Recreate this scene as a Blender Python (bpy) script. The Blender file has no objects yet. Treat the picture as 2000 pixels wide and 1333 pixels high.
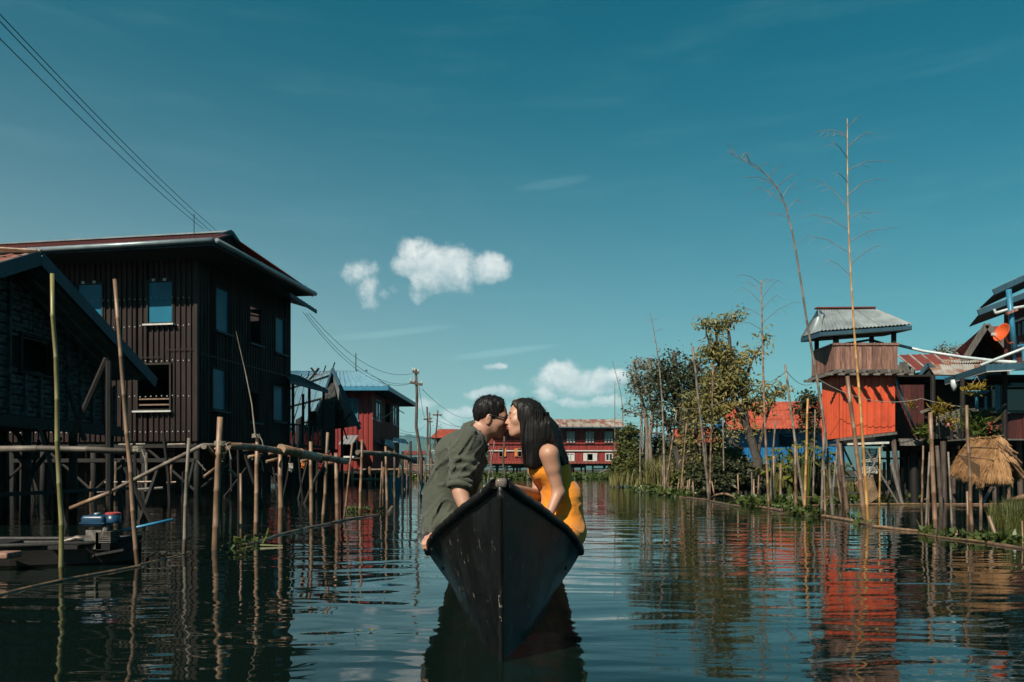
import bpy, bmesh, math, random
import numpy as np
from mathutils import Vector, Matrix, Quaternion
random.seed(7)
RNG = np.random.default_rng(11)
SC = bpy.context.scene
COL = SC.collection

# ------------------------------------------------------------------ camera
F, HY, CH = 1555.0, 918.0, 0.8        # focal length in photo pixels, horizon row, eye height (m)
cam_d = bpy.data.cameras.new('camera')
cam = bpy.data.objects.new('camera', cam_d); COL.objects.link(cam)
cam.location = (0, 0, CH); cam.rotation_euler = (math.radians(90), 0, 0)
cam_d.sensor_width = 36.0; cam_d.lens = 36.0 * F / 2000.0
cam_d.shift_x = 0.0; cam_d.shift_y = (HY - 666.5) / 2000.0
cam_d.clip_start = 0.05; cam_d.clip_end = 20000
SC.camera = cam
SC.view_settings.view_transform = 'Standard'; SC.view_settings.look = 'None'
SC.view_settings.gamma = 1.0; SC.view_settings.use_curve_mapping = False
SC.view_settings.exposure = 0.6      # exposed for the sunlit things: the shade falls to near black
SC.cycles.max_bounces = 8; SC.cycles.diffuse_bounces = 2; SC.cycles.glossy_bounces = 4
SC.cycles.transparent_max_bounces = 8
SC.cycles.caustics_reflective = False; SC.cycles.caustics_refractive = False
try: SC.cycles.use_denoising = True
except Exception: pass

# ------------------------------------------------------------------ sun
SUN_TRAVEL = Vector((0.40, 0.62, -0.675)).normalized()
sd = bpy.data.lights.new('sun', 'SUN'); sd.energy = 5.0; sd.angle = math.radians(0.53); sd.color = (1.0, 0.90, 0.76)
sun = bpy.data.objects.new('sun', sd); COL.objects.link(sun)
sun.rotation_mode = 'QUATERNION'; sun.rotation_quaternion = SUN_TRAVEL.to_track_quat('-Z', 'Y')
TO_SUN = -SUN_TRAVEL

# ------------------------------------------------------------------ node helpers
class NT:
    def __init__(s, tree): s.t = tree; s.n = tree.nodes; s.l = tree.links
    def add(s, typ, **kw):
        n = s.n.new(typ)
        for k, v in kw.items(): setattr(n, k, v)
        return n
    def put(s, sock, v):
        if isinstance(v, (int, float)): sock.default_value = v
        elif isinstance(v, tuple):
            sock.default_value = (*v, 1.0) if (sock.type == 'RGBA' and len(v) == 3) else v
        else: s.l.new(v, sock)
    def m(s, op, a, b=None, c=None, clamp=False):
        n = s.add('ShaderNodeMath', operation=op); n.use_clamp = clamp
        s.put(n.inputs[0], a)
        if b is not None: s.put(n.inputs[1], b)
        if c is not None: s.put(n.inputs[2], c)
        return n.outputs[0]
    def vm(s, op, a, b=None):
        n = s.add('ShaderNodeVectorMath', operation=op)
        s.put(n.inputs[0], a)
        if b is not None: s.put(n.inputs[1], b)
        return n.outputs[0]
    def mapr(s, v, a, b, c=0.0, d=1.0, smooth=False):
        n = s.add('ShaderNodeMapRange'); n.interpolation_type = 'SMOOTHSTEP' if smooth else 'LINEAR'
        s.put(n.inputs[0], v)
        for i, x in enumerate((a, b, c, d)): s.put(n.inputs[i + 1], x)
        return n.outputs[0]
    def mix(s, f, a, b, blend='MIX'):
        n = s.add('ShaderNodeMix', data_type='RGBA', blend_type=blend)
        s.put(n.inputs[0], f); s.put(n.inputs[6], a); s.put(n.inputs[7], b)
        return n.outputs[2]
    def noise(s, vec, scale, detail=3.0, rough=0.55, dist=0.0):
        n = s.add('ShaderNodeTexNoise'); s.put(n.inputs['Vector'], vec); s.put(n.inputs['Scale'], scale)
        n.inputs['Detail'].default_value = detail; n.inputs['Roughness'].default_value = rough
        n.inputs['Distortion'].default_value = dist
        return n.outputs[0]

# ------------------------------------------------------------------ world: Nishita sky, graded teal, with a few clouds
world = bpy.data.worlds.new('World'); SC.world = world; world.use_nodes = True
w = NT(world.node_tree); w.n.clear()
sky = w.add('ShaderNodeTexSky', sky_type='NISHITA'); sky.sun_disc = False
sky.sun_elevation = math.asin(TO_SUN.z); sky.sun_rotation = math.atan2(TO_SUN.x, TO_SUN.y)
sky.altitude = 900; sky.air_density = 1.0; sky.dust_density = 1.2; sky.ozone_density = 1.0
gen = w.add('ShaderNodeTexCoord').outputs['Generated']
sep = w.add('ShaderNodeSeparateXYZ'); w.put(sep.inputs[0], gen)
az = w.m('ARCTAN2', sep.outputs[0], sep.outputs[1])
el = w.m('ARCSINE', sep.outputs[2])
com = w.add('ShaderNodeCombineXYZ'); w.put(com.inputs[0], az); w.put(com.inputs[1], el)
ae = com.outputs[0]
def A(px): return math.atan((px - 1000) / F)
def E(px, py): return math.atan((HY - py) / math.hypot(F, px - 1000))
#          px    py   rx   ry   weight
CLOUDS = [(800, 512, 32, 32, 1.1), (835, 524, 46, 42, 1.1), (885, 520, 58, 40, 1.15), (952, 526, 40, 30, 1.1), (816, 566, 16, 22, .75), (772, 576, 16, 9, .45), (818, 560, 22, 24, .8),
          (705, 535, 30, 22, .80), (722, 566, 22, 30, .72), (745, 580, 22, 8, .55),
          (1098, 733, 50, 30, 1.35), (1060, 742, 28, 16, 1.0), (1148, 748, 72, 26, 1.25), (1196, 745, 38, 20, 1.1), (1062, 766, 26, 15, 1.1),
          (968, 712, 21, 9, 1.0), (945, 769, 38, 11, .8), (985, 768, 28, 12, .8), (1120, 783, 40, 10, .9), (905, 811, 36, 15, 1.0), (830, 790, 30, 16, .7), (880, 835, 60, 16, .55), (700, 812, 50, 14, .45), (1010, 800, 70, 16, .6), (1180, 786, 40, 12, .85)]
rough_n = w.noise(ae, 26.0, 9.0, 0.66)
warp = w.add('ShaderNodeTexNoise'); w.put(warp.inputs['Vector'], ae); warp.inputs['Scale'].default_value = 22; warp.inputs['Detail'].default_value = 4
wv = w.vm('ADD', ae, w.vm('MULTIPLY', w.vm('SUBTRACT', warp.outputs['Color'], (.5, .5, .5)), (.034, .026, 0)))
ws = w.add('ShaderNodeSeparateXYZ'); w.put(ws.inputs[0], wv)
waz, wel = ws.outputs[0], ws.outputs[1]
dens = None; hgt = None
for (px, py, rx, ry, wt) in CLOUDS:
    a0, e0 = A(px), E(px, py); ra, re = rx / F * 1.15, ry / F * 1.25
    qa = w.m('MULTIPLY', w.m('SUBTRACT', waz, a0), 1 / ra)
    qe = w.m('MULTIPLY', w.m('SUBTRACT', wel, e0), 1 / re)
    q = w.m('MULTIPLY_ADD', qa, qa, w.m('MULTIPLY', qe, qe))
    v = w.m('MULTIPLY', w.m('SUBTRACT', 1.0, q), wt)
    dens = v if dens is None else w.m('SMOOTH_MAX', dens, v, .15)
    hh = w.m('MULTIPLY', w.m('MULTIPLY', qe, .55), w.mapr(v, 0.0, .7))
    hgt = hh if hgt is None else w.m('ADD', hgt, hh)
front = w.m('GREATER_THAN', sep.outputs[1], 0.0)
cd = w.m('ADD', dens, w.m('MULTIPLY', w.m('SUBTRACT', rough_n, .5), 2.7))
cmask = w.m('MULTIPLY', w.mapr(cd, .0, 1.1, 0, 1, True), front)
# thin streaks of high cloud all over the sky, a few stronger ones
mp = w.add('ShaderNodeMapping'); w.put(mp.inputs[0], ae); mp.inputs['Rotation'].default_value = (0, 0, -.16); mp.inputs['Scale'].default_value = (1.6, 11, 1)
st = w.noise(mp.outputs[0], 2.4, 5.0, .6)
streak = w.mapr(st, .46, .85, 0, .07, True)
streak = w.m('MULTIPLY', streak, w.mapr(el, -.02, .1, 0, 1))
for (px, py, rx, ry, wt, sl) in ((980, 690, 130, 9, .26, .12), (760, 652, 150, 10, .2, .13), (1080, 358, 90, 12, .09, .1)):
    da = w.m('SUBTRACT', az, A(px)); de = w.m('SUBTRACT', w.m('SUBTRACT', el, E(px, py)), w.m('MULTIPLY', da, sl))
    de = w.m('ADD', de, w.m('MULTIPLY', w.m('SUBTRACT', st, .5), .012))
    qa = w.m('MULTIPLY', da, F / rx); qe = w.m('MULTIPLY', de, F / ry)
    v = w.m('MULTIPLY', w.m('MULTIPLY', w.mapr(w.m('MULTIPLY_ADD', qa, qa, w.m('MULTIPLY', qe, qe)), 0, 1, 1, 0, True), wt), front)
    streak = w.m('MAXIMUM', streak, v)
SKY_TINT = (0.0, 0.79, 0.73)
base = w.mix(1.0, sky.outputs[0], SKY_TINT, 'MULTIPLY')
hsv = w.add('ShaderNodeHueSaturation'); hsv.inputs['Saturation'].default_value = 1.0; hsv.inputs['Value'].default_value = 1.0
w.put(hsv.inputs['Color'], base); base = hsv.outputs[0]
lowair = w.m('POWER', w.mapr(w.m('ADD', el, w.m('MULTIPLY', sep.outputs[0], .11)), -.06, .60, 1, 0), 2.7)
base = w.mix(lowair, base, (6.2, 6.0, 5.9))
CLW = 11.8
shade = w.m('ADD', w.m('MULTIPLY', hgt, .55), w.m('MULTIPLY', w.m('SUBTRACT', w.noise(wv, 55, 4, .6), .5), 1.1))
ccol = w.mix(w.mapr(shade, -.35, .45), (.44 * CLW, .56 * CLW, .60 * CLW), (.98 * CLW, .98 * CLW, .95 * CLW))
skyc = w.mix(streak, base, (.40 * CLW, .66 * CLW, .70 * CLW))
skyc = w.mix(w.m('MULTIPLY', cmask, .93), skyc, ccol)
bg = w.add('ShaderNodeBackground'); w.put(bg.inputs[0], skyc); bg.inputs[1].default_value = 0.056
wo = w.add('ShaderNodeOutputWorld'); w.l.new(bg.outputs[0], wo.inputs[0])

# ------------------------------------------------------------------ placement helpers
def W(px, py, d):
    """A point of the place: d metres in front of the camera, seen at photo pixel (px, py)."""
    return Vector(((px - 1000) * d / F, d, CH + (HY - py) * d / F))
def dw(py): return CH * F / (py - HY)           # distance of a point of the water surface seen at row py
def WW(px, py): return W(px, py, dw(py))
def zat(py, d): return CH + (HY - py) * d / F
def xat(px, d): return (px - 1000) * d / F
def sub(a, b): return Vector(a) - Vector(b)

# ------------------------------------------------------------------ mesh builder
class MB:
    def __init__(s): s.v = []; s.f = []; s.mi = []; s.cur = 0
    def _add(s, vs, fs):
        o = len(s.v); s.v.extend([tuple(p) for p in vs])
        for f in fs: s.f.append(tuple(i + o for i in f)); s.mi.append(s.cur)
        return s
    def box(s, c, size, R=None):
        c = Vector(c); hx, hy, hz = size[0] / 2, size[1] / 2, size[2] / 2
        vs = [Vector((x, y, z)) for x in (-hx, hx) for y in (-hy, hy) for z in (-hz, hz)]
        if R is not None: vs = [R @ p for p in vs]
        return s._add([c + p for p in vs], [(0, 1, 3, 2), (4, 6, 7, 5), (0, 4, 5, 1), (2, 3, 7, 6), (0, 2, 6, 4), (1, 5, 7, 3)])
    def beam(s, a, b, wd, ht, up=(0, 0, 1)):
        a, b = Vector(a), Vector(b); d = (b - a); L = d.length; d.normalize()
        u = Vector(up); sd_ = d.cross(u)
        if sd_.length < 1e-4: sd_ = d.cross(Vector((0, 1, 0)))
        sd_.normalize(); u = sd_.cross(d)
        R = Matrix((sd_, d, u)).transposed()
        return s.box((a + b) / 2, (wd, L, ht), R)
    def slab(s, pts, t, nrm=None):
        """A plate: polygon pts (top face) and its copy t below along the normal."""
        P = [Vector(p) for p in pts]
        if nrm is None:
            n = Vector((0, 0, 0))
            for i in range(len(P)):
                a, b = P[i], P[(i + 1) % len(P)]
                n += Vector(((a.y - b.y) * (a.z + b.z), (a.z - b.z) * (a.x + b.x), (a.x - b.x) * (a.y + b.y)))
            n.normalize()
            if n.z < -1e-6: n = -n
        else: n = Vector(nrm).normalized()
        k = len(P); vs = P + [p - n * t for p in P]
        fs = [tuple(range(k)), tuple(range(2 * k - 1, k - 1, -1))]
        fs += [(i, i + k, (i + 1) % k + k, (i + 1) % k) for i in range(k)]
        return s._add(vs, fs)
    def tube(s, pts, rads, n=8, cap=True, squash=None):
        P = [Vector(p) for p in pts]
        if isinstance(rads, (int, float)): rads = [rads] * len(P)
        rings = []; prev = None
        for i, p in enumerate(P):
            d = (P[min(i + 1, len(P) - 1)] - P[max(i - 1, 0)])
            if d.length < 1e-9: d = Vector((0, 0, 1))
            d.normalize()
            if prev is None:
                u = d.cross(Vector((0, 0, 1)))
                if u.length < .05: u = d.cross(Vector((1, 0, 0)))
            else:
                u = prev - d * prev.dot(d)
            u.normalize(); prev = u; v_ = d.cross(u)
            rings.append([p + (u * math.cos(2 * math.pi * k / n) + v_ * math.sin(2 * math.pi * k / n)) * rads[i] for k in range(n)])
        vs = [q for r in rings for q in r]; fs = []
        for i in range(len(P) - 1):
            for k in range(n):
                fs.append((i * n + k, i * n + (k + 1) % n, (i + 1) * n + (k + 1) % n, (i + 1) * n + k))
        if cap:
            fs.append(tuple(range(n - 1, -1, -1))); fs.append(tuple((len(P) - 1) * n + k for k in range(n)))
        return s._add(vs, fs)
    def lathe(s, c, prof, n=16, R=None):
        c = Vector(c); vs = []
        for (r, z) in prof:
            for k in range(n):
                p = Vector((r * math.cos(2 * math.pi * k / n), r * math.sin(2 * math.pi * k / n), z))
                vs.append(c + (R @ p if R is not None else p))
        fs = [(i * n + k, i * n + (k + 1) % n, (i + 1) * n + (k + 1) % n, (i + 1) * n + k) for i in range(len(prof) - 1) for k in range(n)]
        fs.append(tuple(range(n - 1, -1, -1))); fs.append(tuple((len(prof) - 1) * n + k for k in range(n)))
        return s._add(vs, fs)
    def quad(s, a, b, c, d): return s._add([a, b, c, d], [(0, 1, 2, 3)])
    def build(s, name, mat, parent=None, smooth=False, loc=None):
        """Link everything gathered so far as ONE mesh object (points are world points)."""
        base = Vector((0, 0, 0))
        if loc is not None: base = Vector(loc)
        elif parent is None and s.v:
            a = np.array(s.v); base = Vector((float((a[:, 0].min() + a[:, 0].max()) / 2), float((a[:, 1].min() + a[:, 1].max()) / 2), float(a[:, 2].min())))
        pw = Vector((0, 0, 0)); q = parent
        while q is not None: pw = pw + q.location; q = q.parent
        me = bpy.data.meshes.new(name)
        off = base if parent is None else pw + (base if loc is not None else Vector((0, 0, 0)))
        if parent is not None and loc is None and s.v:
            a = np.array(s.v); mid = Vector(((a.min(0) + a.max(0)) / 2).tolist()); off = mid
        me.from_pydata([(p[0] - off.x, p[1] - off.y, p[2] - off.z) for p in s.v], [], s.f)
        o = bpy.data.objects.new(name, me); COL.objects.link(o)
        o.location = off - pw
        if parent is not None: o.parent = parent
        mats = mat if isinstance(mat, (list, tuple)) else [mat]
        for m_ in mats: me.materials.append(m_)
        if len(mats) > 1: me.polygons.foreach_set('material_index', s.mi)
        if smooth: me.polygons.foreach_set('use_smooth', [True] * len(me.polygons))
        me.update()
        return o

def tag(o, label=None, cat=None, group=None, kind=None):
    if label: o['label'] = label
    if cat: o['category'] = cat
    if group: o['group'] = group
    if kind: o['kind'] = kind
    return o
def thing(name, loc, label, cat, group=None):
    o = bpy.data.objects.new(name, None); COL.objects.link(o); o.location = loc
    o.empty_display_size = .2
    return tag(o, label, cat, group)
def np_mesh(name, V, Q, mat, parent=None, smooth=True, off=None):
    """Mesh object from numpy arrays of points and quads."""
    me = bpy.data.meshes.new(name)
    off = V.mean(0) if off is None else np.array(off)
    pw = Vector((0, 0, 0)); q = parent
    while q is not None: pw = pw + q.location; q = q.parent
    me.vertices.add(len(V)); me.vertices.foreach_set('co', (V - off).astype(np.float32).ravel())
    k = Q.shape[1]
    me.loops.add(len(Q) * k); me.loops.foreach_set('vertex_index', Q.astype(np.int32).ravel())
    me.polygons.add(len(Q)); me.polygons.foreach_set('loop_start', np.arange(0, len(Q) * k, k, dtype=np.int32))
    me.polygons.foreach_set('loop_total', np.full(len(Q), k, dtype=np.int32))
    me.polygons.foreach_set('use_smooth', np.full(len(Q), smooth, dtype=bool))
    for m_ in (mat if isinstance(mat, (list, tuple)) else [mat]): me.materials.append(m_)
    me.update(calc_edges=True); me.validate()
    o = bpy.data.objects.new(name, me); COL.objects.link(o)
    o.location = Vector(off.tolist()) - pw
    if parent is not None: o.parent = parent
    return o
# ------------------------------------------------------------------ materials
KA = .68
def kc(c): return tuple(x * KA for x in c)
def mk(name, c1, c2=None, scale=6.0, stretch=(1, 1, 1), rough=.75, bump=.25, bdist=.01, metallic=0.0, rnd=.0, detail=5, c3=None, stain=0.0, stain_scale=1.5, spec=.4, contrast=(.35, .68)):
    m = bpy.data.materials.new(name); m.use_nodes = True
    t = NT(m.node_tree); t.n.clear()
    out = t.add('ShaderNodeOutputMaterial'); p = t.add('ShaderNodeBsdfPrincipled')
    t.l.new(p.outputs[0], out.inputs[0])
    tc = t.add('ShaderNodeTexCoord').outputs['Object']
    oi = t.add('ShaderNodeObjectInfo').outputs['Random']
    off = t.add('ShaderNodeCombineXYZ'); t.put(off.inputs[0], t.m('MULTIPLY', oi, 37.0)); t.put(off.inputs[1], t.m('MULTIPLY', oi, 91.0))
    vec = t.vm('MULTIPLY', t.vm('ADD', tc, off.outputs[0]), tuple(float(x) for x in stretch))
    n = t.noise(vec, scale, detail, .6)
    c2 = kc(c2 or tuple(x * .6 for x in c1)); c1 = kc(c1)
    if c3 is not None: c3 = kc(c3)
    col = t.mix(t.mapr(n, contrast[0], contrast[1]), c2, c1)
    if c3 is not None:
        n2 = t.noise(t.vm('ADD', vec, (13.1, 5.7, 2.2)), scale * .37, 4, .6)
        col = t.mix(t.mapr(n2, .5, .66), col, c3)
    if stain:
        n3 = t.noise(t.vm('ADD', tc, off.outputs[0]), stain_scale, 4, .65)
        col = t.mix(t.m('MULTIPLY', t.mapr(n3, .45, .75), stain), col, tuple(x * .35 for x in c2))
    if rnd:
        k = t.m('MULTIPLY_ADD', oi, 2 * rnd, 1 - rnd)
        kk = t.add('ShaderNodeCombineXYZ')
        for i in range(3): t.put(kk.inputs[i], k)
        col = t.mix(1.0, col, kk.outputs[0], 'MULTIPLY')
    if name.startswith('bamboo') or name == 'wood_pole':       # algae and wet above the waterline, darker rings at the joints
        pz = t.add('ShaderNodeSeparateXYZ'); t.put(pz.inputs[0], t.add('ShaderNodeNewGeometry').outputs['Position'])
        nz = t.add('ShaderNodeSeparateXYZ'); t.put(nz.inputs[0], t.add('ShaderNodeNewGeometry').outputs['Normal'])
        wet = t.m('MULTIPLY', t.mapr(t.m('ADD', pz.outputs[2], t.m('MULTIPLY', n, -.25)), -.12, .04, .8, 0), t.mapr(nz.outputs[2], .1, .5, 1, 0))
        col = t.mix(wet, col, kc((.035, .03, .014)))
        blot = t.noise(t.vm('ADD', t.vm('MULTIPLY', tc, (1, 1, 2.2)), off.outputs[0]), 2.4, 3, .6)
        col = t.mix(t.mapr(blot, .52, .66, 0, .55), col, c2)
    t.put(p.inputs['Base Color'], col)
    t.put(p.inputs['Roughness'], t.mapr(n, 0.2, .8, min(1, rough * 1.15), rough * .85))
    p.inputs['Metallic'].default_value = metallic
    p.inputs['Specular IOR Level'].default_value = spec
    if bump:
        b = t.add('ShaderNodeBump'); b.inputs['Strength'].default_value = bump; b.inputs['Distance'].default_value = bdist
        t.put(b.inputs['Height'], n); t.l.new(b.outputs[0], p.inputs['Normal'])
    return m

M = {}
def D(key, *a, **k): M[key] = mk(key, *a, **k)
WOODS = (14, 14, 1.2)
D('bamboo', (.36, .22, .13), (.155, .085, .05), 3, (3, 3, 1.2), .5, .2, rnd=.3, stain=.6, stain_scale=3, spec=.5)
D('bamboo_grey', (.27, .225, .18), (.12, .095, .075), 3, (3, 3, 1.2), .6, .2, rnd=.3, stain=.4, stain_scale=3)
D('bamboo_yellow', (.62, .36, .12), (.36, .18, .055), 3, (3, 3, 1.2), .45, .15, rnd=.15, spec=.5)
D('bamboo_green', (.30, .26, .09), (.15, .12, .04), 3, (3, 3, 1.2), .45, .15, rnd=.1, spec=.5, stain=.4)
D('bamboo_wet', (.30, .19, .095), (.12, .072, .036), 4, (3, 3, 1.5), .4, .2, rnd=.25, spec=.5, stain=.5)
D('twig', (.36, .30, .24), (.22, .17, .13), 8, rnd=.2, bump=0)
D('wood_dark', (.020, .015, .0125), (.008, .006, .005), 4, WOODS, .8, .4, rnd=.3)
D('wood_grey', (.22, .20, .18), (.09, .08, .07), 3, WOODS, .8, .4, rnd=.3)
D('wood_brown', (.44, .235, .175), (.17, .08, .058), 3, WOODS, .75, .4, rnd=.28, stain=.5, c3=(.13, .075, .06))
D('wood_maroon', (.115, .022, .018), (.05, .012, .010), 3, WOODS, .7, .35, rnd=.3, stain=.4)
D('wood_pole', (.125, .09, .07), (.05, .035, .028), 3, (8, 8, 1), .8, .4, rnd=.25)
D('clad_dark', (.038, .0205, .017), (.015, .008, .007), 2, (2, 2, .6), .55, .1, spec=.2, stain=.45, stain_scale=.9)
D('clad_red', (.34, .026, .020), (.22, .017, .014), 1.6, (2, 2, .5), .55, .1, stain=.4, stain_scale=.8)
D('clad_red_far', (.34, .036, .026), (.20, .02, .016), 1.2, (3, 3, .3), .7, .1, stain=.45, stain_scale=.4)
D('clad_orange', (.80, .125, .050), (.66, .09, .036), 1.6, (3, 3, .5), .45, .08, stain=.42, stain_scale=2.2)
D('clad_blue', (.022, .22, .50), (.014, .15, .36), 1.6, (3, 3, .5), .5, .08, stain=.3)
D('roof_orange', (.64, .135, .065), (.40, .07, .038), 1.3, (2, 2, .7), .6, .1, stain=.4, stain_scale=.7)
D('roof_brown', (.26, .052, .036), (.17, .036, .027), 1.5, (1, 1, 1), .6, .1, stain=.3, rnd=.15)
D('roof_tin', (.46, .52, .53), (.27, .31, .32), 2, (2, 2, .8), .38, .1, metallic=.35, stain=.35, rnd=.1)
D('roof_tin_blue', (.32, .56, .68), (.20, .40, .52), 1.5, (2, 2, .7), .42, .1, metallic=.25, stain=.3, rnd=.08)
D('roof_rust', (.44, .42, .38), (.30, .12, .06), 1.1, (1.2, 1.2, .5), .6, .15, stain=.25, rnd=.15, contrast=(.42, .55))
D('roof_patchy', (.42, .37, .31), (.27, .10, .075), .8, (1.4, .5, .5), .7, .15, stain=.25, rnd=.12, contrast=(.44, .54))
D('fascia_teal', (.045, .125, .175), (.025, .08, .12), 3, WOODS, .6, .15, stain=.4)
D('fascia_shaded', (.016, .062, .095), (.010, .04, .065), 3, WOODS, .6, .15, stain=.4)  # shaded copy of fascia_teal, the shade put into its colour
D('gutter', (.36, .42, .44), (.20, .26, .28), 3, (1, 1, 1), .35, .05, metallic=.3, stain=.3)
D('paint_blue', (.05, .27, .42), (.03, .18, .30), 4, (3, 3, 1), .45, .1, stain=.3)
D('paint_white', (.72, .72, .68), (.52, .52, .48), 4, (3, 3, 1), .55, .1, stain=.2)
D('paint_green', (.42, .55, .52), (.28, .40, .38), 4, (3, 3, 1), .55, .1, stain=.2)
D('paint_orange', (.78, .28, .06), (.55, .18, .04), 5, (3, 3, 1), .55, .1)
D('dish_orange', (.85, .14, .035), (.7, .1, .025), 3, (1, 1, 1), .4, .05)
D('pipe_white', (.66, .72, .73), (.48, .55, .57), 5, (2, 2, 1), .35, .05)
D('pipe_blue', (.06, .30, .50), (.04, .22, .38), 6, (2, 2, 1), .35, .05)
D('steel', (.22, .20, .18), (.10, .07, .05), 25, (1, 1, 1), .5, .2, metallic=.6)
D('engine_blue', (.016, .075, .15), (.008, .036, .08), 6, (1, 1, 1), .35, .06, stain=.4, stain_scale=9)
D('engine_grey', (.26, .24, .21), (.08, .06, .05), 22, (1, 1, 1), .6, .3, metallic=.3)
D('cap_pink', (.55, .085, .075), (.35, .05, .05), 8, (1, 1, 1), .45, .05)
D('wire', (.02, .02, .02), (.012, .012, .012), 5, bump=0, rough=.6)
D('rope', (.45, .40, .33), (.3, .26, .2), 20, bump=0)
D('net_blue', (.03, .20, .26), (.015, .11, .15), 25, (1, 1, 1), .8, .4)
D('cloth_pink', (.55, .18, .2), (.4, .1, .12), 8)
D('thatch', (.30, .17, .075), (.12, .06, .025), 14, (2, 2, 2), .9, .5, rnd=.1)
D('weave', (.085, .10, .10), (.012, .015, .015), 9, (1, 1, 1), .75, .2, rnd=.35)
D('weave_pattern', (.12, .12, .115), (.03, .03, .03), 9, (1, 1, 1), .8, .2, rnd=.2)
D('mat_white', (.55, .53, .48), (.34, .32, .28), 12, (1, 1, 1), .8, .3, rnd=.2)
D('basket', (.48, .31, .18), (.26, .16, .09), 12, (1, 1, 1), .8, .3, rnd=.2)
D('bark', (.115, .095, .078), (.04, .032, .026), 5, (4, 4, 1), .9, .8, bdist=.03)
D('bark_pale', (.30, .25, .20), (.14, .11, .085), 5, (4, 4, 1), .9, .7, bdist=.03)
D('mud', (.06, .05, .03), (.03, .026, .016), 2, (1, 1, 1), .9, .6, bdist=.05)
D('hill', (.05, .075, .05), (.035, .055, .04), .02, (1, 1, 1), .95, .0)
D('hull', (.016, .017, .017), (.008, .008, .009), 6, (1, 1, 1), .38, .25)
D('boat_wood', (.022, .018, .015), (.010, .008, .007), 4, (6, 1, 6), .6, .3)  # darkened so the unshaded long-tail boat looks shaded
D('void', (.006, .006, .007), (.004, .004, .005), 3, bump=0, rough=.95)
D('dark_cloth', (.012, .012, .014), (.008, .008, .01), 30, bump=.2, rough=.9)
D('scalp', (.40, .24, .18), (.33, .19, .14), 30, bump=0, rough=.6)

def leaf_mat(name, c1, c2, rough=.5, trans=.25, scale=.9):
    """Leaf: colour varies from clump to clump, a little light passes through."""
    m = bpy.data.materials.new(name); m.use_nodes = True
    t = NT(m.node_tree); t.n.clear()
    out = t.add('ShaderNodeOutputMaterial'); p = t.add('ShaderNodeBsdfPrincipled'); tr = t.add('ShaderNodeBsdfTranslucent'); mx = t.add('ShaderNodeMixShader')
    geo = t.add('ShaderNodeNewGeometry')
    r = geo.outputs['Random Per Island']; c1, c2 = kc(c1), kc(c2)
    n = t.noise(geo.outputs['Position'], scale, 3, .6)
    f = t.m('ADD', t.m('MULTIPLY', t.mapr(n, .3, .7), .55), t.m('MULTIPLY', r, .45))
    col = t.mix(f, c2, c1)
    t.put(p.inputs['Base Color'], col); p.inputs['Roughness'].default_value = rough; p.inputs['Specular IOR Level'].default_value = .35
    t.put(tr.inputs[0], col); mx.inputs[0].default_value = trans
    t.l.new(p.outputs[0], mx.inputs[1]); t.l.new(tr.outputs[0], mx.inputs[2]); t.l.new(mx.outputs[0], out.inputs[0])
    M[name] = m
leaf_mat('leaf_dark', (.095, .105, .040), (.028, .036, .014))
leaf_mat('leaf_mango', (.44, .35, .11), (.11, .13, .042))
leaf_mat('straw', (.66, .38, .17), (.22, .105, .045), .8, .1, 6.0)
leaf_mat('leaf_grey', (.34, .31, .21), (.10, .105, .065))
leaf_mat('leaf_bush', (.17, .18, .04), (.025, .038, .010))
leaf_mat('leaf_taro', (.27, .28, .045), (.08, .11, .02), .4, .35)
leaf_mat('leaf_lily', (.11, .145, .03), (.035, .055, .014), .4)
leaf_mat('grass', (.32, .28, .10), (.085, .10, .030))
leaf_mat('leaf_yellow', (.50, .33, .03), (.22, .16, .02))
leaf_mat('leaf_fern', (.15, .20, .03), (.04, .065, .014))

def glass_mat(name, col, rough=.08, spec=.8, c2=None):
    m = mk(name, col, c2 or tuple(x * .75 for x in col), 1.2, (1, 1, .8), rough, .06, bdist=.02, spec=spec); M[name] = m
glass_mat('blue_sheet', (.006, .18, .30), .42, .25)      # blue plastic sheets in the window openings
glass_mat('glass_dark', (.03, .045, .05), .06, .8)
glass_mat('glass_pale', (.12, .20, .22), .08, .8)
glass_mat('lens', (.05, .05, .05), .05, .9)

# black tarred hull: chips, scratches, worn ridge
def hull_mat(name, base, chip, thr, wash):
    m = bpy.data.materials.new(name); m.use_nodes = True
    t = NT(m.node_tree); t.n.clear()
    out = t.add('ShaderNodeOutputMaterial'); p = t.add('ShaderNodeBsdfPrincipled'); t.l.new(p.outputs[0], out.inputs[0])
    tc = t.add('ShaderNodeTexCoord').outputs['Object']
    big = t.noise(tc, 3.2, 5, .65)
    col = t.mix(t.m('MULTIPLY', t.mapr(big, .42, .72), wash), base, (.016, .021, .024))
    vec = t.vm('MULTIPLY', tc, (1.0, 1.0, .35))
    s1 = t.noise(vec, 42, 3, .7, 1.2)
    s2 = t.noise(tc, 9, 3, .6)
    scr = t.m('MULTIPLY', t.mapr(s1, thr, thr + .05), t.mapr(s2, .5, .62))
    col = t.mix(scr, col, chip)
    t.put(p.inputs['Base Color'], col)
    t.put(p.inputs['Roughness'], t.mapr(big, .3, .7, .36, .62))
    p.inputs['Specular IOR Level'].default_value = .22; p.inputs['Coat Weight'].default_value = .28; p.inputs['Coat Roughness'].default_value = .18
    b = t.add('ShaderNodeBump'); b.inputs['Strength'].default_value = .5; b.inputs['Distance'].default_value = .006
    t.put(b.inputs['Height'], t.m('ADD', t.noise(vec, 26, 4, .65), t.m('MULTIPLY', scr, -.6))); t.l.new(b.outputs[0], p.inputs['Normal'])
    M[name] = m
hull_mat('hull', (.0030, .0032, .0036), (.40, .33, .25), .63, .55)
hull_mat('gunwale', (.007, .0065, .006), (.30, .24, .18), .60, .35)
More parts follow.
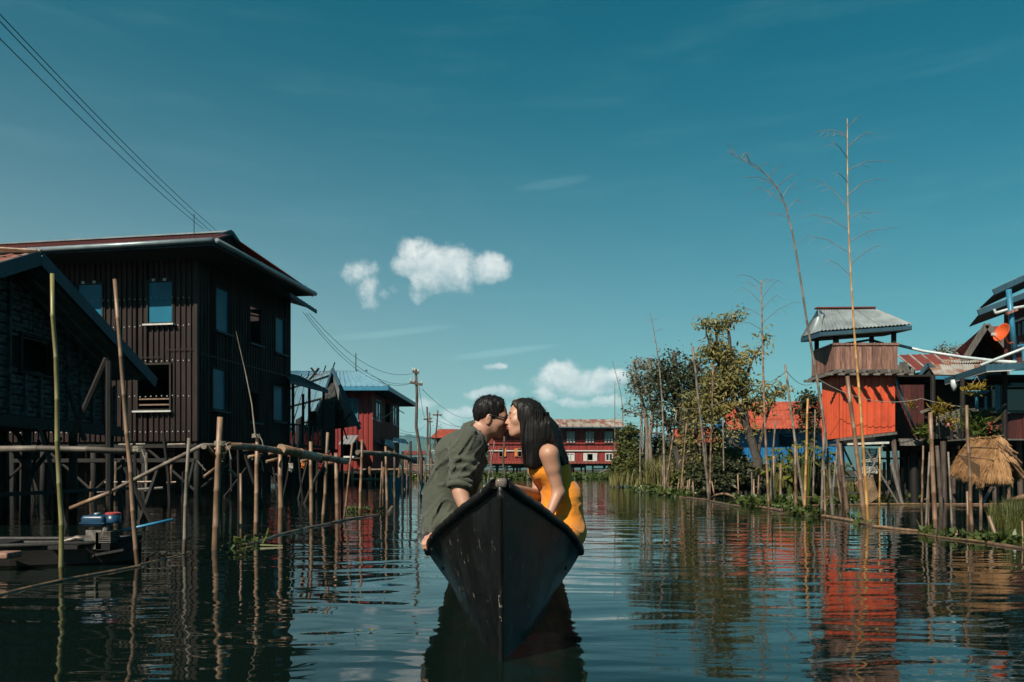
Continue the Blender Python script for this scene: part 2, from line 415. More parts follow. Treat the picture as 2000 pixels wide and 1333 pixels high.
hull_mat('bow_cap', (.13, .10, .08), (.05, .04, .035), .55, .3)

# water
def water_mat():
    m = bpy.data.materials.new('water'); m.use_nodes = True
    t = NT(m.node_tree); t.n.clear()
    out = t.add('ShaderNodeOutputMaterial'); p = t.add('ShaderNodeBsdfPrincipled'); t.l.new(p.outputs[0], out.inputs[0])
    p.inputs['Base Color'].default_value = (.0028, .007, .0055, 1)
    p.inputs['Roughness'].default_value = .012; p.inputs['IOR'].default_value = 1.333
    p.inputs['Specular IOR Level'].default_value = .5
    pos = t.add('ShaderNodeNewGeometry').outputs['Position']
    wob = t.add('ShaderNodeTexNoise'); t.put(wob.inputs['Vector'], pos); wob.inputs['Scale'].default_value = .35; wob.inputs['Detail'].default_value = 2
    v = t.vm('ADD', pos, t.vm('MULTIPLY', t.vm('SUBTRACT', wob.outputs['Color'], (.5, .5, .5)), (1.2, 1.2, 0)))
    a = t.noise(t.vm('MULTIPLY', v, (.55, 1.5, 1)), 1.3, 2, .5)           # long swells across the canal
    b_ = t.noise(t.vm('MULTIPLY', v, (.8, 1.9, 1)), 2.9, 1, .45)           # ripples
    c = t.noise(t.vm('MULTIPLY', v, (1.2, 2.6, 1)), 10.0, 2, .5)            # fine wrinkles in patches
    patch = t.mapr(t.noise(pos, .22, 2, .5), .42, .62)
    h = t.m('ADD', t.m('MULTIPLY', a, .031), t.m('ADD', t.m('MULTIPLY', b_, .005), t.m('MULTIPLY', t.m('MULTIPLY', c, patch), .0016)))
    bp = t.add('ShaderNodeBump'); bp.inputs['Strength'].default_value = 1.0; bp.inputs['Distance'].default_value = .55
    t.put(bp.inputs['Height'], h); t.l.new(bp.outputs[0], p.inputs['Normal'])
    M['water'] = m
water_mat()

# cloth, skin, hair
def cloth_mat(name, c1, c2, rough=.85, weave=420, wr=.45):
    m = bpy.data.materials.new(name); m.use_nodes = True
    t = NT(m.node_tree); t.n.clear()
    out = t.add('ShaderNodeOutputMaterial'); p = t.add('ShaderNodeBsdfPrincipled'); t.l.new(p.outputs[0], out.inputs[0])
    tc = t.add('ShaderNodeTexCoord').outputs['Object']
    c1, c2 = kc(c1), kc(c2); n = t.noise(tc, 7, 5, .65); fine = t.noise(tc, weave, 2, .5)
    t.put(p.inputs['Base Color'], t.mix(t.m('ADD', t.m('MULTIPLY', t.mapr(n, .35, .65), .7), t.m('MULTIPLY', fine, .3)), c2, c1))
    p.inputs['Roughness'].default_value = rough; p.inputs['Specular IOR Level'].default_value = .2
    p.inputs['Sheen Weight'].default_value = .15
    fold = t.noise(t.vm('MULTIPLY', tc, (1, 1, 1.6)), 16, 3, .5, .8)
    b = t.add('ShaderNodeBump'); b.inputs['Strength'].default_value = wr; b.inputs['Distance'].default_value = .02
    t.put(b.inputs['Height'], t.m('ADD', fold, t.m('MULTIPLY', fine, .03))); t.l.new(b.outputs[0], p.inputs['Normal'])
    M[name] = m
cloth_mat('shirt_olive', (.088, .096, .070), (.056, .062, .046))
cloth_mat('dress_yellow', (1.0, .345, .026), (.95, .305, .022), .8, 500, .16)
cloth_mat('trousers', (.020, .020, .024), (.012, .012, .015))
def skin_mat(name, c, red):
    m = bpy.data.materials.new(name); m.use_nodes = True
    t = NT(m.node_tree); t.n.clear()
    out = t.add('ShaderNodeOutputMaterial'); p = t.add('ShaderNodeBsdfPrincipled'); t.l.new(p.outputs[0], out.inputs[0])
    tc = t.add('ShaderNodeTexCoord').outputs['Object']
    c, red = kc(c), kc(red); n = t.noise(tc, 18, 4, .6)
    t.put(p.inputs['Base Color'], t.mix(t.mapr(n, .35, .7), c, red))
    p.inputs['Roughness'].default_value = .48; p.inputs['Specular IOR Level'].default_value = .4
    p.inputs['Subsurface Weight'].default_value = .12; p.inputs['Subsurface Radius'].default_value = (.012, .005, .003); p.inputs['Subsurface Scale'].default_value = .6
    b = t.add('ShaderNodeBump'); b.inputs['Strength'].default_value = .12; b.inputs['Distance'].default_value = .002
    t.put(b.inputs['Height'], t.noise(tc, 260, 2, .6)); t.l.new(b.outputs[0], p.inputs['Normal'])
    M[name] = m
skin_mat('skin_man', (.56, .31, .215), (.50, .245, .17))
skin_mat('skin_woman', (.54, .29, .195), (.48, .24, .155))
M['lips'] = mk('lips', (.42, .14, .12), (.36, .11, .10), 40, rough=.4, bump=0)
def hair_mat():
    m = bpy.data.materials.new('hair'); m.use_nodes = True
    t = NT(m.node_tree); t.n.clear()
    out = t.add('ShaderNodeOutputMaterial'); p = t.add('ShaderNodeBsdfPrincipled'); t.l.new(p.outputs[0], out.inputs[0])
    tc = t.add('ShaderNodeTexCoord').outputs['Object']
    n = t.noise(t.vm('MULTIPLY', tc, (1, 1, .06)), 130, 3, .6)
    t.put(p.inputs['Base Color'], t.mix(n, (.004, .004, .0045), (.014, .012, .011)))
    p.inputs['Roughness'].default_value = .46; p.inputs['Specular IOR Level'].default_value = .13
    b = t.add('ShaderNodeBump'); b.inputs['Strength'].default_value = .45; b.inputs['Distance'].default_value = .005
    t.put(b.inputs['Height'], n); t.l.new(b.outputs[0], p.inputs['Normal'])
    M['hair'] = m
hair_mat()

def lens_mat():
    m = bpy.data.materials.new('lens_clear'); m.use_nodes = True
    t = NT(m.node_tree); t.n.clear()
    out = t.add('ShaderNodeOutputMaterial'); g = t.add('ShaderNodeBsdfGlossy'); tr = t.add('ShaderNodeBsdfTransparent'); mx = t.add('ShaderNodeMixShader')
    g.inputs['Roughness'].default_value = .03; tr.inputs[0].default_value = (.92, .94, .95, 1); mx.inputs[0].default_value = .10
    t.l.new(tr.outputs[0], mx.inputs[1]); t.l.new(g.outputs[0], mx.inputs[2]); t.l.new(mx.outputs[0], out.inputs[0]); M['lens_clear'] = m
lens_mat()
# ------------------------------------------------------------------ builders
RIB = ((0, 0), (.55, 0), (.66, 1), (.86, 1), (.97, 0))        # trapezoid rib
WAVE = ((0, .5), (.125, .85), (.25, 1), (.375, .85), (.5, .5), (.625, .15), (.75, 0), (.875, .15))
class Face:
    """A vertical wall plane: O its foot, U the way along it, N its outward normal."""
    def __init__(s, O, U, N): s.O = Vector(O); s.U = Vector(U).normalized(); s.N = Vector(N).normalized()
    def p(s, u, z, out=0.0): return Vector((s.O.x, s.O.y, 0)) + s.U * u + s.N * out + Vector((0, 0, z))
    def upx(s, px):
        """u where the photo column px meets the wall plane at eye height."""
        k = (px - 1000) / F      # x = k*y
        return (k * s.O.y - s.O.x) / (s.U.x - k * s.U.y)
    def zpx(s, u, py):
        return zat(py, s.p(u, 0).y)
def corr_wall(mb, face, u0, u1, z0, z1, pitch, depth, openings=(), prof=RIB):
    """Ribbed metal sheet wall with rectangular openings; z0, z1 may be functions of u."""
    fz0 = z0 if callable(z0) else (lambda u: z0)
    fz1 = z1 if callable(z1) else (lambda u: z1)
    us = []; k = 0
    while u0 + k * pitch < u1:
        for (a, h) in prof:
            u = u0 + (k + a) * pitch
            if u < u1: us.append((u, h * depth))
        k += 1
    us.append((u1, 0))
    for (a, b, _, _) in openings: us += [(a, 0), (b, 0)]
    us.sort(key=lambda q: q[0])
    for (ua, ha), (ub, hb) in zip(us[:-1], us[1:]):
        if ub - ua < 1e-5: continue
        um = (ua + ub) / 2; cuts = sorted([(c, d) for (a, b, c, d) in openings if a < um < b])
        za0, zb0 = fz0(ua), fz0(ub)
        for (c, d) in cuts:
            if c > za0: mb.quad(face.p(ua, za0, ha), face.p(ub, zb0, hb), face.p(ub, c, hb), face.p(ua, c, ha))
            za0 = zb0 = d
        mb.quad(face.p(ua, za0, ha), face.p(ub, zb0, hb), face.p(ub, fz1(ub), hb), face.p(ua, fz1(ua), ha))
    return mb
def corr_quad(mb, A_, B_, C_, D_, n, depth, prof=RIB, thick=.012):
    """Ribbed roof sheet: A-B along the eave, D-C along the ridge, ribs running up."""
    A_, B_, C_, D_ = (Vector(p) for p in (A_, B_, C_, D_))
    nr = (B_ - A_).cross((D_ - A_) if (D_ - A_).length > 1e-6 else (C_ - A_)).normalized()
    if nr.z < 0: nr = -nr
    ts = [((k + a) / n, h * depth) for k in range(n) for (a, h) in prof] + [(1.0, 0.0)]
    vs = []
    for (t, h) in ts: vs += [A_.lerp(B_, t) + nr * h, D_.lerp(C_, t) + nr * h, A_.lerp(B_, t) + nr * (h - thick), D_.lerp(C_, t) + nr * (h - thick)]
    fs = []
    for i in range(len(ts) - 1):
        a = 4 * i; b = a + 4
        fs += [(a, b, b + 1, a + 1), (a + 2, a + 3, b + 3, b + 2), (a, a + 2, b + 2, b), (a + 1, b + 1, b + 3, a + 3)]
    fs += [(0, 1, 3, 2), (b, b + 2, b + 3, b + 1)]
    mb._add(vs, fs); return mb
def frame_window(parent, face, u0, u1, z0, z1, fmat, pmat, bar=.05, out=.05, pane_in=.0, split=0, sill=None, name='window', pane=True, depth=.08, transom=0.0):
    """A window: its frame is the part, pane, sill and bars its sub-parts."""
    mb = MB(); p = face.p
    def bx(ua, ub, za, zb, o0, o1):
        c = (p(ua, za, o0) + p(ub, zb, o1)) / 2
        R = Matrix((face.U, face.N, Vector((0, 0, 1)))).transposed()
        mb.box(c, (abs(ub - ua), abs(o1 - o0), abs(zb - za)), R)
    o0, o1 = out - depth, out
    bx(u0, u0 + bar, z0, z1, o0, o1); bx(u1 - bar, u1, z0, z1, o0, o1)
    bx(u0 + bar, u1 - bar, z1 - bar, z1, o0, o1); bx(u0 + bar, u1 - bar, z0, z0 + bar, o0, o1)
    for k in range(split):
        uc = u0 + (u1 - u0) * (k + 1) / (split + 1); bx(uc - bar * .4, uc + bar * .4, z0 + bar, z1 - bar, o0 + .01, o1 - .008)
    if transom:
        zc = z1 - (z1 - z0) * transom; bx(u0 + bar, u1 - bar, zc - bar * .4, zc + bar * .4, o0 + .012, o1 - .01)
    w_ = mb.build(name, fmat, parent)
    if pane:
        mb = MB(); o = (o0 + o1) / 2 - .01 + pane_in
        mb.box((p(u0 + bar, z0 + bar, o) + p(u1 - bar, z1 - bar, o)) / 2, (u1 - u0 - 2 * bar, .012, z1 - z0 - 2 * bar), Matrix((face.U, face.N, Vector((0, 0, 1)))).transposed())
        mb.build('pane', pmat, w_)
    if sill is not None:
        mb = MB(); mb.box(p((u0 + u1) / 2, z0 - .025, out + .03), (u1 - u0 + .12, .16, .05), Matrix((face.U, face.N, Vector((0, 0, 1)))).transposed())
        mb.build('sill', sill, w_)
    return w_
def fbox(mb, face, ua, ub, za, zb, o0, o1):
    c = (face.p(ua, za, o0) + face.p(ub, zb, o1)) / 2
    return mb.box(c, (abs(ub - ua), abs(o1 - o0), abs(zb - za)), Matrix((face.U, face.N, Vector((0, 0, 1)))).transposed())

def bamboo_pts(a, b, r0, r1, bend=(0, 0, 0), seg=.33, wob=.006):
    a, b = Vector(a), Vector(b); L = (b - a).length; n = max(2, min(26, int(L / seg)))
    P, Rr = [], []; bend = Vector(bend)
    for i in range(n + 1):
        t = i / n; r = r0 + (r1 - r0) * t
        q = a.lerp(b, t) + bend * (4 * t * (1 - t)) + Vector((random.uniform(-wob, wob), random.uniform(-wob, wob), 0)) * (1 if 0 < i < n else 0)
        if 0 < i < n:
            d = (b - a).normalized()
            P += [q - d * r * .45, q, q + d * r * .45]; Rr += [r * .97, r * 1.14, r * .98]
        else: P.append(q); Rr.append(r)
    return P, Rr
def pole(bx, by, tx, ty, wpx, mat, label, d=None, dtop=None, taper=.8, bend=0.0, group=None, name='bamboo_pole', cat='bamboo pole', n=8):
    """An upright pole whose foot stands in the water at photo row `by`."""
    d = d or dw(by); dt = dtop or d
    a = W(bx, by, d); a.z = min(a.z, 0.0) if d == dw(by) else a.z
    b = W(tx, ty, dt); r = wpx * d / F / 2
    low = a - (b - a).normalized() * .5
    mb = MB(); P, Rr = bamboo_pts(low, b, r * 1.04, r * taper, bend=(bend, bend * .4, 0), seg=max(.3, r * 9))
    mb.tube(P, Rr, n)
    o = mb.build(name, M[mat], None, smooth=False)
    for p_ in o.data.polygons: p_.use_smooth = len(p_.vertices) == 4
    return tag(o, label, cat, group)
def rod(a, b, r, mat, label=None, name='bamboo_rail', cat='bamboo rail', r1=None, bend=(0, 0, 0), parent=None, group=None, n=8):
    mb = MB(); P, Rr = bamboo_pts(a, b, r, r1 or r, bend=bend, seg=max(.3, r * 9)); mb.tube(P, Rr, n)
    o = mb.build(name, M[mat], parent)
    for p_ in o.data.polygons: p_.use_smooth = len(p_.vertices) == 4
    if parent is None: tag(o, label, cat, group)
    return o
def log(pts, wpx, mat, label, group=None, zoff=.0, name='floating_log', cat='floating log'):
    P = [WW(*p) for p in pts]; P2, R2 = [], []
    r = wpx * P[0].y / F / 2
    for i in range(len(P) - 1):
        n = max(2, int((P[i + 1] - P[i]).length / .4))
        for k in range(n + (i == len(P) - 2)):
            q = P[i].lerp(P[i + 1], k / n); rr = r * random.uniform(.94, 1.0)
            q.z = zoff + r * .15 + random.uniform(-.006, .006)
            d = (P[i + 1] - P[i]).normalized()
            P2 += [q - d * r * .4, q, q + d * r * .4]; R2 += [rr * .96, rr * 1.12, rr * .97]
    mb = MB(); mb.tube(P2, R2, 10)
    o = mb.build(name, M[mat], None)
    for p_ in o.data.polygons: p_.use_smooth = len(p_.vertices) == 4
    return tag(o, label, cat, group)

def leaves(centers, size, mat, name, parent, droop=.3, aspect=.32, up=None, size_var=.6):
    """Leaf-sized diamonds at the given points, each its own orientation; numpy."""
    C = np.asarray(centers, dtype=np.float64); n = len(C)
    d = RNG.normal(size=(n, 3)); d[:, 2] = d[:, 2] * .6 - droop
    if up is not None: d = d * .55 + np.asarray(up)
    d /= np.linalg.norm(d, axis=1)[:, None]
    s = np.cross(d, RNG.normal(size=(n, 3))); s /= np.linalg.norm(s, axis=1)[:, None]
    nn = np.cross(d, s)
    L = (size * (1 + RNG.uniform(-size_var, size_var, n)))[:, None]; wd = L * aspect
    a = C; tip = C + d * L - nn * L * .12; m1 = C + d * L * .45 + s * wd + nn * L * .06; m2 = C + d * L * .45 - s * wd + nn * L * .06
    V = np.stack([a, m1, tip, m2], 1).reshape(-1, 3); Q = np.arange(4 * n).reshape(n, 4)
    return np_mesh(name, V, Q, M[mat], parent, smooth=False)
def blob_points(blobs, n_clumps, per, spread):
    """blobs: (centre, rx, ry, rz, weight). Clump centres fill the outer part of each ellipsoid; leaves gather about each clump."""
    wts = np.array([b[4] * b[1] * b[3] for b in blobs]); wts /= wts.sum()
    out, cl = [], []
    for b, k in zip(blobs, RNG.multinomial(n_clumps, wts)):
        u = RNG.normal(size=(k, 3)); u /= np.linalg.norm(u, axis=1)[:, None]
        r = RNG.uniform(.25, 1.0, k) ** .55
        c = np.array(b[0]) + u * r[:, None] * np.array([b[1], b[2], b[3]])
        cl.append(c)
        out.append((c[:, None, :] + RNG.normal(size=(k, per, 3)) * spread * np.array([1, 1, .8])).reshape(-1, 3))
    return np.concatenate(out), np.concatenate(cl)
def limb(mb, pts, r0, r1, n=7):
    P = [Vector(p) for p in pts]; Q, R_ = [], []
    for i in range(len(P) - 1):
        k = max(2, int((P[i + 1] - P[i]).length / .35))
        for j in range(k + (i == len(P) - 2)):
            t = (i + j / k) / (len(P) - 1)
            Q.append(P[i].lerp(P[i + 1], j / k) + Vector((random.uniform(-1, 1), random.uniform(-1, 1), 0)) * (r0 + (r1 - r0) * t) * .25)
            R_.append((r0 + (r1 - r0) * t) * random.uniform(.92, 1.1))
    mb.tube(Q, R_, n)
def tree(name, label, base, limbs, blobs, n_clumps, per, spread, leaf, lmat, bark, droop=.35, aspect=.3, cat='tree', group=None, twigs=120, twig_r=.012):
    """limbs: list of (points, r0, r1); blobs in world metres."""
    t = thing(name, base, label, cat, group)
    mb = MB()
    for (pts, r0, r1) in limbs: limb(mb, pts, r0, r1)
    mb.build('trunk', M[bark], t, smooth=True)
    pts, cl = blob_points(blobs, n_clumps, per, spread)
    ends = [Vector(p) for (ps, _, _) in limbs for p in ps[1:]]
    tw = MB()
    for c in cl[RNG.permutation(len(cl))[:twigs]]:
        c = Vector(c.tolist()); e = min(ends, key=lambda q: (q - c).length)
        m_ = e.lerp(c, .55) + Vector((0, 0, .12 * (c - e).length))
        tw.tube([e, m_, c], [twig_r * 1.6, twig_r, twig_r * .35], 4, cap=False)
    if twigs: tw.build('branch', M[bark], t)
    if leaf: leaves(pts, leaf, lmat, 'crown', t, droop, aspect)
    return t
def sag(a, b, s, n=14):
    a, b = Vector(a), Vector(b)
    return [a.lerp(b, i / n) - Vector((0, 0, s * 4 * (i / n) * (1 - i / n))) for i in range(n + 1)]
def wire(a, b, s, r, mat, label, cat='wire', name='power_wire', group=None, n=5):
    mb = MB(); mb.tube(sag(a, b, s, 18), r, n)
    return tag(mb.build(name, M[mat], None, smooth=True), label, cat, group)
# ------------------------------------------------------------------ the setting: water, lake bed, shore, hills
mb = MB(); mb.quad((-4000, -60, 0), (4000, -60, 0), (4000, 7000, 0), (-4000, 7000, 0))
tag(mb.build('water', M['water'], None, loc=(0, 0, 0)), kind='structure')
mb = MB(); mb.quad((-4000, -60, -1.6), (4000, -60, -1.6), (4000, 7000, -1.6), (-4000, 7000, -1.6))
tag(mb.build('lake_bed', M['mud'], None, loc=(0, 0, -1.6)), kind='structure')

def ridge(name, pts, mat, depth):
    """A hill range: skyline points (x, y, z) with slopes falling away before and behind it."""
    V, Q = [], []; n = 0
    xs = []
    for (a, b) in zip(pts[:-1], pts[1:]):
        for k in range(10):
            t = k / 10; xs.append([a[i] + (b[i] - a[i]) * t for i in range(3)])
    xs.append(list(pts[-1]))
    rows = 9
    for (x, y, z) in xs:
        zz = max(2, z + random.uniform(-1, 1) * z * .035)
        for j in range(rows):
            s = (j - rows // 2) / (rows // 2)
            V.append((x + random.uniform(-8, 8), y + s * depth, -3 + (zz + 3) * (1 - abs(s)) ** .8 * (1 + random.uniform(-.03, .03))))
    for i in range(len(xs) - 1):
        for j in range(rows - 1):
            a = i * rows + j; Q.append((a, a + 1, a + 1 + rows, a + rows))
    o = np_mesh(name, np.array(V), np.array(Q), M[mat], None, True); tag(o, kind='structure'); return o
ridge('hills', [(xat(p, 5200), 5200, zat(y, 5200)) for p, y in ((-300, 880), (150, 868), (420, 872), (600, 862), (740, 852), (800, 848), (850, 858), (930, 872), (1040, 868), (1150, 858), (1215, 852), (1290, 848), (1400, 856), (1600, 868), (1900, 872), (2300, 885))], 'hill', 900)

# a low wooded far shore along the horizon, and the bank on the right
def bank(name, outline, h, mat):
    mb = MB(); c = Vector((sum(p[0] for p in outline) / len(outline), sum(p[1] for p in outline) / len(outline), h))
    k = len(outline); inner = [(c.x + (p[0] - c.x) * .8, c.y + (p[1] - c.y) * .8, h * random.uniform(.7, 1.1)) for p in outline]
    vs = [(p[0], p[1], -1.5) for p in outline] + inner + [tuple(c)]
    fs = [(i, (i + 1) % k, (i + 1) % k + k, i + k) for i in range(k)] + [(i + k, (i + 1) % k + k, 2 * k) for i in range(k)]
    mb._add(vs, fs); o = mb.build(name, M[mat], None, smooth=True); tag(o, kind='structure'); return o
def wob_line(pts, jit):
    return [(x + random.uniform(-jit, jit), y + random.uniform(-jit, jit)) for x, y in pts]
bank('shore', [(4.2, 36), (5.2, 32.5), (7, 30.3), (9.5, 29), (12.2, 27.6), (15, 25.6), (19, 24.8), (26, 25), (33, 30), (34, 48), (30, 62), (22, 68), (14, 66), (8.4, 58), (5.6, 46)], .32, 'mud')
bank('far_shore', [(-140, 130), (-60, 112), (-20, 108), (10, 112), (45, 108), (120, 122), (220, 150), (180, 210), (0, 230), (-160, 190)], .8, 'mud')
# ------------------------------------------------------------------ left bank: the tall dark house on stilts
def stilts(parent, pts, z1, r, mat='wood_dark', lean=.04, name='stilt'):
    for (x, y) in pts:
        mb = MB(); a = Vector((x + random.uniform(-lean, lean), y + random.uniform(-lean, lean), -.6)); b = Vector((x, y, z1))
        mb.tube([a, (a + b) / 2 + Vector((random.uniform(-.02, .02), 0, 0)), b], [r * 1.1, r, r * .95], 7)
        mb.build(name, M[mat], parent, smooth=True)
def window_sheet(parent, face, pa, pb, ya, yb, pmat='blue_sheet', fmat='wood_dark', out=.07, name='window', sill='paint_blue', pane=True, **k):
    ua, ub = sorted((face.upx(pa), face.upx(pb))); um = (ua + ub) / 2
    z1, z0 = face.zpx(um, ya), face.zpx(um, yb)
    w_ = frame_window(parent, face, ua, ub, z0, z1, M[fmat], M[pmat], bar=.055, out=out, depth=.10, sill=M[sill] if sill else None, name=name, pane=pane, **k)
    return (ua + .01, ub - .01, z0 + .01, z1 - .01), w_

Ax, Ay = xat(385, 24.7), 24.7
Ud, Vd = Vector((-.986, .168, 0)), Vector((.168, .986, 0))
FL = Face((Ax, Ay, 0), Ud, -Vd); FR = Face((Ax, Ay, 0), Vd, -Ud)
def HL(u, v, z): return Vector((Ax, Ay, 0)) + Ud * u + Vd * v + Vector((0, 0, z))
H1 = thing('stilt_house', HL(5, 3, 0), 'tall dark brown metal clad stilt house with blue sheets in its windows', 'house')
Z0, Z1 = 1.69, 7.75
ops = []
for a in ((288, 341, 548, 634), (151, 204, 553, 640)):
    op, w_ = window_sheet(H1, FL, *a, sill='paint_white'); ops.append(op)
    mb = MB()                                   # two white tabs holding the sheet at the top
    for t in (.3, .72): fbox(mb, FL, op[0] + (op[1] - op[0]) * t - .05, op[0] + (op[1] - op[0]) * t + .05, op[3] - .03, op[3] + .05, .075, .10)
    mb.build('clip', M['paint_white'], w_)
for a in ((268, 336, 710, 803), (158, 192, 712, 803), (40, 100, 712, 803)):
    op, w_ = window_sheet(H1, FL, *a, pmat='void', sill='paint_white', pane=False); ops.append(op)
    mb = MB()
    for dz in (.10, .28): fbox(mb, FL, op[0] + .05, op[1] - .05, op[2] + dz + .06, op[2] + dz + .105, -.02, .02)
    mb.build('rail', M['bamboo'], w_)
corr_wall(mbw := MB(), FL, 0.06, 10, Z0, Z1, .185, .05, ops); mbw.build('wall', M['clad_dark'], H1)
ops = []
for a in ((417, 446, 563, 651), (534, 554, 620, 692), (411, 440, 719, 803), (530, 552, 752, 824)):
    op, w_ = window_sheet(H1, FR, *a, sill='fascia_shaded'); ops.append(op)
for a in ((484, 508, 598, 674), (482, 505, 764, 826)):
    op, w_ = window_sheet(H1, FR, *a, sill='fascia_shaded', pane=False); ops.append(op)
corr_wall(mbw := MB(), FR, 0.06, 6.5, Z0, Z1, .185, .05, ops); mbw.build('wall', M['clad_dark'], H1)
mb = MB(); fbox(mb, FL, -.03, .09, Z0, Z1, -.07, .05); mb.build('corner_trim', M['clad_dark'], H1)
mb = MB(); mb.beam(HL(10, 0, (Z0 + Z1) / 2), HL(10, 6.5, (Z0 + Z1) / 2), .06, Z1 - Z0); mb.beam(HL(10, 6.5, (Z0 + Z1) / 2), HL(0, 6.5, (Z0 + Z1) / 2), .06, Z1 - Z0)
mb.build('wall', M['clad_dark'], H1)
mb = MB(); mb.beam(HL(5, 0.1, Z0), HL(5, 6.4, Z0), 9.8, .12); mb.build('floor', M['wood_dark'], H1)
mb = MB(); mb.beam(HL(5, 0.1, 4.45), HL(5, 6.4, 4.45), 9.7, .1); mb.build('floor', M['wood_dark'], H1)
mb = MB()                                       # bright screw heads in rows
for z in (6.15, 5.3, 4.2, 3.1, 2.0):
    for k in range(46):
        u = .2 + k * .185 + .02
        mb.box(FL.p(u + .02, z + random.uniform(-.02, .02), .058), (.026, .026, .026))
mb.build('screws', M['paint_white'], H1)['kind'] = 'stuff'
for (z, u0, u1) in ((4.52, .1, 1.05), (4.30, 1.2, 10), (4.38, 0, 0)):
    if u1 > u0:
        mb = MB(); fbox(mb, FL, u0, u1, z, z + .03, .052, .06); mb.build('seam', M['clad_dark'], H1)
mb = MB(); fbox(mb, FR, .1, 6.4, 4.40, 4.44, .052, .062); mb.build('seam', M['clad_dark'], H1)
# roof: low hip with a small gable vent at the ridge end, metal gutter along both eaves
ez = 7.52
e0, e1, e2, e3 = HL(-1.35, -1.35, ez), HL(10.8, -1.35, ez), HL(10.8, 5.6, ez), HL(-1.35, 5.6, ez)
rz = 8.80; r0_, r1_ = HL(.2, 2.3, rz), HL(10.8, 2.3, rz)
g0, g1 = HL(.2, 1.1, rz - .55), HL(.2, 3.5, rz - .55)
for k in range(8):
    ta, tb = k / 8, (k + 1) / 8
    mb = MB(); ea, eb = e0.lerp(e1, ta), e0.lerp(e1, tb); ra, rb = r0_.lerp(r1_, ta), r0_.lerp(r1_, tb)
    corr_quad(mb, ea, eb, rb, ra, 8, .03); mb.build('roof_sheet', M['roof_brown'], H1)
mb = MB(); mb.slab([e3, e2, r1_, r0_], .03); mb.build('roof', M['roof_brown'], H1)
mb = MB(); mb.slab([e0, g0, g1, e3], .03); mb.build('roof', M['roof_brown'], H1)
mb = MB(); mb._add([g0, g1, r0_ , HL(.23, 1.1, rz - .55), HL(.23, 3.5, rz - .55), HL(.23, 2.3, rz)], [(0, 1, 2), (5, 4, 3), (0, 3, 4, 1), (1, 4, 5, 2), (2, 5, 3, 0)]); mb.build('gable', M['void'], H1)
mb = MB()
for (p, q) in ((g0, r0_), (g1, r0_)): mb.beam(p + Vector((.06, -.02, .03)), q + Vector((.06, -.02, .05)), .10, .16)
mb.build('bargeboard', M['fascia_shaded'], H1)
mb = MB(); mb.beam(r0_ + Vector((0, 0, .05)), r1_ + Vector((0, 0, .05)), .3, .05); mb.build('ridge_cap', M['gutter'], H1)
mb = MB(); mb.beam(e0, g0 + Vector((0, 0, .04)), .3, .05); mb.build('ridge_cap', M['gutter'], H1)
mb = MB(); mb.slab([e0 - Vector((0, 0, .14)), e1 - Vector((0, 0, .14)), e2 - Vector((0, 0, .14)), e3 - Vector((0, 0, .14))], .03); mb.build('soffit', M['wood_dark'], H1)
for (a, b, inn) in ((e0, e1, Vd), (e0, e3, Ud)):
    out_ = -inn * .09
    g = MB(); g.tube([a + out_ - Vector((0, 0, .07)), a.lerp(b, .3) + out_ - Vector((0, 0, .085)), b + out_ - Vector((0, 0, .1))], .085, 8)
    go = g.build('gutter', M['gutter'], H1, smooth=True)
    L_ = (b - a).length; g = MB()
    for k in range(int(L_ / 1.7)):
        q = a.lerp(b, (k + .6) * 1.7 / L_) + out_
        g.box(q - Vector((0, 0, .075)), (.035, .035, .21))
    g.build('bracket', M['wood_dark'], go)
    mb = MB(); mb.beam(a - Vector((0, 0, .1)), b - Vector((0, 0, .1)), .035, .2); mb.build('fascia', M['fascia_shaded'], H1)
# lower lean-to roof over the far bay, and the porch roof at the far end
def lean_roof(parent, a, b, c, d, mat, n=9):
    mb = MB(); corr_quad(mb, a, b, c, d, n, .025); mb.build('lean_to_roof', M[mat], parent)
    mb = MB(); mb.beam(Vector(a) - Vector((0, 0, .07)), Vector(b) - Vector((0, 0, .07)), .05, .13); mb.build('fascia', M['fascia_shaded'], parent)
lean_roof(H1, W(566, 572, 28.6), W(618, 606, 31.4), W(562, 590, 32.0), W(535, 556, 29.2), 'clad_dark')
mb = MB(); mb.tube([W(470, 612, 28.0), W(552, 628, 31.0)], .03, 6); mb.build('awning_bar', M['wood_dark'], H1)
mb = MB(); mb.slab([W(468, 606, 27.6), W(500, 604, 28.8), W(557, 627, 31.2), W(540, 622, 30.5)], .03); mb.build('awning', M['clad_dark'], H1)
lean_roof(H1, W(566, 742, 29.8), W(640, 762, 33.5), W(585, 735, 34.5), W(555, 728, 31.2), 'clad_dark')
for (px, y0, d) in ((572, 742, 31.0), (604, 752, 33.2), (632, 757, 33.4)):
    mb = MB(); mb.tube([W(px, y0, d), Vector((xat(px, d), d, -.4))], .06, 7); mb.build('stilt', M['wood_dark'], H1)
mb = MB(); mb.slab([W(560, 868, 30.6), W(640, 872, 33.6), W(585, 868, 35.0), W(545, 864, 32)], .1); mb.build('porch_floor', M['wood_dark'], H1)
for k in range(9):
    mb = MB(); t = k / 8; p = W(566, 868, 30.8).lerp(W(636, 872, 33.6), t); mb.beam(p, p + Vector((0, 0, .75)), .04, .04); mb.build('baluster', M['wood_grey'], H1)
mb = MB(); mb.beam(W(566, 868, 30.8) + Vector((0, 0, .78)), W(636, 872, 33.6) + Vector((0, 0, .78)), .06, .05); mb.build('handrail', M['wood_dark'], H1)
stilts(H1, [(HL(u, v, 0).x, HL(u, v, 0).y) for u in (.1, 1.9, 3.7, 5.5, 7.3, 9.2) for v in (.15, 3.2, 6.3)], Z0 - .06, .10)
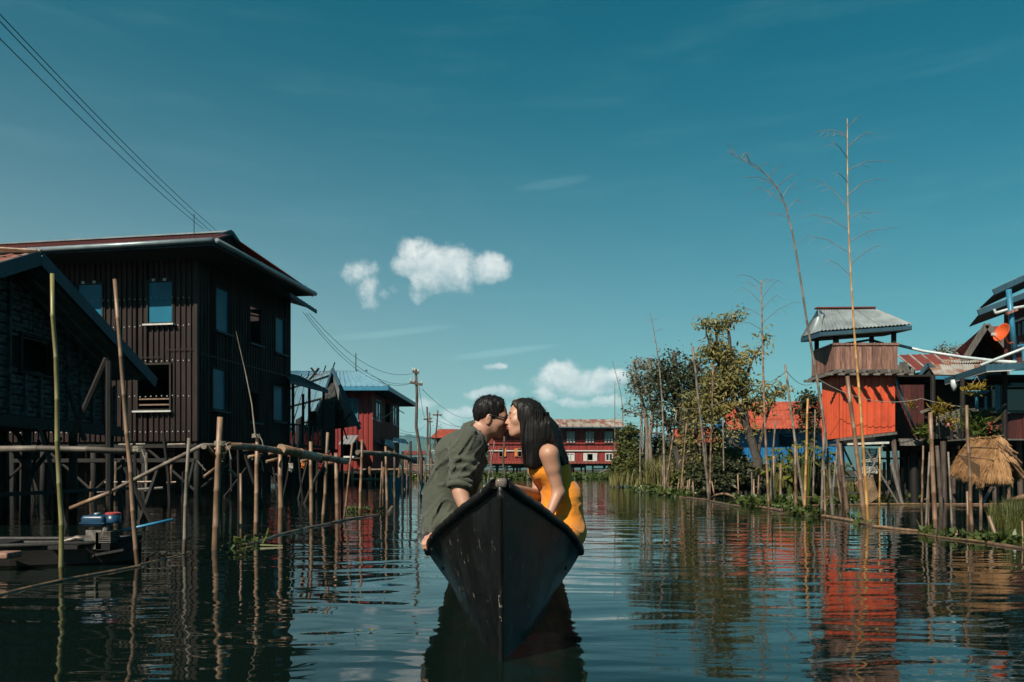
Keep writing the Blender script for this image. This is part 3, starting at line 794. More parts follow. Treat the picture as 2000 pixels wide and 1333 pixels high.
for (u, v, u2, v2) in ((.1, .15, 1.9, .15), (3.7, .15, 1.9, .15), (3.7, .15, 5.5, .15), (.1, .15, .1, 3.2), (.1, 6.3, .1, 3.2), (7.3, .15, 5.5, .15)):
    mb = MB(); mb.tube([HL(u, v, .1), HL(u2, v2, 1.55)], .045, 6); mb.build('brace', M['wood_dark'], H1)
for (a, b, z) in ((.1, 9.2, 1.55), (.1, 9.2, 1.1)):
    mb = MB(); mb.beam(HL(a, .1, z), HL(b, .1, z), .1, .12); mb.build('beam', M['wood_dark'], H1)
# mast pipe on the roof corner
mb = MB(); mb.tube([W(379, 478, 23.4), W(379, 418, 23.4)], .012, 5); mb.build('mast', M['wood_dark'], H1)

# ------------------------------------------------------------------ near hut at the left edge
H2 = thing('woven_hut', (-10.5, 12.8, 0), 'dark hut of woven bamboo mats under a steep roof at the left edge', 'hut')
P_, R_ = Vector((-7.5, 12.6, zat(497, 12.6))), Vector((-7.2, 16.0, zat(742, 16.0))); Q_ = Vector((-7.8, 9.2, R_.z))
back = Vector((-6.0, .5, 0))
def skin_roof(a, b, mat, n):
    mb = MB(); corr_quad(mb, b, b + back, a + back, a, n, .02); mb.build('roof', M[mat], H2)
skin_roof(P_, R_, 'roof_tin', 24); skin_roof(P_, Q_, 'roof_patchy', 24)
for a, b in ((P_, R_), (P_, Q_)):
    mb = MB(); d_ = Vector((.04, 0, -.06)); mb.beam(a + d_, b + d_, .04, .21); mb.build('bargeboard', M['fascia_shaded'], H2)
mb = MB(); mb.tube([P_ + Vector((-5.5, .3, .08)), P_ + Vector((-2, .1, .10)), P_ + Vector((.05, 0, .05))], .03, 6); mb.tube([P_ + Vector((-1.6, -.5, -.1)), P_ + Vector((-.4, -.25, .02)), P_ + Vector((.1, -.2, 0))], .025, 6); mb.build('ridge_pole', M['bamboo'], H2)
# wall of woven mats: individual slats over and under, held by battens
wf = Face((-8.05, 16.1, 0), (0, -1, 0), (1, 0, 0)); uL = 6.1; zf = zat(815, 13.5)
def hut_top(u): return P_.z - abs(wf.p(u, 0).y - P_.y) * (P_.z - R_.z) / 3.4 - .10
wo = [wf.upx(97), wf.upx(38)]; wz = [zat(728, 13.3), zat(660, 13.3)]
mb = MB(); u = 0.0; su, sz = .30, .085; row = 0
while u < uL:
    z = zf; c = 0
    while z < min(hut_top(u), hut_top(u + su)) - sz:
        if not (wo[0] - .1 < u + su / 2 < wo[1] + .1 and wz[0] < z + sz / 2 < wz[1]):
            o_ = .014 if (row + c) % 2 else 0.0
            fbox(mb, wf, u + .004, u + su - .004 + (.05 if o_ else 0), z + .004, z + sz * (.62 if o_ else .95), o_ - .012, o_)
        z += sz; c += 1
    u += su; row += 1
w_ = mb.build('woven_mat', M['weave'], H2); w_['kind'] = 'stuff'
mb = MB()
for (ua, ub, za, zb) in ((0, wo[0], zf, None), (wo[1], uL, zf, None), (wo[0], wo[1], zf, wz[0])):
    mb.slab([wf.p(ua, za, -.03), wf.p(ub, za, -.03)] + ([wf.p(ub, zb, -.03), wf.p(ua, zb, -.03)] if zb else ([wf.p(ub, hut_top(ub), -.03)] + ([wf.p(3.5, hut_top(3.5), -.03)] if ua < 3.5 < ub else []) + [wf.p(ua, hut_top(ua), -.03)])), .02, (1, 0, 0))
mb.slab([wf.p(wo[0], wz[1], -.03), wf.p(wo[1], wz[1], -.03), wf.p(wo[1], hut_top(wo[1]), -.03), wf.p(wo[0], hut_top(wo[0]), -.03)], .02, (1, 0, 0))
mb.build('wall', M['wood_dark'], H2)
for u in [.02 + .42 * k for k in range(15)]:
    mb = MB(); fbox(mb, wf, u, u + .05, zf - .1, hut_top(u) + .02, .015, .06) if not (wo[0] - .05 < u < wo[1]) else fbox(mb, wf, u, u + .05, zf - .1, wz[0], .015, .06)
    mb.build('batten', M['weave'], H2)
mb = MB(); fbox(mb, wf, wo[0] - .05, wo[1] + .05, wz[0] - .05, wz[0], .0, .07); fbox(mb, wf, wo[0] - .05, wo[1] + .05, wz[1], wz[1] + .05, .0, .07)
for u in (wo[0] - .05, wo[1]): fbox(mb, wf, u, u + .05, wz[0], wz[1], .0, .065)
wn = mb.build('window', M['wood_dark'], H2)
mb = MB(); fbox(mb, wf, wo[0], wo[1], wz[0], wz[1], -.35, -.33); mb.build('dark_backing', M['void'], wn)  # near-black sheet standing in for the dark room behind the window
mb = MB(); mb.slab([wf.p(-.1, zf - .02, .1), wf.p(uL, zf - .02, .1), wf.p(uL, zf - .02, -4.6), wf.p(-.1, zf - .02, -4.6)], .1); mb.build('floor', M['wood_dark'], H2)
mb = MB()
for u in (0, uL): mb.slab([wf.p(u, zf, -.03), wf.p(u, zf, -4.5), wf.p(u, hut_top(u), -4.5), wf.p(u, hut_top(u), -.03)], .04, (0, 1 if u == 0 else -1, 0))
mb.slab([wf.p(0, zf, -4.5), wf.p(uL, zf, -4.5), wf.p(uL, hut_top(uL), -4.5), wf.p(3.5, hut_top(3.5), -4.5), wf.p(0, hut_top(0), -4.5)], .04, (-1, 0, 0)); mb.build('wall', M['wood_dark'], H2)
stilts(H2, [(wf.p(u, 0, o).x, wf.p(u, 0, o).y) for u in (.05, 1.4, 2.8, 4.1, 5.3) for o in (-.05, -2.2, -4.4)], zf - .1, .075)
for (pa, pb, d) in (((208, 700), (140, 855), 12.3), ((212, 705), (212, 1000), 12.1), ((0, 800), (70, 900), 13.2), ((130, 745), (165, 860), 13.0), ((10, 860), (60, 920), 13.2), ((118, 855), (60, 925), 13.2)):
    mb = MB(); mb.tube([W(*pa, d), W(*pb, d)], .04, 6); mb.build('brace', M['wood_dark'], H2)
mb = MB(); mb.beam(wf.p(-.2, zf - .16, .12), wf.p(uL, zf - .16, .12), .1, .12); mb.build('beam', M['wood_dark'], H2)
mb = MB(); mb.beam(wf.p(-.2, .42, .2), wf.p(uL, .42, .2), .3, .05); mb.build('landing', M['wood_dark'], H2)

# ------------------------------------------------------------------ hut with the patched tin roof between the dark and the red house
H3 = thing('bamboo_hut', W(620, 900, 36), 'small woven bamboo hut with a tin roof held down by bamboo battens', 'hut')
dA = 34.6
ap, rr = W(650, 722, dA), W(700, 832, dA - .8); ll = ap + Vector((-(rr.x - ap.x) * .98, 1.6, rr.z - ap.z))
bk = Vector((-2.6, 4.4, 0))
rl = ap + bk
for k in range(6):                               # near side of the roof, sheet by sheet
    ta, tb = k / 6, (k + 1) / 6
    mb = MB(); corr_quad(mb, ll + bk * ta * 1.6, ll + bk * tb * 1.6, ap + bk * tb * 1.6, ap + bk * ta * 1.6, 4, .02); mb.build('roof_sheet', M['roof_tin_blue'], H3)
mb = MB(); mb.slab([ap, rr, rr + bk * 1.5, ap + bk * 1.5], .04); mb.build('roof', M['roof_tin'], H3)
for k, t in enumerate((.12, .5, .88)):           # battens along the roof
    mb = MB(); q = ll.lerp(ap, t) + Vector((0, -.05, .07)); mb.tube([q, q + bk * 1.55], .035, 6); mb.build('batten', M['wood_dark'], H3)
for k in range(7):
    mb = MB(); s_ = bk * (k / 6 * 1.5); mb.tube([ll + s_ + Vector((0, -.05, .06)), ap + s_ + Vector((.1, -.05, .3))], .03, 6); mb.build('batten', M['wood_dark'], H3)
mb = MB(); mb.tube([ap + bk * .52 + Vector((-.25, 0, -.2)), ap + bk * .52 + Vector((.2, 0, .35))], .05, 6); mb.tube([ap + bk * .5 + Vector((.25, 0, -.2)), ap + bk * .5 + Vector((-.2, 0, .35))], .05, 6); mb.build('ridge_tie', M['wood_dark'], H3)
for a, b in ((ap, rr), (ap, ll)):
    mb = MB(); mb.beam(a + Vector((0, -.06, 0)), b + (b - a) * .06 + Vector((0, -.06, 0)), .05, .16); mb.build('bargeboard', M['fascia_teal'], H3)
gf = Face(W(655, 900, dA + .2), sub(W(585, 900, dA + .9), W(655, 900, dA + .2)), Vector((.35, -.93, 0)))
zb3 = zat(878, dA); gl = 1.75
def g_top(u): return min(ap.z - .1, ap.z - .25 - abs(gf.p(u, 0).x - ap.x) * 1.55)
pm = MB(); u = 0
k = 0
while u < gl:                                    # woven panel with a wavy twill, strips laid one by one
    fbox(pm, gf, u + .004, u + .046, zb3, g_top(u + .02), 0, .01 + .008 * (k % 2)); u += .05; k += 1
pm.build('woven_mat', M['weave'], H3)
tw = MB()
for c in range(5):
    u0 = .15 + c * .34
    for s_ in (-1, 1):
        pts = [gf.p(u0 + s_ * .09 * math.sin(i * .75), zb3 + .1 + i * .1, .03) for i in range(int((g_top(u0) - zb3 - .2) / .1))]
        if len(pts) > 2: tw.tube(pts, .018, 4)
tw.build('twill', M['weave_pattern'], H3)
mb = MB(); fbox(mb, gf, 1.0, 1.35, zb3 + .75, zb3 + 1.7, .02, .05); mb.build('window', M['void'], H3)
for (px, y0, y1, d) in ((592, 770, 1100, 34.5), (604, 768, 960, 35.6), (668, 800, 960, 34.8)):
    mb = MB(); a = W(px, y0, d); mb.tube([a, Vector((a.x, a.y, -.5))], .06, 6); mb.build('stilt', M['wood_dark'], H3)
for (a, b) in (((665, 835), (690, 800)), ((666, 822), (678, 858))):
    mb = MB(); mb.tube([W(*a, dA - .3), W(*b, dA - .6)], .035, 6); mb.build('brace', M['wood_dark'], H3)
mb = MB(); mb.slab([gf.p(-.1, zb3, .1), gf.p(gl + .2, zb3, .1), gf.p(gl + .2, zb3, -3), gf.p(-.1, zb3, -3)], .12); mb.build('floor', M['wood_dark'], H3)
mb = MB(); mb.slab([gf.p(0, zb3, -.03), gf.p(0, zb3, -3), gf.p(0, zb3 + 2.1, -3), gf.p(0, zb3 + 2.1, -.03)], .05, (1, .3, 0)); mb.slab([gf.p(gl, zb3, -.03), gf.p(gl, zb3, -3), gf.p(gl, zb3 + 1.5, -3), gf.p(gl, zb3 + 1.5, -.03)], .05, (-1, .3, 0)); mb.build('wall', M['wood_dark'], H3)
stilts(H3, [(gf.p(u, 0, o).x, gf.p(u, 0, o).y) for u in (.1, 1.6) for o in (-.2, -2.8)], zb3, .06)

# ------------------------------------------------------------------ red two-storey house with the pale blue roof
RA = Vector((xat(727, 47), 47, 0)); RC = Vector((xat(779, 57), 57, 0)); RV = (RC - RA).normalized(); RU = Vector((-RV.y, RV.x, 0))
H4 = thing('red_house', RA + RV * 3 + RU * 3, 'red corrugated two storey house with a pale blue hipped roof', 'house')
FA = Face(RA, RU, -RV); FB = Face(RA, RV, -RU)
z0, z1 = zat(920, 47), zat(752, 47)
ops = []
op, _ = window_sheet(H4, FA, 676, 700, 779, 822, pmat='glass_pale', fmat='paint_blue', sill='paint_white', split=1); ops.append(op)
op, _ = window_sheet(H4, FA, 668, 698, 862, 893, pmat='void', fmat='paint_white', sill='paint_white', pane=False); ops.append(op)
corr_wall(mbw := MB(), FA, .05, 6.4, z0, z1, .30, .05, ops); mbw.build('wall', M['clad_red'], H4)
ops = []
for a in ((733, 743, 782, 824), (766, 775, 792, 832)):
    op, _ = window_sheet(H4, FB, *a, pmat='glass_pale', fmat='paint_blue', sill=None, split=1); ops.append(op)
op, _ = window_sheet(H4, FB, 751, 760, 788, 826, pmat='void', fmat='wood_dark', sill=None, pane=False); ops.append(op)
corr_wall(mbw := MB(), FB, .05, 10.1, z0, z1, .30, .05, ops); mbw.build('wall', M['clad_red'], H4)
mb = MB(); fbox(mb, FA, -.04, .1, z0, z1, -.09, .07); mb.build('corner_trim', M['clad_red'], H4)
def RP(u, v, z): return RA + RU * u + RV * v + Vector((0, 0, z))
mb = MB(); zc = (z0 + z1) / 2
mb.beam(RP(6.4, 0, zc), RP(6.4, 10, zc), .06, z1 - z0); mb.beam(RP(6.4, 10, zc), RP(0, 10, zc), .06, z1 - z0); mb.build('wall', M['clad_red'], H4)
mb = MB(); mb.slab([RP(0, 0, z0), RP(6.4, 0, z0), RP(6.4, 10, z0), RP(0, 10, z0)], .15); mb.build('floor', M['wood_dark'], H4)
ez = zat(756, 46); o_ = 1.15
e0, e1, e2, e3 = RP(-o_, -o_, ez), RP(7.6, -o_, ez), RP(7.6, 10.6, ez), RP(-o_, 10.6, ez)
rz = zat(724, 50.0); ra, rb = RP(1.0, 3.2, rz), RP(6.2, 3.2, rz); ga, gb = RP(1.0, 1.8, rz - .75), RP(1.0, 4.8, rz - .75)
for k in range(9):
    t, t2 = k / 9, (k + 1) / 9
    mb = MB(); corr_quad(mb, e0.lerp(e1, t), e0.lerp(e1, t2), ra.lerp(rb, t2), ra.lerp(rb, t), 3, .06); mb.build('roof_sheet', M['roof_tin_blue'], H4)
mb = MB(); corr_quad(mb, e0, e3, gb, ga, 16, .05); mb.build('roof', M['roof_tin_blue'], H4)
mb = MB(); mb.slab([e3, e2, rb, ra], .04); mb.slab([e1, e2, rb], .04); mb.build('roof', M['roof_tin_blue'], H4)
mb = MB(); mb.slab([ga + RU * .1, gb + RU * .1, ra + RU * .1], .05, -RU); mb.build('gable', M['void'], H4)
mb = MB(); mb.beam(ga, ra, .1, .16); mb.beam(gb, ra, .1, .16); mb.build('bargeboard', M['fascia_teal'], H4)
mb = MB(); mb.beam(ra, rb + Vector((0, 0, .03)), .3, .06); mb.beam(e0 + Vector((0, 0, .05)), ga + Vector((0, 0, .05)), .22, .06); mb.build('ridge_cap', M['roof_tin_blue'], H4)
for a, b in ((e0, e1), (e0, e3)):
    mb = MB(); mb.beam(a - Vector((0, 0, .1)), b - Vector((0, 0, .1)), .08, .24); mb.build('fascia', M['paint_blue'], H4)
mb = MB(); mb.slab([p - Vector((0, 0, .2)) for p in (e0, e1, e2, e3)], .03); mb.build('soffit', M['wood_dark'], H4)
lean_roof(H4, W(776, 784, 54.5), W(806, 786, 58), W(786, 772, 59), W(768, 770, 54.5), 'roof_tin_blue', 6)
# white tin awning on the sunny side and three blue ones along the canal side
mb = MB(); corr_quad(mb, W(661, 868, 45.2), W(689, 868, 44.9), W(700, 851, 46.6), W(672, 851, 47.0), 4, .03); mb.build('awning', M['roof_tin'], H4)
for (pa, pb, pc, pd) in (((735, 862), (752, 872), (742, 872 - 12), (733, 855)), ((752, 868), (772, 880), (768, 862), (752, 858)), ((768, 864), (800, 868), (790, 858), (768, 855))):
    mb = MB(); corr_quad(mb, W(*pa, 47.6), W(*pb, 50), W(*pc, 53), W(*pd, 50.5), 4, .03); mb.build('awning', M['roof_tin_blue'], H4)
mb = MB(); mb.tube(sag(W(727, 818, 46.8), W(780, 787, 54), .35), .035, 5); mb.build('cable', M['rope'], H4)
mb = MB(); mb.tube([W(777, 800, 57), W(790, 808, 57)], .03, 5); mb.tube([W(695, 724, 50), W(695, 690, 50)], .03, 5); mb.build('mast', M['wood_dark'], H4)
stilts(H4, [(RP(u, v, 0).x, RP(u, v, 0).y) for u in (.2, 2.2, 4.2, 6.2) for v in (.2, 3.4, 6.6, 9.8)], z0, .12)
# landing stage before the red house: rails and deck
LS = thing('landing_stage', W(720, 940, 40), 'low bamboo landing stage in front of the red house', 'landing stage')
for (a, b, d, r) in (((668, 897), (704, 896), 43, .05), ((690, 918), (800, 917), 44, .06), ((690, 937), (745, 937), 42, .10)):
    mb = MB(); mb.tube([W(*a, d), W(*b, d + .6)], r, 6); mb.build('rail', M['bamboo'], LS)
for px in (688, 722, 749, 780):
    mb = MB(); a = W(px, 912, 43.5); mb.tube([a, Vector((a.x, a.y, -.4))], .07, 6); mb.build('post', M['bamboo'], LS)

# ------------------------------------------------------------------ utility poles and power lines
def upole(px, ytop, pb, ybase, d, wpx, arms, label):
    a = W(pb, ybase, d); a.z = -.6; b = W(px, ytop, d)
    t = thing('utility_pole', Vector((a.x, a.y, 0)), label, 'utility pole')
    r = wpx * d / F / 2; mid = a.lerp(b, .55) + Vector((-.12, 0, 0))
    mb = MB(); mb.tube([a, a.lerp(b, .3) + Vector((.06, 0, 0)), mid, b.lerp(a, .2), b], [r * 1.2, r * 1.1, r, r * .9, r * .85], 8); mb.build('shaft', M['wood_pole'], t, smooth=True)
    for (y, half, tilt) in arms:
        k = (y - ytop) / max(1, (ybase - ytop)); c = W(px + (pb - px) * k, y, d); h = half * d / F
        mb = MB(); mb.beam(c + Vector((-h, -r, tilt * h)), c + Vector((h, -r, -tilt * h)), .10, .12); am = mb.build('crossarm', M['wood_pole'], t)
        for s_ in (-.9, -.3, .9):
            mb = MB(); q = c + Vector((s_ * h, -r, -tilt * h * s_ + .06)); mb.lathe(q, [(.02, 0), (.055, .03), (.035, .07), (.05, .1), (.02, .15)], 8); mb.build('insulator', M['paint_white'], am)
    return t
upole(812, 722, 824, 951, 42, 6.0, ((728, 6, .25), (750, 12, .2)), 'tallest leaning wooden utility pole at the end of the left row')
upole(834, 795, 842, 925, 75, 4.0, ((819, 8, -.1),), 'dark utility pole with one crossarm beside the small orange roof')
upole(839, 806, 845, 925, 82, 2.8, ((824, 5, .1),), 'thin utility pole standing just behind a darker one')
upole(855, 802, 847, 925, 78, 3.2, ((811, 9, 0),), 'utility pole leaning right, with a level crossarm above the orange roof')
upole(985, 853, 984, 936, 60, 4.0, (), 'grey wooden post between the two faces of the couple')
HC = W(432, 461, 22.9)
for k, (pa, pb) in enumerate((((-6, 22), (422, 450)), ((-6, 36), (412, 452)), ((-6, 70), (398, 448)))):
    wire(W(*pa, 9.5), W(*pb, 23.2), .10, .0065, 'wire', ('uppermost', 'middle', 'lowest')[k] + ' black power line coming down to the dark roof corner')
PT = W(812, 730, 42)
for k, (pa, pb, s_) in enumerate((((598, 612), (806, 748), .9), ((592, 610), (804, 749), 1.0), ((604, 612), (806, 730), .8))):
    wire(W(*pa, 30), W(*pb, 42), s_, .009, 'wire', ('middle', 'lowest', 'uppermost')[k] + ' power line sagging from the lean-to eave to the tall utility pole')
for k, (pa, da, pb, db, s_) in enumerate((((818, 752), 42, (835, 818), 75, .8), ((841, 815), 75, (935, 826), 120, .8), ((860, 812), 78, (940, 822), 130, 1.2), ((780, 838), 60, (832, 829), 75, .5), ((780, 846), 60, (940, 845), 130, .7), ((780, 851), 60, (960, 850), 140, .6), ((824, 760), 42, (930, 812), 90, .8))):
    wire(W(*pa, da), W(*pb, db), s_, .012 + .004 * (db > 90), 'wire', 'thin power line strung between the far utility poles', group='far power lines')
# ------------------------------------------------------------------ posts, rails and floating logs of the left bank
for a in (
    (122, 1135, 102, 535, 11, 'bamboo_green', 'tall greenish bamboo pole nearest the camera on the left, in front of the woven hut'),
    (269, 1106, 224, 546, 10.5, 'bamboo', 'tall leaning bamboo pole beside the blue engine'),
    (358, 1082, 369, 856, 9, 'bamboo_grey', 'grey bamboo post tied to the slanting pole under the dark house'),
    (420, 1074, 430, 815, 16, 'bamboo', 'thickest bamboo post of the left rail, before the corner of the dark house'),
    (470, 1056, 470, 925, 7, 'bamboo', 'short thin bamboo stake not reaching the rail, right of the thickest post'),
    (500, 1050, 503, 850, 11, 'bamboo', 'bamboo post with white cord and a long bare twig at its top'),
    (548, 1039, 548, 868, 12.5, 'bamboo', 'bamboo post holding the thickest rail log end'),
    (609, 1026, 607, 863, 9.5, 'bamboo', 'bamboo post standing behind the thick rail log, just left of the kinked one'),
    (631, 1021, 640, 845, 8, 'bamboo', 'slim bamboo post rising highest before the woven bamboo hut'),
    (659, 1018, 656, 886, 10.5, 'bamboo', 'bamboo post at the right end of the near rail'),
    (672, 1013, 688, 865, 5.5, 'bamboo', 'thin bamboo stake leaning right before the red house'),
    (703, 1006, 707, 859, 7, 'bamboo', 'bamboo post at the left end of the far rail before the red wall'),
    (742, 985, 746, 902, 3.5, 'bamboo', 'thinnest stake between two posts of the far rail'),
    (756, 997, 753, 872, 6.5, 'bamboo', 'bamboo post under the middle of the far rail'),
    (771, 988, 770, 880, 5.5, 'wood_pole', 'dark post behind the middle of the far rail'),
    (786, 982, 786, 882, 6, 'wood_dark', 'dark post before the blue net, left of its twin'),
    (801, 978, 802, 862, 6.5, 'wood_dark', 'thick dark post at the right end of the far rail'),
    (794, 962, 796, 868, 3.2, 'bamboo', 'thin pale stake between two dark posts by the blue net'),
    (817, 968, 816, 864, 3.5, 'bamboo_grey', 'pale stake just left of the tall utility pole'),
    (831, 962, 831, 862, 2.8, 'bamboo_grey', 'thin grey stake just right of the tall utility pole'),
    (838, 958, 838, 868, 2.8, 'bamboo_grey', 'thin grey stake farther right of the tall utility pole'),
): pole(*a[:4], a[4] * .9, *a[5:])
rod(W(-30, 878, 6.4), W(262, 883, 6.7), .026, 'bamboo_grey', 'long level bamboo rail across the front of the woven hut', bend=(0, 0, .015))
rod(W(222, 958, 8.8), W(398, 869, 8.1), .022, 'bamboo_grey', 'long bamboo pole slanting up to the thickest post', name='bamboo_pole', cat='bamboo pole')
rod(W(138, 993, 9.6), W(216, 962, 9.4), .026, 'bamboo', 'broken bamboo lying slanted in the dark under the hut', name='bamboo_pole', cat='bamboo pole')
# near rail made of several bamboo logs lashed end to end
rod(W(398, 872, 7.85), W(470, 872, 9.1), .030, 'bamboo_grey', 'thin rail log lashed to the thickest post')
rod(W(444, 872, 8.4), W(556, 884, 10.2), .040, 'bamboo', 'rail log cut at a slant between the thickest post and the twig post', bend=(0, 0, .02))
rod(W(549, 877, 10.0), W(622, 894, 11.5), .062, 'bamboo', 'thickest rail log with an open hollow end')
rod(W(618, 891, 11.4), W(676, 902, 12.8), .050, 'bamboo', 'last log of the near rail, ending before the red house')
rod(W(698, 884, 14.1), W(762, 888, 15.4), .045, 'bamboo_grey', 'first log of the far rail before the red house')
rod(W(758, 885, 15.3), W(812, 900, 17.2), .045, 'bamboo_grey', 'last log of the far rail, sloping down to the right')
for k, (pa, pb, d, lab) in enumerate((((404, 872), (428, 898), 7.9, 'short crosspiece propped against the thickest post, upper left'), ((398, 932), (422, 914), 7.9, 'short stick slanting up to the thickest post'), ((449, 918), (463, 933), 8.2, 'short stick slanting down right of the thickest post'),
        ((485, 893), (512, 888), 9.4, 'short peg under the rail at the twig post'), ((520, 902), (546, 896), 10.2, 'short peg lashed under the thick rail'), ((525, 886), (556, 884), 10.1, 'split bamboo peg on the left of the hollow rail end'), ((588, 901), (606, 899), 11.4, 'small peg beside the orange rag'), ((638, 905), (658, 905), 12.4, 'flat peg at the last near rail post'), ((410, 882), (450, 866), 8.0, 'short bamboo lying across the rail at the thickest post'))):
    rod(W(*pa, d), W(*pb, d + .15), .016 * d / 8, 'bamboo', lab, name='bamboo_peg', cat='bamboo peg')
# the bare twig on a post, bits of cord and rags
mb = MB(); mb.tube([W(499, 855, 9.35), W(492, 790, 9.35), W(480, 730, 9.35), W(461, 648, 9.3)], [.012, .009, .007, .003], 5)
tag(mb.build('bare_twig', M['twig'], None), 'long thin bare twig standing up from a rail post before the dark house', 'twig')
def lashing(px, py, d, r, label):
    mb = MB(); c = W(px, py, d)
    for k in range(4):
        pts = [c + Vector((math.cos(a) * r, math.sin(a) * r, .012 * k + .004 * math.sin(3 * a))) for a in [2 * math.pi * i / 12 for i in range(13)]]
        mb.tube(pts, .005, 4, cap=False)
    mb.tube([c + Vector((r, -r * .3, .02)), c + Vector((r * 1.8, -r * .4, -.05)), c + Vector((r * 2.1, -r * .3, -.14))], .005, 4)
    tag(mb.build('cord', M['rope'], None), label, 'cord')
lashing(500, 855, 9.4, .045, 'white cord wound round the top of the twig post'); lashing(500, 898, 9.5, .045, 'white cord tied under the rail on the twig post'); lashing(610, 893, 11.45, .05, 'cord binding the post behind the thick rail'); lashing(430, 870, 8.0, .055, 'cord binding the rail to the thickest post'); lashing(268, 882, 6.65, .038, 'cord binding the level rail to the leaning pole')
def rag(px, py, d, wpx, hpx, mat, label):
    mb = MB(); s = d / F; c = W(px, py, d); n = 5
    V = [c + Vector(((i / n - .5) * wpx * s, .03 * math.sin(i * 2.1 + j), -(j / 3) * hpx * s * (1 - .15 * math.sin(i * 1.7)))) for j in range(4) for i in range(n + 1)]
    mb._add(V, [(j * (n + 1) + i, j * (n + 1) + i + 1, (j + 1) * (n + 1) + i + 1, (j + 1) * (n + 1) + i) for j in range(3) for i in range(n)])
    tag(mb.build('rag', M[mat], None, smooth=True), label, 'rag')
rag(592, 903, 11.5, 9, 12, 'paint_orange', 'small orange rag hanging under the near rail'); rag(625, 904, 12, 8, 14, 'clad_red', 'small red rag hanging below the rail behind the posts'); rag(568, 905, 11, 10, 16, 'mat_white', 'pale rag strip hanging below the thick rail')
# floating logs
log([(-40, 1172), (60, 1148), (170, 1126), (272, 1107)], 11, 'bamboo_wet', 'long floating bamboo log at the lower left below the engine boat')
log([(480, 1066), (540, 1047), (610, 1030), (690, 1014), (740, 1006)], 7.5, 'bamboo_wet', 'long floating bamboo log along the foot of the near rail')
log([(270, 1105), (330, 1090), (368, 1080)], 5, 'bamboo_wet', 'thin half sunken log between the leaning pole and the grey post')
log([(758, 1003), (766, 992)], 7, 'bamboo_wet', 'short stub of floating log by the far rail')

# blue fishing nets hung out on stakes at the water
def net(pts, d0, d1, h0, h1, label):
    mb = MB(); n = 18; V = []
    for j in range(5):
        for i in range(n + 1):
            t = i / n; k = t * (len(pts) - 1); a = min(int(k), len(pts) - 2); px = pts[a] + (pts[a + 1] - pts[a]) * (k - a); d = d0 + (d1 - d0) * t
            z = h0 * (1 - .35 * abs(math.sin(t * math.pi * 2.5))) + (h1 - h0) * j / 4 * .9
            V.append((xat(px, d), d + .1 * math.sin(i * 1.3 + j), max(-.1, z)))
    mb._add(V, [(j * (n + 1) + i, j * (n + 1) + i + 1, (j + 1) * (n + 1) + i + 1, (j + 1) * (n + 1) + i) for j in range(4) for i in range(n)])
    tag(mb.build('fishing_net', M['net_blue'], None, smooth=True), label, 'fishing net')
net([748, 770, 800], 30, 33, .72, .05, 'blue fishing net hung behind the dark posts of the far rail')
net([820, 836], 24, 25, .55, -.05, 'blue fishing net hanging beside the back of the man')
net([836, 850], 30, 31, .6, .0, 'small piece of blue fishing net far behind the man')

# ------------------------------------------------------------------ long-tail boat with a blue engine, shade put into its dark colours
LB = thing('longtail_boat', W(100, 1100, 7), 'dark wooden long-tail boat lying in the shade below the woven hut', 'boat')
def hull(mb, secs):
    """secs: cross-sections, each a list of the same number of points."""
    n = len(secs[0]); V = [p for s in secs for p in s]
    mb._add(V, [(i * n + k, i * n + k + 1, (i + 1) * n + k + 1, (i + 1) * n + k) for i in range(len(secs) - 1) for k in range(n - 1)])
st = WW(292, 1100); ax = Vector((-1, -.20, 0)).normalized(); sd_ = Vector((-ax.y, ax.x, 0))
st = Vector((-3.25, 6.95, 0)); secs = []
for (s, hw, zt) in ((0, .06, .20), (.35, .24, .17), (.9, .34, .17), (2, .42, .18), (3.5, .44, .18), (5.5, .42, .20), (7, .25, .28), (7.8, .04, .42)):
    c = st + ax * s
    prof = [(hw, zt), (hw * .92, .02), (hw * .6, -.16), (0, -.18), (-hw * .6, -.16), (-hw * .92, .02), (-hw, zt), (-hw * .86, zt), (-hw * .75, .02), (0, -.05), (hw * .75, .02), (hw * .86, zt), (hw, zt)]
    secs.append([c + sd_ * a + Vector((0, 0, b)) for a, b in prof])
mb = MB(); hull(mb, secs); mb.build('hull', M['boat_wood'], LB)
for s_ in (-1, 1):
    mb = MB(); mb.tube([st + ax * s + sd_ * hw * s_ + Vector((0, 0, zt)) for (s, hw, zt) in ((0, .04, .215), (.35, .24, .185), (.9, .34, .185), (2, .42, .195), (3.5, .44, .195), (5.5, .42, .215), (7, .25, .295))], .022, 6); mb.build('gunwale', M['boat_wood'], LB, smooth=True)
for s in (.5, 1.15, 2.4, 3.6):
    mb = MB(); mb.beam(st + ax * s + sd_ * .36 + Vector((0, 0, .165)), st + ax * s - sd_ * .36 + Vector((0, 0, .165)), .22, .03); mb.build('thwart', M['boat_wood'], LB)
EN = thing('boat_engine', W(200, 1085, 6.75), 'blue boat engine with a pink cap and long tail shaft mounted on the boat', 'engine')
d = 6.75
mb = MB(); mb.box(W(176, 1086, d), (.14, .16, .025)); mb.build('mount_board', M['wood_brown'], EN)
mb = MB(); mb.lathe(W(173, 1084, d), [(.05, 0), (.035, .03), (.03, .10), (.045, .14)], 10); mb.build('pivot', M['engine_blue'], EN, smooth=True)
mb = MB()
mb.box(W(192, 1053, d), (.13, .16, .16)); mb.lathe(W(180, 1064, d), [(.055, 0), (.075, .03), (.08, .09), (.05, .14)], 12, Matrix.Rotation(math.radians(60), 3, 'Y'))
mb.tube([W(182, 1062, d), W(176, 1072, d - .05), W(184, 1078, d)], .022, 7); mb.tube([W(200, 1050, d - .06), W(206, 1038, d - .06), W(209, 1022, d - .04)], .026, 8)
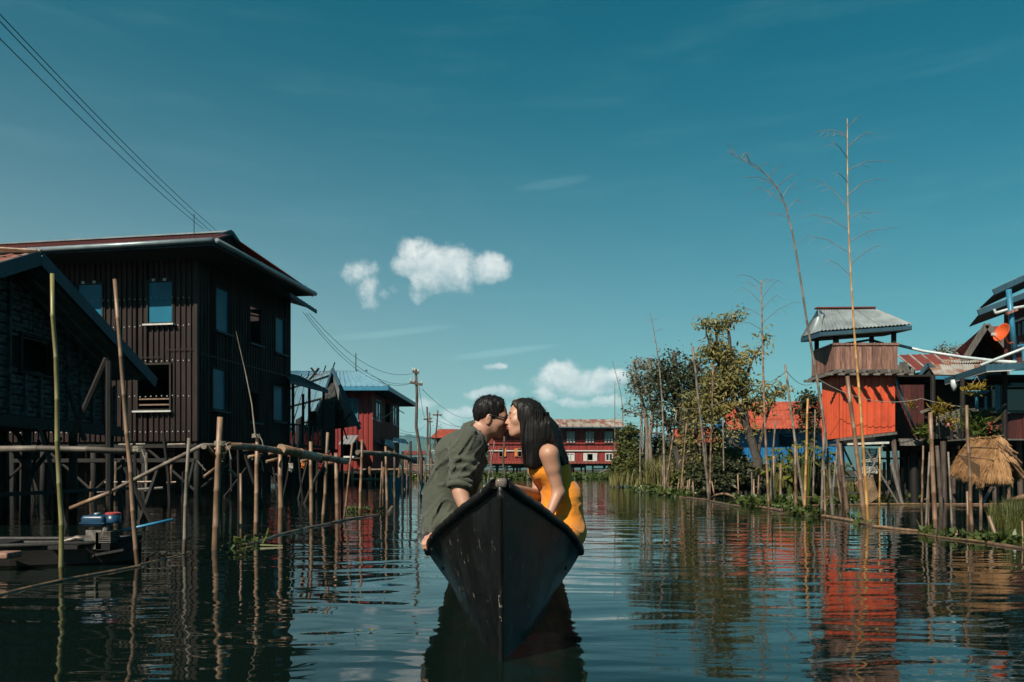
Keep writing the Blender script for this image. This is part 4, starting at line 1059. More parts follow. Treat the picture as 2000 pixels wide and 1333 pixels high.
for k in range(6): mb.box(W(214, 1038 + 4 * k, d), (.10, .17, .008))
mb.build('engine_block', M['engine_grey'], EN, smooth=False)
mb = MB(); mb.box(W(210, 1056, d), (.12, .16, .15)); mb.build('crankcase', M['void'], EN)  # near-black colour stands in for shade on the engine
def rbox(name, c, sx, sy, sz, r, mat, parent):
    bm = bmesh.new(); bmesh.ops.create_cube(bm, size=1.0)
    bmesh.ops.scale(bm, vec=(sx, sy, sz), verts=bm.verts)
    bmesh.ops.bevel(bm, geom=bm.edges[:], offset=r, segments=3, affect='EDGES', profile=.6)
    me = bpy.data.meshes.new(name); bm.to_mesh(me); bm.free(); o = bpy.data.objects.new(name, me); COL.objects.link(o)
    for p in me.polygons: p.use_smooth = True
    me.materials.append(M[mat]); o.location = Vector(c) - (parent.location if parent else Vector()); o.parent = parent; return o
tk = rbox('fuel_tank', W(191, 1017, d), .20, .19, .095, .03, 'engine_blue', EN)
mb = MB(); mb.box(W(191, 1021, d), (.212, .2, .012)); q = mb.build('seam', M['engine_blue'], None); q.parent = tk; q.location = q.location - (tk.location + EN.location)
mb = MB(); mb.lathe(W(190, 1007, d), [(.025, 0), (.028, .018), (.012, .024)], 10); q = mb.build('filler_cap', M['gutter'], None, smooth=True); q.parent = tk; q.location = q.location - (tk.location + EN.location)
mb = MB(); mb.lathe(W(221, 1022, d - .02), [(.06, 0), (.062, .01), (.06, .075)], 16); mb.build('air_filter', M['engine_blue'], EN, smooth=True)
mb = MB(); mb.lathe(W(221, 1005, d - .02), [(.062, 0), (.063, .012), (.045, .018)], 16); mb.build('filter_cap', M['cap_pink'], EN)
mb = MB(); mb.tube([W(220, 1006, d - .02), W(220, 1000, d - .02)], .004, 5); mb.build('bolt', M['steel'], EN)
mb = MB(); mb.tube([W(175, 1047 + 6, d), W(150, 1051, d), W(110, 1062, d - .05), W(30, 1083, d - .1), W(-60, 1105, d - .2)], [.03, .022, .014, .012, .012], 8); mb.build('tail_shaft', M['steel'], EN, smooth=True)
mb = MB(); mb.tube([W(238, 1037, d + .05), W(338, 1015, d + .25)], .013, 8); mb.build('tiller', M['pipe_blue'], EN, smooth=True)
mb = MB(); mb.tube([W(222, 1042, d), W(240, 1037, d + .05)], .012, 6); mb.build('tiller_bracket', M['steel'], EN)
rbox('stern_box', W(10, 1084, 6.3), .16, .2, .05, .015, 'wood_brown', None)
tag(bpy.data.objects['stern_box'], 'small brown box at the left end of the long-tail boat', 'box')
mb = MB(); mb.slab([W(185, 1082, 6.6), W(240, 1072, 6.6), W(250, 1070, 7.1), W(195, 1078, 7.1)], .02); tag(mb.build('plank', M['boat_wood'], None), 'dark plank lying on the stern beside the engine', 'plank')
# ------------------------------------------------------------------ dark screens and backdrop added to darken below and behind the left houses
def dark_filler_screen(name, label, a, b, z0, z1, wd, gap, mat, cat='screen', skip=.0):
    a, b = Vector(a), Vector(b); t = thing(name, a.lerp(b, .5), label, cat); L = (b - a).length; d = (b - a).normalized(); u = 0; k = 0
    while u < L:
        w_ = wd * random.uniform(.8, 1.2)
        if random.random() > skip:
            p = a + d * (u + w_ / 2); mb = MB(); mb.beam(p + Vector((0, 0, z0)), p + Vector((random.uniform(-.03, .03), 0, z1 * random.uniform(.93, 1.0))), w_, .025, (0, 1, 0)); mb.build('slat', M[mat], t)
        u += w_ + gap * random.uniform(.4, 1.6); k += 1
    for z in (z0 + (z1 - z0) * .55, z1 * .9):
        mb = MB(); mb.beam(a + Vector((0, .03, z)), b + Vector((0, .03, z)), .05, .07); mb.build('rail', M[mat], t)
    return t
def P3(v): return (v.x, v.y, 0)
dark_filler_screen('dark_filler_screen', 'added dark slatted screen deepening the shade under the middle of the tall dark house', P3(HL(-.1, 4.4, 0)), P3(HL(10.5, 4.4, 0)), -.4, 1.66, .17, .02, 'wood_dark', skip=.04)
dark_filler_screen('dark_filler_screen', 'added dark slatted screen closing the far bay beneath the porch of the dark house', P3(HL(-.1, 6.3, 0)), P3(W(640, 900, 34.2)), -.4, 1.62, .16, .015, 'wood_dark')
dark_filler_screen('dark_filler_screen', 'added dark slatted screen deepening the shade under the woven bamboo hut', P3(W(560, 900, 36.2)), P3(W(668, 900, 36.2)), -.4, 1.5, .16, .015, 'wood_dark')
dark_filler_screen('dark_filler_screen', 'added dark slatted screen deepening the shade under the floor of the red house', P3(RP(6.4, 3.5, 0)), P3(RP(.1, 3.5, 0)), -.4, .7, .2, .02, 'wood_dark')
dark_filler_screen('dark_filler_screen', 'added dark plank screen deepening the shade beneath the near woven hut at the left edge', P3(wf.p(-.1, 0, -2.2)), P3(wf.p(5.4, 0, -2.2)), -.4, 1.5, .15, .02, 'wood_dark', skip=.05)
# house, bank and trees added farther left as darkness behind the stilts
NB = thing('backdrop_house', (-24, 42, 0), 'added dark backdrop house behind the tall dark house', 'house')
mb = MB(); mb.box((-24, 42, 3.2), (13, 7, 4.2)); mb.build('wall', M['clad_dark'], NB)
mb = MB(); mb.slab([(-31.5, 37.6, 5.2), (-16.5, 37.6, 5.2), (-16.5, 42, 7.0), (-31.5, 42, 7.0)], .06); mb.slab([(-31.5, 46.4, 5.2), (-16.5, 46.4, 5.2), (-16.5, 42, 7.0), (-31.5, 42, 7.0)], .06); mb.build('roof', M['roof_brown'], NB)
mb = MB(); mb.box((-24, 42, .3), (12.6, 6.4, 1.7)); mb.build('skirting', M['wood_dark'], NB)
bank('backdrop_shore', [(-60, 34), (-34, 31), (-22, 36), (-14, 47), (-11.5, 60), (-12, 76), (-20, 90), (-60, 90)], .5, 'mud')
for i, (x, y, h, r) in enumerate(((-19, 52, 5, 3), (-15.5, 60, 4.5, 2.6), (-30, 40, 5, 3.5), (-14, 70, 4, 2.4))):
    tree('backdrop_tree', ('added broad backdrop tree hidden behind the tall dark house', 'added backdrop tree behind the hut with the patched tin roof', 'added backdrop tree behind the near woven hut', 'added backdrop tree behind the red house')[i], Vector((x, y, .4)), [([Vector((x, y, -.3)), Vector((x + .2, y, h * .5)), Vector((x, y, h * .8))], .18, .06)],
         [(Vector((x, y, h * .6)), r, r, h * .38, 1), (Vector((x + r * .4, y, h * .3)), r, r, h * .3, 1)], 110, 20, .3, .26, 'leaf_dark', 'bark', twigs=20)

# a tangle of thin sticks and rails before and under the houses; a few catch the sun
RK = thing('bamboo_rack', W(280, 960, 21), 'half collapsed bamboo rack catching bits of sun before the stilts of the dark house', 'rack')
for (xa, ya, xb, yb, d_, w_, mt) in ((286, 884, 285, 960, 22, 5, 'bamboo_grey'), (335, 908, 332, 968, 21.5, 4, 'bamboo'), (226, 902, 224, 968, 22, 4, 'bamboo'), (178, 940, 176, 978, 20, 4, 'bamboo'), (76, 958, 72, 988, 17, 3.5, 'bamboo'), (232, 869, 284, 868, 21, 5, 'bamboo_grey'), (328, 869, 362, 868, 21, 5, 'bamboo_grey'),
        (205, 943, 250, 942, 21.5, 5, 'bamboo'), (266, 942, 300, 941, 21.5, 4, 'bamboo'), (326, 943, 344, 942, 21.5, 4, 'bamboo'), (240, 892, 247, 915, 21.2, 3, 'bamboo'), (230, 958, 190, 962, 20.5, 5, 'wood_grey'), (262, 957, 318, 953, 20.5, 6, 'wood_grey'), (385, 900, 402, 920, 20, 3, 'bamboo_grey'), (355, 942, 357, 965, 15, 5, 'bamboo'), (450, 890, 452, 960, 21, 4, 'wood_dark'), (475, 880, 520, 876, 22, 4, 'bamboo_grey'), (560, 886, 600, 884, 24, 4, 'wood_grey'), (620, 900, 618, 962, 24, 4, 'wood_dark')):
    mb = MB(); P, Rr = bamboo_pts(W(xa, ya, d_), W(xb, yb, d_), w_ * d_ / F / 2, w_ * d_ / F / 2.3); mb.tube(P, Rr, 6); mb.build('stick', M[mt], RK)
for k in range(30):
    d_ = random.uniform(11, 24); px = random.uniform(-20, 600) if d_ > 16 else random.uniform(-20, 330)
    a = Vector((xat(px, d_), d_, -.4)); b = Vector((a.x + random.gauss(0, .35), a.y + random.gauss(0, .3), random.uniform(.7, 1.75)))
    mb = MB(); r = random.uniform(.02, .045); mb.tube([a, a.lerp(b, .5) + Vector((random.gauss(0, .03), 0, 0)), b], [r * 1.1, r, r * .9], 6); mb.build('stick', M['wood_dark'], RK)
V = MB()
for (px, py) in ((700, 1236), (725, 1233), (1712, 1232), (600, 1080), (640, 1105), (470, 1085), (1320, 1010), (1290, 1000), (1250, 985), (1180, 972), (1420, 1012), (560, 1130), (380, 1112), (1490, 1030), (1230, 1100), (780, 1060)):
    c = WW(px, py); a = random.uniform(0, 3.1); r = random.uniform(.012, .03); u_ = Vector((math.cos(a), math.sin(a), 0)) * r; v_ = Vector((-math.sin(a), math.cos(a), 0)) * r * .45
    V._add([c - u_ + Vector((0, 0, .006)), c + v_ + Vector((0, 0, .012)), c + u_ + Vector((0, 0, .006)), c - v_ + Vector((0, 0, .012))], [(0, 1, 2, 3)])
tag(V.build('drifting_leaves', M['leaf_yellow'], None), 'scattered dead leaves drifting on the open water', 'leaves', kind='stuff')
# ------------------------------------------------------------------ far end of the canal: long red house
d = 82.0
H5 = thing('long_red_house', (xat(1090, d), d + 3, 0), 'long red two storey stilt house with a rust patched roof across the canal', 'house')
F5 = Face((xat(955, d), d, 0), (1, 0, 0), (0, -1, 0))
def u5(px): return xat(px, d) - xat(955, d)
zf, zt = zat(906, d), zat(834, d)
UW = [(1107, 1122.5), (1144, 1159.5), (1181, 1196.5), (1063, 1078)]
LW = [(1147, 1158.5)]
ops = []
xe = xat(1209, d) - xat(955, d)
pcs = []
for (a, b) in UW:
    w_ = frame_window(H5, F5, u5(a), u5(b), zat(868, d), zat(843.5, d), M['paint_green'], M['glass_dark'], bar=.09, out=.12, split=1, transom=.2, depth=.16); ops.append((u5(a) + .02, u5(b) - .02, zat(868, d) + .02, zat(843.5, d) - .02))
    for s_ in (.3, .7):
        mb = MB(); uc = u5(a) + (u5(b) - u5(a)) * s_; fbox(mb, F5, uc - .13, uc - .08, zat(867, d), zat(850, d), .05, .1); fbox(mb, F5, uc + .08, uc + .13, zat(867, d), zat(850, d), .05, .1); mb.build('casement', M['paint_white'], w_)
for (a, b, pm) in ((1104, 1122, 'paint_white'), (1182, 1197, 'glass_dark')):
    w_ = frame_window(H5, F5, u5(a), u5(b), zat(901, d), zat(885.5, d), M['paint_white'], M[pm], bar=.1, out=.12, split=1, depth=.14); ops.append((u5(a) + .02, u5(b) - .02, zat(901, d) + .02, zat(885.5, d) - .02))
w_ = frame_window(H5, F5, u5(1146), u5(1159), zat(901, d), zat(885.5, d), M['paint_white'], M['void'], bar=.08, out=.12, pane=False, depth=.14); ops.append((u5(1146) + .02, u5(1159) - .02, zat(901, d) + .02, zat(885.5, d) - .02))
for (a, b) in ((1139, 1146.5), (1158.5, 1166)):
    mb = MB(); fbox(mb, F5, u5(a), u5(b), zat(901, d), zat(885.5, d), .13, .19); sh = mb.build('shutter', M['paint_white'], w_)
    mb = MB(); fbox(mb, F5, u5(a + 2), u5(b - 2), zat(899, d), zat(888, d), .19, .2)
for (a, b) in ((974, 982), (1011, 1019)):
    w_ = frame_window(H5, F5, u5(a), u5(b), zat(893, d), zat(876, d), M['wood_brown'], M['void'], bar=.06, out=.10, pane=False, depth=.14); ops.append((u5(a) + .02, u5(b) - .02, zat(893, d) + .02, zat(876, d) - .02))
    s0, s1 = (a + 8.5, a + 14.5) if a < 1000 else (a - 6, a - .5)
    mb = MB(); fbox(mb, F5, u5(s0), u5(s1), zat(892, d), zat(876.5, d), .10, .16)
    mb.build('shutter', M['paint_orange'], w_)
corr_wall(mbw := MB(), F5, 0, xe, zf, zt, .42, .03, ops); mbw.build('wall', M['clad_red_far'], H5)
mb = MB(); zc = (zf + zt) / 2
mb.beam(F5.p(0, zc, 0), F5.p(0, zc, -7), .08, zt - zf); mb.beam(F5.p(xe, zc, 0), F5.p(xe, zc, -7), .08, zt - zf); mb.beam(F5.p(0, zc, -7), F5.p(xe, zc, -7), .08, zt - zf); mb.build('wall', M['clad_red_far'], H5)
mb = MB(); fbox(mb, F5, 0, xe, zat(881, d) - .05, zat(881, d) + .06, .02, .16); mb.build('band', M['paint_white'], H5)
mb = MB(); fbox(mb, F5, 0, xe, zat(865.5, d) - .03, zat(865.5, d) + .04, .16, .24); mb.build('band', M['clad_red_far'], H5)
ea, eb, ra, rb = F5.p(-.3, zat(836, d), 1.25), F5.p(u5(1220), zat(836, d), 1.25), F5.p(-.3, zat(819.5, d + 2.6), -2.6), F5.p(u5(1219), zat(819.5, d + 2.6), -2.6)
for k in range(17):
    t, t2 = k / 17, (k + 1) / 17
    mb = MB(); corr_quad(mb, ea.lerp(eb, t), ea.lerp(eb, t2), ra.lerp(rb, t2), ra.lerp(rb, t), 5, .05, WAVE); mb.build('roof_sheet', M['roof_patchy' if k > 6 or k % 2 else 'roof_rust'], H5)
mb = MB(); mb.slab([ra, rb, F5.p(u5(1219), zat(838, d), -8), F5.p(-.3, zat(838, d), -8)], .05); mb.build('roof', M['roof_rust'], H5)
mb = MB(); mb.slab([F5.p(-.2, zt - .05, 1.2), F5.p(u5(1219), zt - .05, 1.2), F5.p(u5(1219), zt - .05, -7), F5.p(-.2, zt - .05, -7)], .05); mb.build('soffit', M['wood_dark'], H5)
mb = MB(); fbox(mb, F5, -.3, u5(1220), zat(837.5, d), zat(836, d), 1.26, 1.32); mb.build('fascia', M['fascia_teal'], H5)
# red tin skirt roof below the windows, then the stilts
for (a, b) in ((955, 1020), (1020, 1100), (1100, 1204)):
    mb = MB(); corr_quad(mb, F5.p(u5(a), zat(906.5, d), .95), F5.p(u5(b), zat(906.5, d), .95), F5.p(u5(b), zat(901, d), .06), F5.p(u5(a), zat(901, d), .06), 14, .04, WAVE); mb.build('skirt_roof', M['roof_brown'], H5)
mb = MB(); mb.slab([F5.p(0, zf - .05, 0), F5.p(xe, zf - .05, 0), F5.p(xe, zf - .05, -7), F5.p(0, zf - .05, -7)], .15); mb.build('floor', M['wood_dark'], H5)
mb = MB(); fbox(mb, F5, u5(1000), u5(1145), zat(914, d), zat(907.5, d), -.6, -.55); mb.build('panel', M['clad_red_far'], H5)
for px in (962, 972, 990, 1003, 1015, 1030, 1060, 1100, 1117, 1136, 1158, 1179, 1200):
    mb = MB(); x = xat(px, d); mb.tube([(x, d + .05, -.5), (x + random.uniform(-.05, .05), d + .05, zf)], .1, 6); mb.build('stilt', M['wood_grey'], H5)
for px in (968, 985, 1010, 1040, 1090, 1126, 1150, 1190):
    mb = MB(); x = xat(px, d); mb.tube([(x, d + 4, -.5), (x, d + 4, zf)], .1, 6); mb.build('stilt', M['wood_dark'], H5)
mb = MB(); mb.beam(W(1145, 938, d - .4), W(1192, 912, d - .4), .12, .14); mb.build('brace', M['wood_grey'], H5)
for (a, b, y) in ((1158, 1194, 916), (955, 1020, 914)):
    mb = MB(); mb.beam(W(a, y, d - .2), W(b, y, d - .2), .08, .12); mb.build('rail', M['wood_grey'], H5)
# part of another blue roof behind
B5 = thing('blue_roof_house', (xat(1095, 100), 101, 0), 'house behind the long red one, only its bright blue roof ridge showing', 'house')
mb = MB(); corr_quad(mb, W(1060, 832, 98), W(1122, 832, 98), W(1122, 821, 101), W(1060, 821, 101), 24, .06); mb.build('roof', M['roof_tin_blue'], B5)
mb = MB(); mb.slab([W(1060, 821, 101), W(1122, 821, 101), W(1122, 834, 104), W(1060, 834, 104)], .05); mb.build('roof', M['roof_tin_blue'], B5)
mb = MB(); mb.box((xat(1091, 101), 101, 2.6), (3.4, 4, 5.2)); mb.build('wall', M['clad_red_far'], B5)

# small house with the orange roof left of the man
d = 88.0
H6 = thing('orange_roof_house', (xat(872, d), d + 2, 0), 'small far stilt house with a bright orange roof behind the back of the man', 'house')
F6 = Face((xat(853, d), d, 0), (1, 0, 0), (0, -1, 0)); u6 = lambda px: xat(px, d) - xat(853, d)
zf, zt = zat(900, d), zat(854, d)
mb = MB(); fbox(mb, F6, 0, u6(940), zf, zt, -5, 0); mb.build('wall', M['wood_dark'], H6)
for (a, b) in ((855, 860), (874, 882)):
    frame_window(H6, F6, u6(a), u6(b), zat(882, d), zat(863, d), M['paint_green'], M['glass_pale'], bar=.06, out=.06, split=1)
ea, eb, ra, rb = F6.p(u6(842), zat(856, d - 1.4), 1.4), F6.p(u6(945), zat(856, d - 1.4), 1.4), F6.p(u6(853), zat(839, d + 2.5), -2.5), F6.p(u6(945), zat(839, d + 2.5), -2.5)
for k in range(8):
    t, t2 = k / 8, (k + 1) / 8
    mb = MB(); corr_quad(mb, ea.lerp(eb, t), ea.lerp(eb, t2), ra.lerp(rb, t2), ra.lerp(rb, t), 4, .06, WAVE); mb.build('roof_sheet', M['roof_orange'], H6)
mb = MB(); mb.slab([ra, rb, F6.p(u6(945), zat(856, d), -6), F6.p(u6(842), zat(856, d), -6)], .05); mb.slab([ra, F6.p(u6(842), zat(856, d), -6), ea], .05); mb.build('roof', M['roof_orange'], H6)
mb = MB(); mb.slab([F6.p(-1, zf, 1.2), F6.p(u6(945), zf, 1.2), F6.p(u6(945), zf, -5), F6.p(-1, zf, -5)], .12); mb.build('floor', M['wood_brown'], H6)
for px in (848, 858, 868, 880, 892):
    mb = MB(); x = xat(px, d); mb.tube([(x, d - 1, -.5), (x, d - 1, zf)], .09, 6); mb.build('stilt', M['wood_pole'], H6)
for k, px in enumerate((843, 848, 853, 858)):
    mb = MB(); mb.beam(W(px, 893, d - 1.2), W(px, 880, d - 1.2), .08, .08); mb.build('baluster', M['paint_white'], H6)
mb = MB(); mb.beam(W(840, 880, d - 1.2), W(862, 880, d - 1.2), .1, .1); mb.build('handrail', M['paint_white'], H6)
H7 = thing('far_brown_house', (xat(805, 95), 96, 0), 'far brown roofed house half hidden behind the dark posts of the rail', 'house')
mb = MB(); corr_quad(mb, W(786, 889, 93), W(835, 889, 93), W(830, 881, 96), W(786, 881, 96), 12, .06); mb.slab([W(786, 881, 96), W(830, 881, 96), W(835, 889, 99), W(786, 889, 99)], .05); mb.build('roof', M['roof_brown'], H7)
mb = MB(); mb.box((xat(808, 95), 95.5, 1.5), (2.6, 3, 1.6)); mb.build('wall', M['wood_brown'], H7)
for px in (796, 808, 820):
    mb = MB(); x = xat(px, 94.2); mb.tube([(x, 94.2, -.5), (x, 94.2, 1)], .1, 6); mb.build('stilt', M['wood_grey'], H7)
# bits of stages far behind, left of the couple
FS = thing('far_stage', (xat(830, 70), 70, 0), 'far bamboo landing stage between the utility poles and the man', 'landing stage')
for (a, b, y, dd) in ((790, 850, 928, 72), (800, 850, 908, 74), (955, 1025, 933, 78)):
    mb = MB(); mb.tube([W(a, y, dd), W(b, y + 1, dd)], .09, 6); mb.build('rail', M['bamboo'], FS)
for px, y in ((792, 900), (806, 905), (820, 896), (828, 900), (842, 895), (849, 890)):
    mb = MB(); a = W(px, y, 72.5); mb.tube([a, Vector((a.x + random.uniform(-.1, .1), a.y, -.4))], .07, 6); mb.build('post', M['bamboo_grey'], FS)
for a in ((953, 938, 966, 862, 2.8, 'wood_grey', 'thin grey pole leaning right just under the chin of the man'), (963, 936, 958, 880, 2.2, 'wood_grey', 'thin grey pole behind the shirt front of the man'), (1031, 935, 1030, 895, 2.0, 'bamboo_grey', 'thin pole under the hair ends of the woman')):
    pole(*a, d=62)

# ------------------------------------------------------------------ far vegetation on both sides
def far_tree(px, pyt, pyb, wpx, d, label, mat='leaf_dark', n=70, group='trees on the far shore', leaf=.28):
    b = Vector((xat(px, d), d, .3)); top = zat(pyt, d); hw = wpx * d / F / 2
    tree('far_tree', label, b, [([b - Vector((0, 0, .8)), b + Vector((.1, 0, top * .5)), b + Vector((0, 0, top * .85))], .16, .05)],
         [(b + Vector((0, 0, top * .62)), hw, hw, top * .34, 1), (b + Vector((hw * .5, 0, top * .45)), hw * .7, hw * .7, top * .25, .7), (b + Vector((-hw * .5, 0, top * .5)), hw * .7, hw * .7, top * .25, .7)],
         n, 22, .28, leaf, mat, 'bark', group=group, twigs=14, cat='tree')
for i, (px, pyt, wpx, d_) in enumerate(((640, 880, 60, 118), (700, 884, 50, 120), (760, 886, 50, 118), (905, 884, 60, 120), (960, 878, 60, 122), (1010, 880, 70, 120), (1060, 884, 60, 118), (560, 882, 70, 118), (480, 880, 80, 118), (390, 878, 80, 116), (300, 880, 90, 116))):
    far_tree(px, pyt, 930, wpx, d_, 'distant tree on the low far shore behind the houses', 'leaf_dark' if i % 2 else 'leaf_bush')
far_tree(858, 832, 925, 16, 95, 'small round tree top peeking over the small orange roof', 'leaf_dark', 40, None, .2)
# ------------------------------------------------------------------ water hyacinth
def lilies(name, spots, size, label, mat='leaf_lily', per=1.0, hgt=.12):
    """Floating plants: rosettes of upright rounded leaves gathered along the given strips (a, b, width, count)."""
    C = []
    for (a, b, wd, n) in spots:
        a, b = Vector(a), Vector(b); d = b - a; s = Vector((-d.y, d.x, 0)).normalized() if d.length > 1e-6 else Vector((0, 1, 0))
        for _ in range(n):
            t = random.random(); c = a + d * t + s * random.gauss(0, wd * .5)
            for _ in range(random.randint(3, 7)): C.append((c.x + random.gauss(0, size * .7), c.y + random.gauss(0, size * .7), random.uniform(0.0, hgt)))
    o = leaves(C, size, mat, name, None, droop=-.55, aspect=.42)
    return tag(o, label, 'water plants', kind='stuff')
lilies('water_hyacinth', [((-3, 66, 0), (1.5, 68, 0), 3, 260), ((1.5, 68, 0), (8.5, 70, 0), 3.5, 420), ((8, 70, 0), (13.5, 66, 0), 3, 240), ((-11, 74, 0), (-3, 70, 0), 2.5, 240)], .30, 'band of green water hyacinth before the long red house', hgt=.35)
# ------------------------------------------------------------------ right bank: trees, shrubs and reeds
def bl(px, py, d, rx, ry, w_=1.0, dd=0.0): s = d / F; return (W(px, py, d + dd), rx * s, min(rx, ry) * s * 1.1, ry * s, w_)
def ln(d, *pts): return [W(px, py, d + (q[0] if q else 0)) for (px, py, *q) in pts]
d = 36.0
tree('sparse_tree', 'pale half bare tree with thin grey leaves left of the dense dark tree', Vector((xat(1258, d), d, .2)),
     [(ln(d, (1262, 960), (1264, 890), (1262, 820), (1248, 750), (1238, 705)), .16, .03), (ln(d, (1275, 955), (1268, 860), (1276, 800), (1262, 745), (1268, 700)), .14, .03), (ln(d, (1276, 800), (1290, 760), (1292, 720)), .07, .02)],
     [bl(1252, 730, d, 34, 36), bl(1240, 770, d, 28, 28), bl(1270, 735, d, 28, 36), bl(1232, 800, d, 16, 14, .6)], 150, 9, .16, .13, 'leaf_grey', 'bark_pale', twigs=150, twig_r=.014)
d = 30.0
tree('dark_tree', 'dense dark green tree with leaning trunks in the middle of the right bank', Vector((xat(1365, d), d, .2)),
     [(ln(d, (1372, 968), (1352, 900), (1335, 840), (1322, 780), (1318, 690)), .30, .07), (ln(d, (1335, 840), (1352, 770), (1362, 705)), .16, .04), (ln(d, (1340, 960), (1325, 900), (1308, 845), (1290, 790)), .17, .05), (ln(d, (1322, 780), (1300, 740), (1290, 705)), .10, .03)],
     [bl(1296, 745, d, 34, 42), bl(1330, 735, d, 34, 46), bl(1300, 800, d, 36, 32), bl(1352, 800, d, 42, 40), bl(1362, 745, d, 26, 40, .8), bl(1330, 850, d, 30, 26, .6), bl(1310, 700, d, 16, 18, .4)], 230, 20, .23, .125, 'leaf_dark', 'bark', twigs=190, twig_r=.013)
d = 27.0
tree('mango_tree', 'tall yellowish green tree with drooping leaf clusters before the orange roof', Vector((xat(1480, d), d, .2)),
     [(ln(d, (1484, 968), (1478, 900), (1462, 840), (1430, 770), (1405, 710), (1398, 650)), .20, .04), (ln(d, (1430, 770), (1425, 680), (1422, 640), (1442, 605)), .08, .02), (ln(d, (1462, 840), (1450, 760), (1470, 700), (1492, 670)), .09, .02), (ln(d, (1478, 900), (1495, 820), (1515, 770)), .08, .02), (ln(d, (1405, 710), (1385, 675), (1376, 630)), .05, .015), (ln(d, (1450, 880), (1400, 850), (1360, 860)), .08, .02)],
     [bl(1399, 655, d, 13, 30, .8), bl(1415, 628, d, 12, 14, .5), bl(1432, 620, d, 9, 10, .45), bl(1446, 604, d, 7, 9, .4), bl(1378, 628, d, 9, 16, .5), bl(1360, 672, d, 10, 6, .3), bl(1398, 690, d, 34, 16, 1), bl(1430, 712, d, 32, 20, 1), bl(1470, 672, d, 16, 13, .6), bl(1492, 662, d, 10, 15, .5), bl(1488, 694, d, 14, 10, .5),
      bl(1452, 700, d, 18, 12, .6), bl(1410, 745, d, 46, 26, 1.2), bl(1450, 752, d, 24, 22, .7), bl(1380, 790, d, 52, 30, 1.2), bl(1505, 764, d, 32, 18, .8), bl(1470, 790, d, 34, 18, .7), bl(1440, 800, d, 26, 26, .5), bl(1415, 850, d, 40, 20, .7), bl(1350, 850, d, 30, 26, .8), bl(1360, 905, d, 34, 26, .7), bl(1478, 830, d, 22, 16, .4)], 430, 18, .145, .165, 'leaf_mango', 'bark', droop=.75, aspect=.17, twigs=320, twig_r=.010)
d = 24.0
tree('small_tree', 'small dark feathery tree close behind the left side of the orange tower', Vector((xat(1588, d), d, .2)),
     [(ln(d, (1590, 970), (1588, 880), (1580, 820), (1572, 775)), .07, .02), (ln(d, (1588, 880), (1600, 820), (1602, 770)), .04, .015)],
     [bl(1573, 785, d, 14, 22), bl(1592, 790, d, 16, 24), bl(1580, 825, d, 22, 26), bl(1560, 800, d, 14, 14, .5)], 110, 13, .09, .09, 'leaf_dark', 'bark', twigs=70, twig_r=.007)
d = 40.0
tree('bare_bush', 'thin leafless tree tops showing above the brown roof beside the tower', W(1852, 700, 40),
     [(ln(d, (1852, 900), (1850, 720), (1846, 690)), .05, .02), (ln(d, (1868, 900), (1866, 720), (1872, 690)), .04, .02)], [bl(1850, 684, d, 24, 10), bl(1872, 684, d, 12, 9)], 40, 8, .13, .12, 'leaf_grey', 'bark_pale', twigs=40, twig_r=.01)
def shrub(px, py, d, rx, ry, label, mat='leaf_bush', n=110, leaf=.16, name='shrub', per=20, group=None):
    c = W(px, py, d); s = d / F; b = Vector((c.x, d, .15))
    return tree(name, label, b, [([b - Vector((0, 0, .4)), b.lerp(c, .6), c], .05, .02), ([b - Vector((.1, 0, .4)), b.lerp(c, .5) + Vector((-rx * s * .4, 0, 0)), c + Vector((-rx * s * .5, 0, 0))], .04, .015)],
                [(c, rx * s, rx * s, ry * s, 1.2), (c - Vector((0, .2, ry * s * .5)), rx * s * 1.15, rx * s, ry * s * .7, 1)], n, per, .12, leaf, mat, 'bark', twigs=24, cat='shrub', group=group)
shrub(1228, 862, 40, 20, 34, 'tall bright shrub beside the right end of the long red house')
shrub(1216, 905, 38, 20, 26, 'round shrub at the water edge below the long red house end')
shrub(1248, 912, 37, 30, 32, 'wide green shrub under the pale half bare tree')
shrub(1290, 880, 37, 26, 30, 'shrub behind the reeds left of the leaning trunks', 'leaf_dark')
shrub(1395, 925, 26.5, 46, 28, 'dark shrub filling the bank below the tall yellowish tree', 'leaf_dark', 180, .15)
shrub(1462, 925, 27.5, 40, 26, 'dark shrub in front of the stilts of the blue house', 'leaf_dark', 150, .15)
shrub(1345, 935, 27.5, 26, 22, 'low leafy shrub at the foot of the leaning trunks', 'leaf_bush', 90, .15)
shrub(1425, 890, 29, 26, 22, 'leafy shrub hiding the left end of the blue wall', 'leaf_mango', 80, .16)
def reeds(px0, px1, d0, d1, n, h, label, mat='grass', wdt=.018, name='reeds', base=0.1):
    V, Q = [], []
    for i in range(n):
        d = random.uniform(d0, d1); x = xat(random.uniform(px0, px1), d); hh = h * random.uniform(.55, 1.15); a = random.uniform(0, 6.28)
        dx, dy = math.cos(a), math.sin(a); w2 = wdt * random.uniform(.6, 1.3); lean = hh * random.uniform(.05, .45)
        p0 = np.array((x, d, base)); p1 = p0 + (dx * lean * .25, dy * lean * .25, hh * .55); p2 = p0 + (dx * lean, dy * lean, hh * random.uniform(.8, 1.0))
        s_ = np.array((-dy * w2, dx * w2, 0)); k = len(V)
        V += [p0 - s_, p0 + s_, p1 + s_ * .8, p1 - s_ * .8, p2 + s_ * .1, p2 - s_ * .1]; Q += [(k, k + 1, k + 2, k + 3), (k + 3, k + 2, k + 4, k + 5)]
    o = np_mesh(name, np.array(V), np.array(Q), M[mat], None, False); return tag(o, label, 'grass', kind='stuff')
reeds(1262, 1345, 30.5, 36, 1500, 1.25, 'tall dry reeds on the bank below the pale tree')
reeds(1190, 1290, 35, 40, 700, .7, 'short grass on the bank at the foot of the shrubs')
reeds(1650, 1790, 25, 28.5, 500, .45, 'rough grass under and behind the orange tower')
